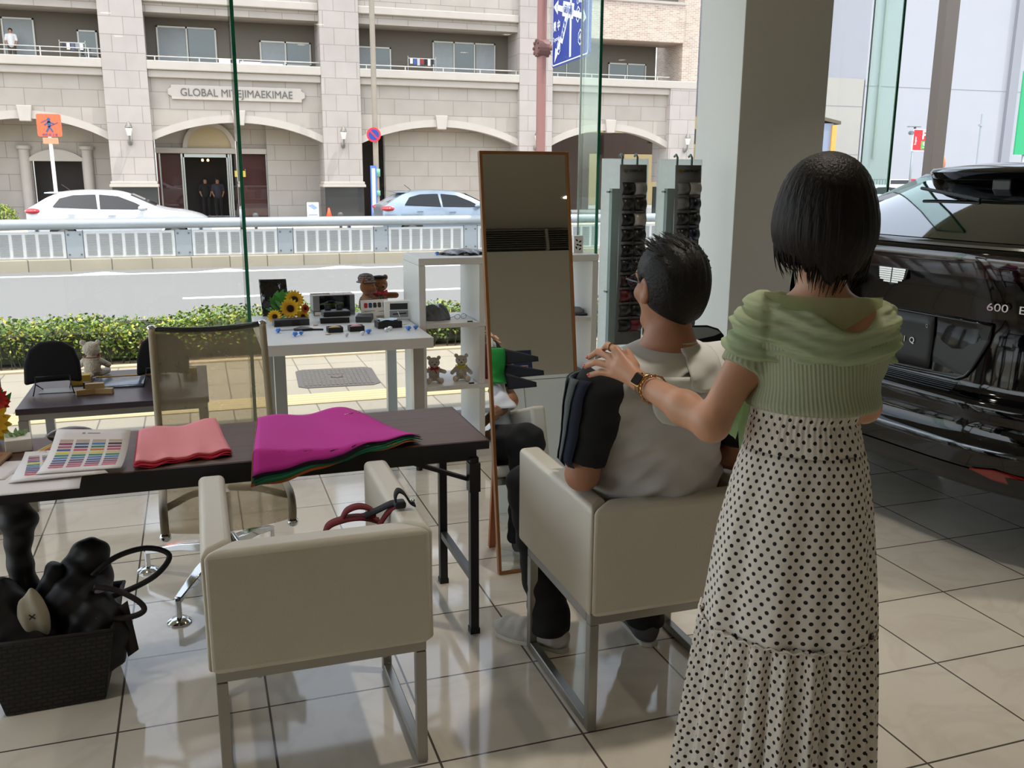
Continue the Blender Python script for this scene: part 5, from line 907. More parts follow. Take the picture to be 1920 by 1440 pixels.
t = thing('glasses_case', 'dark brown glasses case behind the colour charts', 'case', (-.425, 3.20, TZ), R(3)); MB().ell((0, 0, .026), (.072, .034, .026), 10).o('shell', mat('case_brown', '4a413a', .35), t, True); MB().tube([(.072*math.cos(a), .0345*math.sin(a), .028) for a in np.linspace(0, 6.28, 22)[:-1]], .0016, 6, True).o('seam', mat('seam_brown', '7d6a58', .5), t, True); MB().tube([(.07, 0, .02), (.085, -.01, .012), (.095, -.005, .004), (.12, -.015, .003)], .003, 6).o('chain', steel, t, True)
for k, (c, dy) in enumerate((('d8c85c', 0), ('d98a4e', .014), ('9a4a2c', .026))): b = thing('colour_pencil', ['yellow', 'orange', 'brown'][k]+' pencil leaning beside the colour charts', 'pencil', (-.53+dy, 3.05, TZ+.004), R(62)); MB().cyl((-.01, 0, .001), (.13, 0, .006), .005, n=6).o('barrel', mat('pencil_'+c, c, .5), b); MB().cyl((-.03, 0, 0), (-.01, 0, .001), .0006, .005, n=6).o('tip', pine, b)
t = bx('white_box', 'small white box with tissue at the left end of the folding table', 'box', (-.575, 3.17, TZ), R(10), (.075, .085, .04), pw, .002); b = MB()
for k in range(26): leaf(b, (rng.uniform(-.03, .02), rng.uniform(0, .03), .041), tuple(rng.normal(size=3)*(1, 1, .4)+(0, 0, 1)), (0, -1, .2), .022, .006)
b.o('greenery', mat('sprig_pale', 'a8c49a', .8, var=.2), t)
t = thing('flower_pot', 'yellow sunflower and red flower arrangement at the left end of the folding table', 'flowers', (-.695, 3.27, TZ)); MB().lathe([(.045, 0), (.06, .06), (.062, .065), (.05, .06)]).o('pot', mat('pot_cream', 'd8cdb8', .5), t, True, ang=40)
petals(t, (.03, -.075, .085), (.5, -1, .25), .075, 'e08a1c', 'f2c52a'); petals(t, (.05, -.03, .145), (.5, -1, .5), .05, '8c0f10', 'c81e14'); petals(t, (-.03, -.03, .11), (-.2, -1, .4), .05); b = MB()
for k in range(14): leaf(b, (rng.uniform(-.03, .06), rng.uniform(-.02, .03), .1), (rng.uniform(-.4, .8), rng.uniform(-.6, .2), 1), (0, -1, .3), rng.uniform(.06, .12), .016)
b.o('leaves', mat('leaf_green'), t, True); MB().cyl((0, 0, .02), (.02, -.02, .12), .02).o('stems', mat('leaf_green'), t, True)
t = thing('tan_pouch', 'tan leather pouch with a red print at the left edge of the folding table', 'pouch', (-.635, 3.05, TZ+.003), R(-8)); MB().box(-.05, .05, -.07, .05, 0, .012).o('leather', mat('tan_leather', '8f6a44', .6), t, bev=.005); MB().box(-.03, .03, -.05, .02, .0121, .0126).o('red_print', mat('print_flower', 'a8463c', .6, var=.5, vscale=60), t)
# strap and pouch on the near chair
t = thing('shoulder_bag', 'small bag with black and red strap on the seat of the empty white chair', 'bag', (.34, 2.35, .4262)); web = mat('webbing_black', '17141a', .8); webr = mat('webbing_red', '6e161c', .8)
MB().rings([[(x*k, y*k, z) for x, y in ((-.10, -.10), (.09, -.10), (.09, .09), (-.10, .09))] for z, k in ((0, 1), (.06, 1.05), (.13, .95), (.165, .8))]).o('pouch', web, t, True, bev=.02, ang=60)
def band(pts, w_, m_, name):
    P = sm([Vector(p)-Vector((.34, 2.35, .4262)) for p in pts], 6); b = MB(); b.grid([[tuple(p+Vector((0, w_*i, .25*w_*i))) for i in (-.5, .5)] for p in P]); b.o(name, m_, t, True, solid=.004)
band([(.27, 2.37, .590), (.285, 2.38, .632), (.33, 2.38, .648), (.38, 2.38, .648), (.425, 2.37, .635)], .03, webr, 'red_strap'); band([(.325, 2.39, .645), (.34, 2.39, .668), (.37, 2.39, .677), (.40, 2.39, .668), (.415, 2.39, .650), (.38, 2.385, .648)], .026, webr, 'loop')
band([(.385, 2.37, .655), (.42, 2.36, .672), (.45, 2.33, .697), (.462, 2.31, .705)], .024, web, 'black_strap'); band([(.415, 2.34, .630), (.44, 2.33, .672), (.465, 2.31, .700)], .022, webr, 'black_strap')
band([(.458, 2.30, .702), (.455, 2.30, .725), (.463, 2.30, .742), (.478, 2.295, .735), (.492, 2.29, .712), (.505, 2.285, .704)], .022, web, 'buckle_strap'); MB().box(.452-.34, .482-.34, -.068, -.032, .2685, .288).o('buckle', rubber, t, bev=.006); MB().ell((.497-.34, -.062, .289), (.010, .008, .005), 8).o('snap', chrome, t, True)
# ---------------------------------------------------------------- basket and bags on the floor
wk = brickmat('woven_dark', '2c2622', '1d1916', '0c0a09', .03, .014, .003, .7, .5)
t = thing('floor_basket', 'dark woven basket on the floor at the lower left holding bags', 'basket', (-.50, 2.93, 0))
o_ = [[(-.12, -.16, .002), (.15, -.15, .002), (.16, .15, .002), (-.12, .15, .002)], [(-.17, -.185, .245), (.19, -.175, .235), (.20, .17, .235), (-.17, .17, .235)]]; i_ = [[(x*.95, y*.95, z) for x, y, z in o_[1]], [(x*.93, y*.93, .012) for x, y, z in o_[0]]]
MB().rings(o_+i_).o('woven_body', wk, t, bev=.006); MB().tube([(-.17, -.185, .245), (.19, -.175, .235), (.20, .17, .235), (-.17, .17, .235)], .008, 8, True).o('rim', mat('rim_dark', '1b1614', .7), t, True)
def blob(p, parts, k):
    d = None
    for c, r, m_ in parts:
        e = ellf(p, c, r, m_); d = e if d is None else smin(d, e, k)
    return d
bk_ = mat('bag_black', '100e10', .55, var=.2, vscale=10); bb_ = mat('bag_brown', '241816', .6)
t = thing('tote_bag', 'black tote bag with long handle loops stuffed into the basket', 'bag', (-.39, 2.93, .02))
skin(lambda p: smax(blob(p, [((0, 0, .15), (.10, .13, .15), None), ((.0, .05, .33), (.07, .05, .10), rotm(0, .3, 0)), ((-.03, 0, .27), (.09, .10, .07), None), ((.05, -.09, .16), (.07, .05, .12), None)], .05), -p[..., 2], .01)+.006*np.sin(p[..., 0]*70)*np.sin(p[..., 1]*50+p[..., 2]*60), (-.2, -.2, -.01), (.2, .2, .46), .008).o('body', bk_, t, True)
MB().tube(sm([(.02, -.02, .33), (.09, .0, .375), (.18, .02, .385), (.245, .0, .36), (.20, -.03, .31), (.10, -.05, .275), (.0, -.06, .26)], 6), .009, 10).o('handle', bk_, t, True); MB().tube(sm([(.03, -.08, .32), (.09, -.09, .305), (.15, -.10, .265), (.165, -.11, .235), (.12, -.12, .225), (.03, -.12, .235)], 6), .009, 10).o('handle', bb_, t, True)
MB().grid([[(.105+.016*u+.02*v, -.10-.01*v, .26-.16*v+.01*u) for u in (-1, 1)] for v in np.linspace(0, 1, 6)]).o('strap_end', bb_, t, True, solid=.004); b = MB()
for a in ((.0, -.03, .315), (-.02, .0, .30), (.04, -.06, .29), (.03, -.10, .245)): b.ell(a, (.022, .016, .014), 6, )
b.o('scarf_tuft', mat('tuft_grey', '8f8c92', .9, var=.3, vscale=60), t, True)
t = thing('black_bag', 'black cloth bag with a pale pouch in it at the left of the basket', 'bag', (-.57, 2.90, .02)); skin(lambda p: smax(blob(p, [((0, 0, .15), (.115, .13, .14), None), ((-.05, 0, .28), (.05, .10, .08), None), ((.09, .06, .28), (.045, .07, .09), None)], .05), -p[..., 2], .01)+.005*np.sin(p[..., 0]*60+1)*np.sin(p[..., 1]*66+p[..., 2]*40), (-.2, -.2, -.01), (.2, .2, .42), .008).o('body', bk_, t, True)
t = thing('cloth_pouch', 'pale cream cloth pouch with a small cross print tucked in the basket', 'pouch', (-.525, 2.82, .225)); skin(lambda p: ellf(p, (0, 0, .06), (.046, .022, .085))+.004*np.sin(p[..., 0]*130+p[..., 2]*30)+.25*np.maximum(p[..., 2]-.06, 0)*np.abs(p[..., 0])*12, (-.07, -.05, -.04), (.07, .05, .16), .005).o('cloth', mat('pouch_cream', 'b5ad9a', .9, var=.15, vscale=25), t, True); MB().bar((-.008, -.0235, .075), (.008, -.0235, .06), .003, .002, (0, 1, 0)).bar((.008, -.0235, .075), (-.008, -.0235, .06), .003, .002, (0, 1, 0)).o('cross_print', bk_, t)
t = thing('black_scarf', 'black cloth hanging down behind the basket under the left end of the folding table', 'cloth', (-.575, 3.03, .25)); skin(lambda p: smin(smin(cap(p, (-.03, 0, .39), (.0, 0, .26), .035, .05), cap(p, (0, 0, .26), (-.01, 0, .16), .052, .033), .02), cap(p, (-.01, 0, .16), (.0, -.02, .0), .034, .048), .02)+.003*np.sin(p[..., 2]*90), (-.1, -.08, -.06), (.1, .08, .44), .007).o('cloth', bk_, t, True)
t = thing('dark_rounded_object', 'dark rounded display stand with a black rim beyond the seated man\'s right shoulder', 'display stand', (2.70, 4.58, 0)); MB().prism([(-.09, .55), (.125, .55), (.13, .66), (.09, .70), (.02, .722), (-.09, .726)], .015, frame((0, 0, 0), (1, 0, 0), (0, 0, 1))).o('rim', blackm, t, bev=.004); MB().prism([(-.085, .64), (.06, .66), (.105, .675), (.08, .692), (.018, .712), (-.085, .716)], .002, frame((0, -.016, 0), (1, 0, 0), (0, 0, 1))).o('grey_face', mat('panel_face', '8f9698', .2), t); MB().box(-.02, .02, -.01, .01, .02, .55).o('post', blackm, t); MB().cyl((0, 0, 0), (0, 0, .02), .13).o('base', blackm, t)  # unidentified dark object; its post and base are made up
# ---------------------------------------------------------------- people
def hairmat(name, c1, c2, ax=(260, 260, 9)):
    m = mat(name, c1, 0.5, var=0, spec=0.25); v, s = coords(m); mp = N(m, 'ShaderNodeMapping'); mp.inputs['Scale'].default_value = ax; L(m, v, mp.inputs[0])
    n = N(m, 'ShaderNodeTexNoise'); n.inputs['Scale'].default_value = 1; n.inputs['Detail'].default_value = 3; L(m, mp.outputs[0], n.inputs['Vector']); L(m, mixc(m, n.outputs['Fac'], c1, c2), bsdf(m).inputs['Base Color'])
    bp = N(m, 'ShaderNodeBump'); bp.inputs['Strength'].default_value = 0.7; bp.inputs['Distance'].default_value = 0.004; L(m, n.outputs['Fac'], bp.inputs['Height']); L(m, bp.outputs[0], bsdf(m).inputs['Normal']); return m
skinm = mat('skin_man', 'a8765a', 0.5, var=0.10, vscale=30, sss=0.06, bump=0.12, bscale=400); skinw = mat('skin_woman', 'c49274', 0.48, var=0.06, vscale=24, sss=0.08, bump=0.08, bscale=400)
shirtw = mat('tshirt_white', 'bdbcbb', 0.9, var=0.03, vscale=6, bump=0.25, bscale=14); blackc = mat('tshirt_black', '101114', 0.9, var=0.1, vscale=10, bump=0.2, bscale=16); pants = mat('trouser_black', '0f0f12', 0.85, var=0.15, vscale=8, bump=0.3, bscale=14)
def headf(p, c, s=1.0, yaw=0.0, pitch=0.0):
    """a human head about 0.23 tall around c, facing +y before turning"""
    Rm = rotm(pitch, 0, yaw); q = ((p-np.asarray(c, float))@Rm)/s
    d = ellf(q, (0, -.012, .028), (.077, .095, .090)); d = smin(d, ellf(q, (0, .022, -.035), (.061, .068, .082)), .045); d = smin(d, cap(q, (-.025, .062, -.098), (.025, .062, -.098), .018), .03)
    d = smin(d, cap(q, (0, .088, .012), (0, .106, -.028), .010, .014), .014); d = smin(d, ellf(q, (0, .096, -.030), (.018, .012, .009)), .008)
    d = smin(d, cap(q, (-.045, .074, .030), (.045, .074, .030), .012), .02)
    for i in (-1, 1):
        d = smax(d, -ellf(q, (i*.031, .096, .008), (.018, .016, .012)), .012); d = smin(d, ellf(q, (i*.031, .079, .008), (.0135, .0135, .0125)), .003); d = smin(d, ellf(q, (i*.045, .062, -.022), (.022, .02, .018)), .02)
        e = ellf(q, (i*.083, -.012, -.004), (.012, .021, .034)); e = smax(e, -ellf(q, (i*.096, -.006, -.002), (.010, .013, .022)), .006); e = smin(e, ellf(q, (i*.081, -.004, -.033), (.008, .010, .010)), .006); d = smin(d, e, .006)
    for z, r in ((-.060, .0062), (-.072, .0075)): d = smin(d, cap(q, (-.020, .084, z), (.020, .084, z), r), .006)
    d = smax(d, -cap(q, (-.024, .096, -.0655), (.024, .096, -.0655), .0022), .003)
    return d*s
def headparts(parent, c, s, yaw, lipc, pitch=0.0):
    Mh = Matrix.Translation(c) @ Matrix.Rotation(yaw, 4, 'Z') @ Matrix.Rotation(pitch, 4, 'X') @ Matrix.Diagonal((s, s, s, 1))
    for i in (-1, 1):
        MB().ell((i*.031, .0795, .008), (.0125, .0145, .0085), 10, Mh).o('eye', mat('eye_white', 'e6e2dc', .15), parent, True, world=True); MB().ell((i*.031, .0905, .008), (.0058, .0045, .0058), 8, Mh).o('iris', mat('iris_dark', '1c120c', .1), parent, True, world=True)
        MB().tube([Mh @ Vector((i*x, y, z)) for x, y, z in ((.014, .093, .026), (.03, .092, .031), (.046, .08, .027))], .0026*s, 6).o('eyebrow', mat('brow_dark', '1a1310', .8), parent, True, world=True)
    MB().tube([Mh @ Vector((x, .089+.004*(1-abs(x)/.02), z)) for x, z in ((-.02, -.066), (-.008, -.063), (0, -.065), (.008, -.063), (.02, -.066))], [.001, .004, .004, .004, .001], 8).o('lips', mat('lips_'+lipc, lipc, .45), parent, True, world=True)
    return Mh
def hand(d, p, W, kn, tips, thumb, pr=.014):
    """palm from the wrist to the knuckles, four bent fingers, thumb off its side"""
    W = np.array(W); kn = [np.array(k) for k in kn]
    for k in kn: d = smin(d, cap(p, W+(k-W)*.12, k, .016, .0108), .010)
    mid = sum(kn)/4; d = smin(d, cap(p, W, W+(mid-W)*.7, .021, .019), .014)
    for k, (a, b) in zip(kn, tips):
        a, b = np.array(a), np.array(b); d = smin(d, cap(p, k, a, .0098, .0086), .004); d = smin(d, cap(p, a, b, .0086, .0072), .003)
    t0, t1, t2 = [np.array(x) for x in thumb]; d = smin(d, cap(p, t0, t1, .014, .0105), .012); d = smin(d, cap(p, t1, t2, .0105, .0082), .004); return d
# ---------------- the seated man
man = thing('person', 'man in white and black shirt sitting in the white chair with cloths over his shoulders', 'person', (1.233, 2.40, 0))
W = dict(parent=man, world=True)
HM, HS = (1.222, 2.262, 1.262), 1.045; HY = R(6)
shL, shR = (1.01, 2.215, 1.0), (1.415, 2.215, 1.01); elL, elR = (.972, 2.255, .752), (1.488, 2.27, .752); wrL, wrR = (1.10, 2.50, .695), (1.36, 2.50, .695)
def torso_m(p, g=0.0):
    d = cap(p, (1.15, 2.40, .545), (1.32, 2.40, .545), .105+g); d = smin(d, ellf(p, (1.235, 2.36, .66), (.185+g, .142+g, .16+g)), .10)
    d = smin(d, ellf(p, (1.215, 2.275, .90), (.192+g, .125+g, .20+g)), .10); d = smin(d, cap(p, (1.06, 2.235, .995), (1.37, 2.235, 1.0), .07+g), .07); return smin(d, cap(p, (1.215, 2.235, 1.02), (1.22, 2.245, 1.10), .085+g*.4, .062), .06)
def arm_m(p, g=0.0, up=1.0, fore=True):
    d = None
    for S_, E_, W_ in ((shL, elL, wrL), (shR, elR, wrR)):
        S_, E_, W_ = map(np.array, (S_, E_, W_)); e = cap(p, S_, S_+(E_-S_)*up, .061+g, .061-.019*up+g)
        if fore: e = smin(e, cap(p, E_, W_, .043, .029), .03)
        d = e if d is None else np.minimum(d, e)
    return d
LEG = [((1.15, 2.42, .52), (1.02, 2.80, .525), (1.045, 2.665, .10), (.925, 2.80)), ((1.32, 2.42, .52), (1.375, 2.82, .525), (1.375, 2.62, .10), (1.40, 2.81))]
def man_body(p):
    d = smin(torso_m(p), arm_m(p), .05); d = smin(d, cap(p, (1.22, 2.24, 1.05), (1.222, 2.262, 1.20), .060, .058), .04); d = smin(d, headf(p, HM, HS, HY), .03)
    for h_, k_, a_, t_ in LEG: d = smin(d, cap(p, (h_[0], h_[1], h_[2]+.015), k_, .080, .058), .05); d = smin(d, cap(p, k_, a_, .055, .04), .03); d = smin(d, cap(p, (a_[0], a_[1], .055), (t_[0]*.9+a_[0]*.1, t_[1]*.9+a_[1]*.1, .036), .032, .018), .02)
    for s_, wr in ((1, wrL), (-1, wrR)):
        w_ = np.array(wr); kn = [w_+np.array((s_*(.04+.0*i), .075+.006*(1.5-abs(i-1.5)), .012-.017*i)) for i in range(4)]
        d = hand(d, p, w_, kn, [(k+np.array((s_*.02, .03, -.006)), k+np.array((s_*.038, .034, -.026))) for k in kn], (w_+np.array((s_*.02, .02, .016)), w_+np.array((s_*.055, .045, .026)), w_+np.array((s_*.075, .07, .018))))
    return d
skin(man_body, (.84, 2.08, -.0), (1.62, 2.92, 1.42), .0062).o('body', skinm, **W, smooth=True); headparts(man, HM, HS, HY, '8a5548')
wr_ = lambda p, a=.004: a*(np.sin(p[..., 2]*46+p[..., 0]*21+3*np.sin(p[..., 0]*9))*np.sin(p[..., 0]*15+p[..., 2]*12)+.6*np.sin(p[..., 2]*88-p[..., 0]*40))
def shirt_m(p):
    d = smin(torso_m(p, .012), arm_m(p, .012, .22, False), .04)+wr_(p, .0055)+.0035*np.sin(p[..., 2]*70-p[..., 0]*55+2*np.sin(p[..., 0]*14))*np.exp(-((p[..., 2]-.74)/.10)**2)-.018*np.exp(-((p[..., 2]-.70)/.07)**2)
    d = smax(d, -(p[..., 2]-.56), .01); return smax(d, p[..., 2]-(1.088+.12*(p[..., 1]-2.2)), .008)
skin(shirt_m, (.9, 2.05, .53), (1.58, 2.55, 1.15), .0065).o('white_shirt', shirtw, **W, smooth=True)
def sleeve_m(p):
    d = arm_m(p, .019, .80, False)+wr_(p, .003); d2 = None
    for S_, E_ in ((shL, elL), (shR, elR)):
        S_, E_ = np.array(S_), np.array(E_); ax = (E_-S_)/np.linalg.norm(E_-S_); t = (p-S_)@ax; e = np.maximum(t-.208, -(t-.0)+0*t-.055); d2 = e if d2 is None else np.where(np.abs(p[..., 0]-S_[0]) < .2, e, d2)
    inn = np.where(p[..., 0] < 1.22, p[..., 0]-(1.075-.26*(1.02-p[..., 2])), (1.355+.22*(1.02-p[..., 2]))-p[..., 0]); return smax(smax(d, d2, .006), inn, .006)
for x0, x1 in ((.86, 1.2), (1.24, 1.6)): skin(sleeve_m, (x0, 2.1, .72), (x1, 2.4, 1.1), .0062).o('black_sleeve', blackc, **W, smooth=True)
def pants_m(p):
    d = cap(p, (1.16, 2.40, .545), (1.31, 2.40, .545), .112)
    for h_, k_, a_, t_ in LEG:
        e = cap(p, (h_[0], h_[1], h_[2]+.02), k_, .094, .080); e = smin(e, cap(p, k_, (a_[0], a_[1], .085), .078, .068), .03); d = smin(d, e, .04)
    return smax(smax(d+wr_(p, .004), p[..., 2]-.63, .01), .055-p[..., 2], .004)
skin(pants_m, (.9, 2.2, .03), (1.52, 2.95, .68), .0075).o('trousers', pants, **W, smooth=True)
shoew = mat('shoe_white', 'b9b7b2', .7, var=.12, vscale=60)
for k, (h_, k_, a_, t_) in enumerate(LEG):
    d_ = Vector((t_[0]-a_[0], t_[1]-a_[1], 0)).normalized(); hb = Vector((a_[0], a_[1], 0))-d_*.06; Mx = frame(hb, d_, (-d_.y, d_.x, 0)); Ri = np.array(Mx.to_3x3()); 
    def shoe(p, Ri=Ri, hb=np.array(hb)):
        q = (p-hb)@Ri; d = smin(ellf(q, (.05, 0, .045), (.06, .040, .055)), ellf(q, (.185, 0, .03), (.095, .050, .038)), .05); d = smin(d, cap(q, (.05, 0, .05), (.16, 0, .045), .038, .034), .03)+.0015*np.sin(q[..., 0]*150)*(q[..., 2] > .03); return smax(smax(d, .012-q[..., 2], .004), -cap(q, (.05, 0, .09), (.05, 0, .16), .034), .004)
    c_ = hb+d_*.13; sh = skin(shoe, (c_.x-.2, c_.y-.2, .0), (c_.x+.2, c_.y+.2, .14), .0055).o('shoe', shoew if k == 0 else mat('shoe_grey', '4a4a4c', .7), **W, smooth=True)
    MB().prism([(.0, -.03), (.06, -.036), (.18, -.05), (.25, -.038), (.283, 0), (.25, .038), (.18, .05), (.06, .036), (0, .03), (-.012, 0)], .016, Mx).o('sole', mat('sole_white', 'c9c8c4', .6), parent=sh, world=True, bev=.004)
def mhair(p):
    Rm = rotm(0, 0, HY); q = ((p-np.array(HM))@Rm)/HS; d = ellf(q, (0, -.014, .034), (.087, .106, .098)); d = smin(d, ellf(q, (0, -.035, -.02), (.078, .075, .09)), .04); d = d+.0022*np.sin(q[..., 0]*230+q[..., 1]*60)*np.clip((q[..., 2]-.0)*14, .1, 1)
    d = smax(d, -ellf(q, (0, .075, -.045), (.10, .075, .10)), .02)
    for i in (-1, 1): d = smax(d, -ellf(q, (i*.092, .004, -.012), (.028, .034, .042)), .008)
    return smax(d, (-.088+.35*(q[..., 1]+.06)+.02*np.abs(q[..., 0]/.07))-q[..., 2], .015)*HS
hm = skin(mhair, (1.08, 2.1, 1.1), (1.36, 2.42, 1.43), .0045).o('hair', hairmat('hair_black', '090807', '1a1614', (200, 60, 120)), **W, smooth=True)
hair2 = hairmat('hair_strand', '0e0b0a', '2c2622'); b = MB()
for k in range(240):
    x = rng.uniform(-.07, .07); y = rng.uniform(-.08, .06); z = .034+.098*math.sqrt(max(0, 1-(x/.088)**2-((y+.014)/.107)**2)); o = Vector((x, y, z))*HS; rzv = Matrix.Rotation(HY, 3, 'Z'); d_ = Vector((x*6+rng.normal(0, .25), .7-9*y*0.5, .35)).normalized()
    pts = [Vector(HM)+rzv @ (o+d_*l*HS+Vector((0, -.02*l*8*l, -.6*l*l*14*.1))) for l in (-.012, .005, .018, .028)]; b.tube(pts, [.0011, .0012, .0009, .0003], 4)
b.o('hair_tufts', hair2, hm, True, world=True)
Mh = Matrix.Translation(HM) @ Matrix.Rotation(HY, 4, 'Z') @ Matrix.Diagonal((HS, HS, HS, 1)); gfr = mat('glasses_frame', '35373c', .3, .6); b = MB()
for i in (-1, 1):
    b.tube([Mh @ Vector((i*.034+.025*math.cos(a), .112-.02*abs(.025*math.cos(a))*4, .004+.018*math.sin(a))) for a in np.linspace(0, 2*math.pi, 18)[:-1]], .0016, 6, True); b.tube([Mh @ Vector(v_) for v_ in ((i*.06, .108, .012), (i*.078, .09, .014), (i*.085, .03, .013), (i*.084, -.01, .014), (i*.08, -.03, -.004))], .0021, 6)
b.tube([Mh @ Vector(v_) for v_ in ((-.009, .113, .008), (0, .117, .011), (.009, .113, .008))], .0016, 6); gl = b.o('glasses', gfr, **W, smooth=True)
for i in (-1, 1): MB().cyl(Mh @ Vector((i*.034, .1105, .004)), Mh @ Vector((i*.034, .1115, .004)), .022, n=18).o('lens', glassmat('lens_glass', 'eef4ff', .1) if i < 0 else MATS['lens_glass'], parent=gl, world=True)
# cloths laid over him: sheets dropped onto the body along a direction
def march(P, D, fn, off, far=.6):
    P = np.asarray(P, float).copy(); t = np.zeros(P.shape[:-1]); D = np.asarray(D, float)
    for _ in range(60): t = np.minimum(t+np.maximum(fn(P+t[..., None]*D)-off, -.02)*.8, far)
    return P+t[..., None]*D
def onbody(p): return np.minimum(smin(shirt_m(p), arm_m(p, .02, .7, False), .03), man_body_neck(p))
def man_body_neck(p): return cap(p, (1.22, 2.24, 1.0), (1.222, 2.25, 1.10), .062, .06)
bibm = mat('bib_white', 'd3d4d0', .85, var=.03, vscale=8)
bib = thing('shoulder_bib', 'white cotton bib with rounded back flaps laid over the seated man\'s shoulders', 'cloth', (1.22, 2.2, 1.06))
th_ = np.linspace(0, 2*math.pi, 61)[:-1]
def outer(a):   # reach of the bib from the neck by compass angle (0 = his right, 90 = front, 270 = back)
    c, s = np.cos(a), np.sin(a); return .075+np.where(s > 0, .09, .052)*np.abs(s)+.12*np.abs(c)**1.5
G = [[(1.22+math.cos(a)*(.066+(outer(a)-.066)*u), 2.24+math.sin(a)*(.062+(outer(a)-.062)*u)*.9, 1.19) for a in th_] for u in np.linspace(0, 1, 12)]
Pm = march(G, (0, 0, -1), onbody, .009, .185); MB().grid(Pm, cv=True).o('collar', bibm, bib, True, world=True, solid=.003)
def flap(x0, x1, z0, z1, off, name, skew=0.0, rc=.03):
    rows = []
    for v in np.linspace(0, 1, 14):
        z = z1+(z0-z1)*v; ins = 0 if (z-z0) > rc else rc-math.sqrt(max(rc*rc-(rc-(z-z0))**2, 0)); rows.append([(x+skew*v, 1.95, z) for x in np.linspace(x0+ins, x1-ins, 12)])
    MB().grid(march(rows, (0, 1, 0), onbody, off)).o(name, bibm, bib, True, world=True, solid=.003)
flap(1.215, 1.325, .995, 1.118, .015, 'back_flap'); flap(1.10, 1.23, .905, 1.04, .011, 'back_flap', .03, .05)
drp = thing('colour_drapes', 'dark, green and white colour drapes hanging over the seated man\'s chest and left arm', 'cloth', (1.2, 2.4, .9))
def front(x0, x1, z0, z1, off, c, name, wav=.006, pts=None):
    rows = [[(x+.012*math.sin(9*z+x*11), 2.95, z) for x in np.linspace(x0+.015*math.sin(7*z), x1, 26)] for z in np.linspace(z1, z0, 22)]; P = march(rows, (0, -1, 0), lambda p: np.minimum(onbody(p), cap(p, (1.05, 2.33, .97), (1.38, 2.33, .97), .05)), off, .70); P[..., 1] += wav*np.sin(P[..., 0]*38+P[..., 2]*6)+off*.5; MB().grid(P).o(name, mat('drape_'+c, c, .8, var=.04), drp, True, world=True, solid=.003)
front(.985, 1.47, .74, 1.03, .010, '10141f', 'navy_cloth'); front(1.0, 1.45, .70, .98, .034, 'dfe0ea', 'white_cloth'); front(1.03, 1.445, .83, 1.01, .052, '1f8f3a', 'green_cloth')
for k, (c, dx) in enumerate((('141c33', 0), ('5c6468', .012), ('0f2a28', -.006))):   # edges lapping over his left upper arm
    rows = []
    for v in np.linspace(0, 1, 16):
        z = 1.035-.25*v; rows.append([(.93+dx-.012*k, y, z) for y in np.linspace(2.16+.03*k+.05*v, 2.40, 10)])
    P = march(rows, (1, 0, 0), lambda p: np.minimum(onbody(p), sleeve_m(p)), .006+.005*k, .16); P[..., 0] -= .004*np.sin(P[..., 1]*60); MB().grid(P).o('side_cloth', mat('drape_'+c, c, .8), drp, True, world=True, solid=.003)
for k, z in enumerate((.90, .96, .82)):    # dark corners standing off his right side
    MB().grid([[(1.43+.20*u*(1-.15*k), 2.40+.02*k+.05*u, z+(.03*(1-u)+.012)*w_-.03*u+.01*k) for w_ in np.linspace(-1, 1, 6)] for u in np.linspace(0, 1, 8)]).o('cloth_corner', mat('drape_14131a', '14131a', .8), drp, True, world=True, solid=.004)
MB().box(.962, .966, 2.20, 2.215, .86, .93).o('white_label', pw, drp, world=True)
# ---------------- the standing woman
OX, OY = 1.235, 1.65; RV = np.array((.8006, -.5992, 0)); VD = np.array((.5992, .8006, 0))
def wp(u, z, v=0.0): return np.array((OX, OY, 0))+u*RV+v*VD+np.array((0, 0, z))
wom = thing('person', 'woman in mint top and white dotted skirt standing behind the seated man', 'person', (OX, OY, 0))
W = dict(parent=wom, world=True)
FY = R(-18)   # she faces a little right of straight ahead
HW, WS = tuple(wp(.006, 1.478, .012)), .93
sL, eL, wL = wp(-.092, 1.250, .0), np.array((1.035, 1.70, 1.035)), np.array((1.003, 1.985, 1.070))
sR, eR, wR = wp(.105, 1.247, .01), np.array((1.432, 1.70, 1.045)), np.array((1.452, 1.945, 1.068))
KN = [(.979, 2.076, 1.134), (.972, 2.088, 1.112), (.968, 2.086, 1.093), (.970, 2.070, 1.074)]
TP = [((.974, 2.116, 1.139), (.972, 2.148, 1.118)), ((.956, 2.138, 1.118), (.946, 2.170, 1.098)), ((.946, 2.126, 1.094), (.936, 2.166, 1.076)), ((.952, 2.106, 1.072), (.937, 2.140, 1.058))]
TH = ((1.008, 2.03, 1.10), (1.015, 2.085, 1.122), (1.010, 2.128, 1.112))
mirx = lambda p: (2.455-p[0], p[1]-.04, p[2]-.002)
def torso_w(p, g=0.0):
    d = ellf(p, wp(.02, 1.17, .02), (.128+g, .112+g, .145+g), rotm(0, 0, FY)); d = smin(d, ellf(p, wp(.004, 1.05, .0), (.106+g, .085+g, .10+g), rotm(0, 0, FY-.2)), .06); d = smin(d, cap(p, sL, sR, .052+g), .06)
    for i in (-1, 1): d = smin(d, ellf(p, wp(.025+i*.06, 1.165, .10), (.052+g, .05+g, .055+g)), .04)
    return smin(d, ellf(p, wp(.0, .90, .0), (.118+g, .09+g, .12+g)), .08)
def arms_w(p, g=0.0, up=1.0, fore=True):
    d = None
    for S_, E_, W_ in ((sL, eL, wL), (sR, eR, wR)):
        e = cap(p, S_, S_+(E_-S_)*up, .043+g, .043-.007*up+g)
        if fore: e = smin(e, cap(p, E_, E_+(W_-E_)*.35, .037, .038), .02); e = smin(e, cap(p, E_+(W_-E_)*.35, W_, .038, .0235), .02)
        d = e if d is None else np.minimum(d, e)
    return d
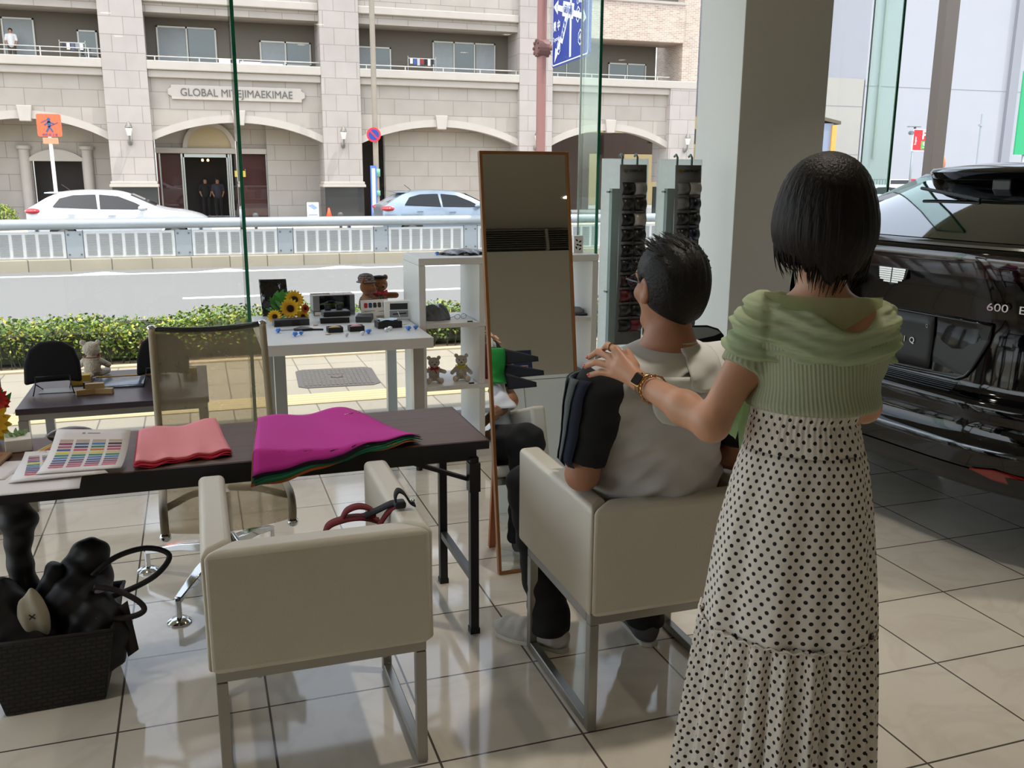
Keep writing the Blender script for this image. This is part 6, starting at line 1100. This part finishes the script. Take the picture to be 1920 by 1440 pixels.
def woman_body(p):
    d = smin(torso_w(p), arms_w(p), .035); d = smin(d, cap(p, wp(.018, 1.25, .0), wp(.010, 1.42, .004), .050, .047), .04); d = smin(d, headf(p, HW, WS, FY), .02)
    for i in (-1, 1): k = wp(i*.075+.0, .46, .02); a = wp(i*.065, .09, -.02); d = smin(d, cap(p, wp(i*.066, .86), k, .068, .05), .04); d = smin(d, cap(p, k, a, .05, .033), .02); d = smin(d, cap(p, a-np.array((0, 0, .05)), wp(i*.07, .035, .15), .032, .026), .02)
    d = hand(d, p, wL, KN, TP, TH); return hand(d, p, wR, [mirx(k) for k in KN], [(mirx(a), mirx(b)) for a, b in TP], [mirx(q) for q in TH])
skin(woman_body, (.86, 1.36, .0), (1.60, 2.24, 1.62), .0044).o('body', skinw, **W, smooth=True); headparts(wom, HW, WS, FY, 'b0605c')
# fingernails and a ring
for k, (a, b) in enumerate(TP):
    a, b = Vector(a), Vector(b); d_ = (b-a).normalized(); n_ = Vector((-.55, -.65, .5)); n_ = (n_-d_*n_.dot(d_)).normalized(); MB().ell((0, 0, 0), (.0058, .0042, .0016), 8, frame(b+n_*.0062-d_*.001, d_, n_.cross(d_))).o('nail', mat('nail_red', 'b83226', .25), **W, smooth=True)
def loop(c, ax, r, tr, name, m, n=26, sq=1.0):
    x = Vector(ax).normalized(); u = x.orthogonal().normalized(); v_ = x.cross(u); return MB().tube([Vector(c)+u*r*math.cos(a)+v_*r*sq*math.sin(a) for a in np.linspace(0, 2*math.pi, n)[:-1]], tr, 8, True).o(name, m, **W, smooth=True)
goldw = mat('jewel_gold', 'b98a56', .22, 1.0, var=.05); i0, i1 = Vector(KN[0]), Vector(TP[0][0]); loop(i0.lerp(i1, .5), i1-i0, .0105, .0016, 'ring', goldw)
# watch and chain bracelet on her left wrist
wt = thing('wrist_watch', 'square gold smart watch with black face on the standing woman\'s left wrist', 'watch', tuple(eL.lerp(wL, .9) if hasattr(eL, 'lerp') else eL+(wL-eL)*.9)); wc = Vector(eL+(wL-eL)*.90); ax = Vector(wL-eL).normalized()
nv = Vector((-.42, -.62, .25)); nv = (nv-ax*nv.dot(ax)).normalized(); WM = frame(wc+nv*.026, ax, nv.cross(ax)); MB().prism(rr(-.0185, .0185, -.0165, .0165, .006), .009, WM).o('case', goldw, wt, world=True, bev=.002); MB().prism(rr(-.0155, .0155, -.0135, .0135, .005), .0008, WM @ Matrix.Translation((0, 0, .0092))).o('screen', mat('watch_screen', '141318', .08), wt, world=True)
x_ = ax; u_ = nv; v_ = x_.cross(u_); b = MB(); b.grid([[tuple(wc+(u_*math.cos(a)+v_*math.sin(a))*.0285+x_*w_) for w_ in (-.008, .008)] for a in np.linspace(0, 2*math.pi, 30)[:-1]], cu=True); b.o('strap', mat('strap_gold', 'a98a66', .35, .7), wt, True, world=True, solid=.002); MB().cyl(wc+nv*.031+v_*.0165, wc+nv*.031+v_*.0195, .003, n=10).o('crown', goldw, wt, world=True)
br = thing('chain_bracelet', 'gold chain bracelet above the watch on the standing woman\'s left wrist', 'bracelet', tuple(wc)); bc = Vector(eL+(wL-eL)*.80); k_ = 22
for k in range(k_):
    a0, a1 = 2*math.pi*k/k_, 2*math.pi*(k+.8)/k_; P = lambda a: bc+(u_*math.cos(a)+v_*math.sin(a))*.0345+x_*.004*math.cos(a*2); MB().ell((0, 0, 0), (.006, .0022, .0035), 6, frame((P(a0)+P(a1))/2, P(a1)-P(a0), x_ if k % 2 else u_)).o('link', goldw, br, True, world=True)
bc2 = Vector(eR+(wR-eR)*.86); pb2 = thing('pearl_bracelet', 'pearl and gold bracelet on the standing woman\'s right wrist', 'bracelet', tuple(bc2)); ax2 = Vector(wR-eR).normalized(); u2 = ax2.orthogonal().normalized(); v2 = ax2.cross(u2)
for k in range(16): MB().ell(tuple(bc2+(u2*math.cos(2*math.pi*k/16)+v2*math.sin(2*math.pi*k/16))*.034), (.0052,)*3, 6).o('pearl', mat('pearl', 'e8dccb', .2) if k % 3 else goldw, pb2, True, world=True)
# ribbed knit top
knit = mat('knit_mint', '9fab8a', .9, var=0); v, s = coords(knit)
ang = math_node(knit, 'ARCTAN2', math_node(knit, 'SUBTRACT', s[1], 0.06), math_node(knit, 'SUBTRACT', s[0], 0.04)); rib = math_node(knit, 'SINE', math_node(knit, 'ADD', math_node(knit, 'MULTIPLY', ang, 132.0), math_node(knit, 'MULTIPLY', s[2], 90.0)))
L(knit, mixc(knit, math_node(knit, 'MULTIPLY_ADD', rib, .5, .5), '98a086', 'acb398'), bsdf(knit).inputs['Base Color']); bp = N(knit, 'ShaderNodeBump'); bp.inputs['Strength'].default_value = .35; bp.inputs['Distance'].default_value = .0015; L(knit, rib, bp.inputs['Height']); L(knit, bp.outputs[0], bsdf(knit).inputs['Normal'])
def top_w(p):
    d = torso_w(p, .009); d = smax(d-.014*np.exp(-((p[..., 2]-1.085)/.028)**2), np.abs(p[..., 2]-1.157)-.083, .006); h = smax(arms_w(p, .012, .55, False), -((p-sL)@((eL-sL)/np.linalg.norm(eL-sL))+.06)*(p[..., 0] < OX+.0)-9*(p[..., 0] >= OX), .006)
    e = None
    for S_, E_ in ((sL, eL), (sR, eR)):
        ax_ = (E_-S_)/np.linalg.norm(E_-S_); t_ = (p-S_)@ax_; q = smax(cap(p, S_, S_+(E_-S_)*.5, .054, .050), t_-.112, .004); e = q if e is None else np.minimum(e, q)
    return smin(d, e, .02)+.0015*np.sin(p[..., 2]*160)*np.exp(-((p[..., 2]-1.06)/.03)**2)
skin(top_w, (.98, 1.36, 1.02), (1.5, 1.9, 1.33), .0048).o('knit_top', knit, **W, smooth=True)
# mint tulle draped round the shoulders
tul = clothmat('mint_tulle', 'cedbb8', 'e8f2dc', .88)
def shoulders(p, g=0.0):
    d = cap(p, wp(-.085, 1.250), wp(.098, 1.246, .01), .054+g); d = smin(d, ellf(p, wp(.02, 1.20, .02), (.122+g, .112+g, .10+g), rotm(0, 0, FY)), .05)
    for S_, E_ in ((sL, eL), (sR, eR)): d = smin(d, cap(p, S_, S_+(E_-S_)*.24, .052+g, .050+g), .03)
    return smin(d, cap(p, wp(.018, 1.26), wp(.016, 1.31), .075+g, .062+g), .05)
def uv_of(p): q = p-np.array((OX, OY, 0)); return q@RV, q@VD, p[..., 2]
def tulle(p):
    u, v, z = uv_of(p); cr = (u-.01)
    swag = z-1.25+.45*(u-.02)**2*np.sign(-v+.05)+.06*np.tanh(-v*12)*0; zz_ = z+.9*(u-.03)**2*np.where(v < .02, -1, 1); fold = .0055*np.sin(105*zz_+6*u+1.1*np.sin(14*u)) + .0035*np.sin(230*zz_+25*u+1.5*np.sin(30*u)) + .002*np.sin(430*zz_-60*u)
    gath = .007*np.sin(z*170)*np.exp(-((u+.085)/.02)**2)-.005*np.exp(-((u+.085)/.010)**2)
    d = shoulders(p, .014)-fold-gath
    back = v < .03; low = np.where(back, 1.178+.05*np.clip((-u-.05)/.08, 0, 1)*0-.0*u+.9*np.clip(-u-.10, 0, 1)*.15+.25*np.clip(u-.11, 0, 1), 1.17); top = np.where(back, 1.312-.062*np.exp(-((u-.085)/.075)**2)*np.clip(-v*18, 0, 1)+.015*np.exp(-((u+.095)/.03)**2), 1.30-.05*np.exp(-(u/.09)**2))
    return smax(smax(d, low-z, .008), z-top, .010)
skin(tulle, (.98, 1.38, 1.13), (1.5, 1.92, 1.37), .0042).o('tulle_drape', tul, **W, smooth=True)
# sheer inner layer across the nape, and the loose tails under her left arm
rows = [[wp(-.10+.235*q, 1.322-.075*r*(1-abs(2*q-1.1))-.012*r, -.085+.045*(2*q-1)**2-.012*r*(1-abs(2*q-1))) for q in np.linspace(0, 1, 16)] for r in np.linspace(0, 1, 6)]; MB().grid(rows).o('sheer_layer', clothmat('sheer_tulle', 'b9c99a', 'd8cdb2', .5), **W, smooth=True)
for k, (u0, u1, uz, zb) in enumerate(((-.19, -.125, -.155, .985), (-.150, -.105, -.125, .925))):
    MB().grid([[wp((u0+(u1-u0)*q)*(1-r)+(uz+(q-.5)*.03*(1-.5*r))*r, 1.10-(1.10-zb)*r-.02*q*r, .05+.012*math.sin(5*r+3*q+k)) for q in np.linspace(0, 1, 6)] for r in np.linspace(0, 1, 12)]).o('tulle_tail', clothmat('tail_tulle', 'bfe0aa', 'dff0d4', .55) if k == 0 else MATS['tail_tulle'], **W, smooth=True)
# hair: a rounded bob with thin ends
hmw = hairmat('hair_brown', '0a0706', '1c1311', (230, 230, 7))
def whair(p):
    q = ((p-np.array(HW))@rotm(0, 0, FY)); u, v, z = uv_of(p); d = ellf(q, (0, -.012, .022), (.098, .106, .112)); d = smin(d, ellf(q, (0, -.018, -.035), (.100, .098, .080)), .05); d = smin(d, cap(q, (0, -.040, -.05), (.012, -.050, -.13), .068, .052), .04)
    a = np.arctan2(q[..., 0], -q[..., 1]-.01); d = d+.0007*np.sin(a*34+q[..., 2]*18)+.0006*np.sin(a*77+3)
    d = smax(d, -ellf(q, (0, .098, -.035), (.066, .062, .10)), .02); d = smax(d, -ellf(q, (0, .02, -.16), (.055, .09, .07)), .02)
    return smax(d, (-.088+.010*np.sin(a*11)+.005*np.sin(a*29)-.034*np.exp(-(a/.6)**2))-q[..., 2], .006)
hw = skin(whair, (1.05, 1.45, 1.3), (1.42, 1.85, 1.63), .0042).o('hair', hmw, **W, smooth=True); b = MB()
rz_ = Matrix.Rotation(FY, 3, 'Z')
for k in range(420):
    a = rng.uniform(-2.0, 2.0); rr_ = .096 + rng.normal(0, .002); z0 = rng.uniform(-.055, -.005); ln = rng.uniform(.045, .085)+.045*math.exp(-(a/.6)**2); inw = rng.uniform(.012, .042); tw = rng.normal(0, .05)
    P = [Vector(HW)+rz_ @ Vector((math.sin(a+tw*t)*(rr_+.004*t-inw*t*t), -.015-math.cos(a+tw*t)*(rr_+.002-inw*1.4*t*t-.012*t*math.exp(-(a/.7)**2)), z0-ln*t)) for t in (0, .3, .6, .85, 1)]; b.tube(P, [.0016, .0017, .0013, .0008, .0002], 4)
b.o('hair_ends', hmw, hw, True, world=True)
# long dotted skirt in two tiers
sk = mat('skirt_dots', 'd9d2c8', .85, var=0); uvn = N(sk, 'ShaderNodeUVMap'); uvn.uv_map = 'cloth'; se = N(sk, 'ShaderNodeSeparateXYZ'); L(sk, uvn.outputs[0], se.inputs[0]); SP = .0245
row = math_node(sk, 'FLOOR', math_node(sk, 'DIVIDE', se.outputs[1], SP*.62)); ox_ = math_node(sk, 'MULTIPLY', math_node(sk, 'MODULO', row, 2.0), .5); fx = math_node(sk, 'SUBTRACT', math_node(sk, 'FRACT', math_node(sk, 'ADD', math_node(sk, 'DIVIDE', se.outputs[0], SP), ox_)), .5); fy = math_node(sk, 'MULTIPLY', math_node(sk, 'SUBTRACT', math_node(sk, 'FRACT', math_node(sk, 'DIVIDE', se.outputs[1], SP*.62)), .5), .62)
dist = math_node(sk, 'SQRT', math_node(sk, 'ADD', math_node(sk, 'MULTIPLY', fx, fx), math_node(sk, 'MULTIPLY', fy, fy))); mr = N(sk, 'ShaderNodeMapRange'); mr.inputs[1].default_value = .165; mr.inputs[2].default_value = .20; mr.inputs[3].default_value = 1; mr.inputs[4].default_value = 0; L(sk, dist, mr.inputs[0])
L(sk, mixc(sk, mr.outputs[0], 'dcd5cb', '141212'), bsdf(sk).inputs['Base Color'])
LEFT = [(1.075, -.108), (1.05, -.112), (.98, -.126), (.912, -.145), (.78, -.172), (.576, -.196), (.406, -.210), (.156, -.228), (.05, -.235)]; RIGHT = [(1.075, .116), (1.05, .110), (.954, .137), (.846, .155), (.635, .180), (.48, .193), (.224, .210), (.05, .222)]
def intp(T, z): zs = [q[0] for q in T][::-1]; return float(np.interp(z, zs, [q[1] for q in T][::-1]))
def tier(name, z0, z1, n, fold, nf, flare=0.0, seed=0.0, shirr=0.0):
    nt = 220; rows = []; U = []; zz = np.linspace(z0, z1, n); arc = None
    for i, z in enumerate(zz):
        l, r = intp(LEFT, z), intp(RIGHT, z); cu, a = (l+r)/2, (r-l)/2; bb = a*(.80+.08*(1.05-z)); t = i/(n-1); row = []
        for k in range(nt):
            q = 2*math.pi*k/nt; w_ = fold(t)*(math.sin(nf*q+seed+.7*math.sin(3*q))+.45*math.sin(nf*2.3*q+1.7*seed+t*1.2)) + shirr*math.sin(62*q)*math.exp(-((t-.35)/.45)**2)+shirr*.8*math.sin(70*z*math.pi)*(1-t)
            k1 = 1+(w_+flare*t*.0)/a; row.append(wp(cu+a*k1*math.cos(q), z, -.01+bb*k1*math.sin(q)))
        rows.append(row)
    A = np.array(rows); per = np.zeros((n, nt+1)); per[:, 1:] = np.cumsum(np.linalg.norm(np.roll(A, -1, 1)-A, axis=2), 1); mid = per[n//2]
    b = MB(); b.grid(A, cv=True); o = b.o(name, sk, **W, smooth=True, solid=.002); uvl = o.data.uv_layers.new(name='cloth'); ln = np.concatenate([[0], np.cumsum(np.linalg.norm(np.diff(A[:, 0], axis=0), axis=1))]); hs = np.mean([np.concatenate([[0], np.cumsum(np.linalg.norm(np.diff(A[:, c], axis=0), axis=1))]) for c in (0, 55, 110, 165)], 0)
    for f in o.data.polygons:
        js = [(o.data.loops[li].vertex_index % nt) for li in f.loop_indices]; wrap = max(js)-min(js) > nt//2
        for li in f.loop_indices:
            vi = o.data.loops[li].vertex_index; i, j = divmod(vi, nt); jj = j+nt if wrap and j < nt//2 else j; s_ = mid[jj] if jj <= nt else mid[-1]; uvl.data[li].uv = (s_+.3, 2-hs[i]-z1*.37)
    return o
tier('waist_band', 1.08, .985, 14, lambda t: .0015, 9, shirr=.0022); tier('upper_skirt', .985, .572, 26, lambda t: .002+.006*t, 7, seed=.8); tier('lower_tier', .578, .05, 34, lambda t: .0075+.012*min(1, t*1.3), 21, seed=2.1)
MB().tube([wp((intp(LEFT, .575)+intp(RIGHT, .575))/2+(intp(RIGHT, .575)-intp(LEFT, .575))/2*1.03*math.cos(q), .576+.003*math.sin(40*q), -.01+(intp(RIGHT, .575)-intp(LEFT, .575))/2*.865*math.sin(q)*1.03) for q in np.linspace(0, 2*math.pi, 160)[:-1]], .0024, 6, True).o('tier_seam', sk, **W, smooth=True)
for i in (-1, 1):
    c = wp(i*.068, 0, .03); Mx = frame(c-VD*.10, VD, -RV); MB().prism([(0, -.028), (.1, -.034), (.2, -.03), (.235, 0), (.2, .03), (.1, .034), (0, .028), (-.015, 0)], .05, Mx).o('shoe', mat('shoe_beige', 'b09a80', .5), **W, bev=.012)
# ---------------------------------------------------------------- the black car in the showroom
carb = mat('car_black', '030304', 0.06, spec=0.3, var=0, coat=0.45); satin = mat('satin_black', '111214', 0.35, var=0.04); cglass = mat('car_glass', '07080a', 0.02, spec=0.9, var=0, coat=1.0); tail = mat('tail_dark', '1b0608', 0.08, coat=1.0); silver = mat('badge_silver', 'c9ccd0', 0.15, 1.0, var=0); refr = mat('reflector_red', '7a1512', 0.15, coat=.6)
t = thing('car', 'glossy black car parked in the showroom on the right, seen from behind', 'car', (2.849, 3.266, 0), R(6)); CL = wmat(t)
def Wd(z): return float(np.interp(z, [.3, .6, 1.0, 1.25, 1.36, 1.55, 1.66], [.93, .98, .97, .93, .83, .64, .56]))
PR = sm([(x, 0, z) for x, z in ((.16, .30), (.04, .315), (-.035, .38), (-.055, .46), (-.058, .515), (-.035, .545), (-.022, .60), (-.03, .655), (-.02, .69), (.035, .715), (.045, .78), (.05, .95), (.028, 1.05), (.0, 1.15), (-.012, 1.225), (-.008, 1.265), (.03, 1.288), (.10, 1.315), (.40, 1.43), (.74, 1.545), (.90, 1.595), (1.6, 1.655), (2.3, 1.63), (2.9, 1.43), (3.4, 1.16), (4.2, 1.06), (4.72, .88), (4.84, .6), (4.78, .32))], 3)
def pt(p, tt, off=0.0):
    bulge = .30*abs(tt)**4.5 if p.x < .9 else 0.0; k = (1-min(max((p.x-.1)/.8, 0), 1)); return (p.x+bulge*k-off, tt*Wd(p.z), p.z-.03*abs(tt)**3*(p.x > .8))
TT = np.linspace(-1, 1, 41)
MB().grid([[pt(p, q) for q in TT] for p in PR]).o('body_shell', carb, t, True, ang=50)
for sgn in (-1, 1):
    b = MB(); base = [pt(p, sgn) for p in PR]; low = [(x, sgn*Wd(.34)*.99, .30) for x, y, z in base]; rows = []
    for q in np.linspace(0, 1, 8): rows.append([(x, sgn*Wd(z_) if q > 0 else y, z_) for (x, y, z) in base for z_ in [max(z-(z-.30)*q, .30)]])
    b.grid(rows).o('side_panel', carb, t, True)
    g = MB().grid([[(x, sgn*(Wd(z)+.004), z) for x in np.linspace(x0, x1, 12)] for z, x0, x1 in ((1.20, .75, 3.05), (1.30, .82, 2.95), (1.42, .95, 2.7), (1.50, 1.15, 2.4))]); g.o('side_window', cglass, t, True)
    for x in (.98, 4.0): wl2 = MB().cyl((x, sgn*.72, .37), (x, sgn*.965, .37), .37, n=36).o('wheel', rubber, t, True, ang=40); MB().lathe([(.02, .02), (.24, .015), (.27, 0), (.27, -.02)], n=20).xf(Matrix.Translation((x, sgn*.966, .37)) @ Matrix.Rotation(-sgn*math.pi/2, 4, 'X')).o('rim', silver, wl2, True, ang=40)
MB().box(.3, 4.6, -.9, .9, .26, .31).o('underbody', satin, t)
def patch(name, m, y0, y1, z0, z1, off=.004, ny=20, nz=6, skew=0.0, solid=0.0): return MB().grid([[tuple(surf(y, z, off)) for y in np.linspace(y0-skew*(z-z0), y1+skew*(z-z0), ny)] for z in np.linspace(z0, z1, nz)]).o(name, m, t, True, solid=solid)
ZX = []
for p in PR[:60]:
    if not ZX or p.z > ZX[-1][0]+1e-4: ZX.append((p.z, p.x))
def surf(y, z, off=.004): return Vector(pt(Vector((float(np.interp(z, [q[0] for q in ZX], [q[1] for q in ZX])), 0, z)), y/Wd(z), off))
MB().grid([[tuple(surf(y*q, z, .006)) for q in np.linspace(-1, 1, 25)] for z, y in ((1.305, .80), (1.34, .76), (1.40, .70), (1.46, .62), (1.52, .54), (1.535, .52))]).o('rear_window', cglass, t, True)
patch('tail_light_bar', tail, -.92, .92, 1.17, 1.262, .005, 40, 8); patch('chrome_strip', silver, -.86, .86, 1.283, 1.292, .006, 40, 3); patch('bumper_crease', mat('trim_dark_chrome', '5d6065', .1, .9), -.86, .86, .507, .519, .005, 40, 3)
sp = MB(); sec = lambda y, k: [(.58+.25*abs(y/.6)**3+dx, y, z) for dx, z in ((0, 1.575), (.02, 1.592-.0*k), (.42, 1.625), (.46, 1.59), (.12, 1.505), (.02, 1.545))]; sp.rings([sec(y, 0) for y in np.linspace(-.58, .58, 21)]).o('roof_spoiler', carb, t, True, ang=40)
MB().box(.60, .80, -.045, .05, 1.455, 1.545).o('brake_light', satin, t, bev=.008); MB().cyl((.45, -.02, 1.455), (.50, .35, 1.50), .008, n=8).o('wiper', satin, t)
b = MB(); q = [(.30, .99), (.467, .985), (.455, .92), (.40, .80), (.375, .765), (.34, .748), (0, .742)]; outl = [(-y, z) for y, z in q]+[(y, z) for y, z in reversed(q)][1:]
b.add([tuple(surf(y, z, .002)) for y, z in outl], [tuple(range(len(outl)))]).o('plate_recess', satin, t); MB().tube([tuple(surf(y, z, .006)) for y, z in outl], .007, 8, True).o('recess_edge', carb, t, True)
patch('plate_panel', mat('panel_matte', '191a1c', .5), -.20, .20, .76, .985, .007, 12, 6, solid=.004)
patch('lower_diffuser', satin, -.74, .74, .33, .42, .006, 20, 5)
for sgn in (-1, 1): MB().add([tuple(surf(sgn*y, z, .010)) for y, z in ((.51, .425), (.60, .40), (.78, .375), (.80, .40), (.72, .43), (.60, .44))], [(0, 1, 2, 3, 4, 5)]).o('red_reflector', refr, t, solid=.006)
for k in range(6): MB().tube([tuple(surf(y, .70+.006*k-.0*k, .004)) for y in np.linspace(-.34, .34, 12)], .0022, 5).o('step_rib', satin, t)
ep = lambda y, z: tuple(CL @ surf(y, z, .006)); b = MB(); e = [(-.078, .032), (.078, .032), (.066, -.012), (0, -.040), (-.066, -.012)]; c0 = surf(0, 1.143, .008); EM = frame(CL @ c0, CL.to_3x3() @ Vector((0, -1, 0)), CL.to_3x3() @ Vector((.06, 0, 1)))
MB().prism([(x*1.07, y*1.1) for x, y in e], .006, EM).o('emblem_back', satin, t, world=True); 
for i in range(7):
    for j in range(2):
        y1 = .029-i*.0092; hw = min(.072, .072*(1-max(0, -.012-y1)/.032) if y1 < -.012 else .072-(.03-y1)*.15); 
        if hw > .012: x0, x1 = (-hw, -.003) if j == 0 else (.003, hw); MB().prism([(x0, y1-.0072), (x1, y1-.0072), (x1, y1), (x0, y1)], .010, EM).o('emblem_bar', silver, t, world=True)
TM = lambda y, z, off=.012: frame(CL @ surf(y, z, off), CL.to_3x3() @ (surf(y-.05, z, off)-surf(y, z, off)), CL.to_3x3() @ Vector((0, 0, 1)))
for ch_, y in zip('LYRIQ', (.086, .043, 0, -.036, -.076)): text(ch_, .034, silver, t, TM(y-.02, .868), 'badge_letter', .0015, bold=.0005)
for tx_, ty_ in (('600', -.500), ('E4', -.606)): text(tx_, .043, silver, t, frame(CL @ (surf(ty_, 1.062, .018)), CL.to_3x3() @ (surf(-.70, 1.062)-surf(-.47, 1.062)), CL.to_3x3() @ Vector((0, 0, 1))), 'trim_badge', .003, sx=1.3); text('Q', .018, silver, t, TM(-.165, .94), 'badge_letter', .001)
# ---------------------------------------------------------------- cars on the road
def hatch(label, loc, rz, paint, name='car', L_=4.40):
    t = thing(name, label, 'car', loc, rz); up = sm([(x, 0, z) for x, z in ((0, .62), (.02, .98), (.16, 1.10), (.62, 1.36), (1.1, 1.45), (1.8, 1.455), (2.35, 1.38), (3.15, 1.03), (3.8, .92), (4.25, .78), (4.40, .60))], 5); sec = []
    Wf = lambda z: float(np.interp(z, [.2, .5, .85, 1.0, 1.4], [.82, .89, .89, .85, .58]))
    def lowz(x):
        z = .22
        for wx in (.82, 3.48):
            if abs(x-wx) < .37: z = max(z, .31+math.sqrt(.37**2-(x-wx)**2))
        return z
    for p in up:
        nr = .86+.14*math.sin(math.pi*min(max(p.x/L_, 0), 1))**.35; zb = min(lowz(p.x), p.z-.05); zz = np.linspace(zb, p.z, 9); s = [(p.x, -Wf(z)*nr, z) for z in zz]; w_ = Wf(p.z)*nr; s += [(p.x, w_*q, p.z+.03*(1-q*q)) for q in np.linspace(-1, 1, 9)[1:-1]]; s += [(p.x, Wf(z)*nr, z) for z in zz[::-1]]; sec.append(s)
    MB().rings(sec).o('body_shell', paint, t, True, ang=38); dg_ = mat('hatch_glass', '12161a', .05, spec=.4); pil = mat('pillar_black', '141518', .3)
    for sg in (-1, 1):
        for nm, pts in (('rear_side_window', [(.62, 1.08), (.78, 1.28), (1.1, 1.36), (1.62, 1.375), (1.66, 1.02)]), ('front_side_window', [(1.72, 1.02), (1.70, 1.375), (2.15, 1.33), (2.55, 1.17), (2.85, 1.01)])):
            MB().add([(x, sg*(Wf(z)*.995+.012), z) for x, z in pts], [tuple(range(len(pts)))]).o(nm, dg_, t, solid=.01)
        m_ = MB().ell((2.72, sg*.96, 1.04), (.10, .07, .075), 8).o('wing_mirror', paint, t, True)
        MB().box(1.9, 2.08, sg*.91-.015, sg*.91+.015, .86, .885).box(.95, 1.13, sg*.90-.015, sg*.90+.015, .88, .905).o('door_handle', paint, t)
        MB().ell((.16, sg*.68, .97), (.20, .22, .085), 10).o('tail_lamp', mat('lamp_red', 'b01a1c', .15, coat=.8), t, True); MB().ell((4.1, sg*.62, .72), (.2, .16, .06), 8).o('head_lamp', mat('lamp_clear', 'cfd6da', .1), t, True)
        for x in (.82, 3.48): wl_2 = MB().cyl((x, sg*.64, .31), (x, sg*.86, .31), .31, n=24).o('wheel', rubber, t, True, ang=40); MB().cyl((x, sg*.861, .31), (x, sg*.866, .31), .21, n=16).o('rim', silver, wl_2)
    MB().add([(.20, -.5, 1.135), (.20, .5, 1.135), (.60, .46, 1.355), (.60, -.46, 1.355)], [(0, 1, 2, 3)]).o('rear_window', dg_, t, solid=.03); MB().add([(2.46, -.5, 1.37), (2.46, .5, 1.37), (3.05, .58, 1.09), (3.05, -.58, 1.09)], [(0, 1, 2, 3)]).o('windscreen', dg_, t, solid=.03)
    MB().box(.42, .72, -.5, .5, 1.40, 1.43).o('rear_spoiler', paint, t, bev=.01); MB().cyl((1.0, 0, 1.45), (.78, 0, 1.62), .008, n=6).o('antenna', pil, t); return t
hatch('white hatchback driving behind the road guard rail at the left', (-3.97, 26.9, -.45), 0, mat('car_white', 'bfc1c4', .2, coat=.5)); hatch('silver blue hatchback behind the road guard rail left of the mirror', (5.02, 26.9, -.45), 0, mat('car_silver', '7f8d9a', .25, .4, coat=.6))
hatch('white car parked in the lot beyond the road, just right of the standing woman\'s head', (30.6, 38.6, -.46), R(3), mat('car_white'))
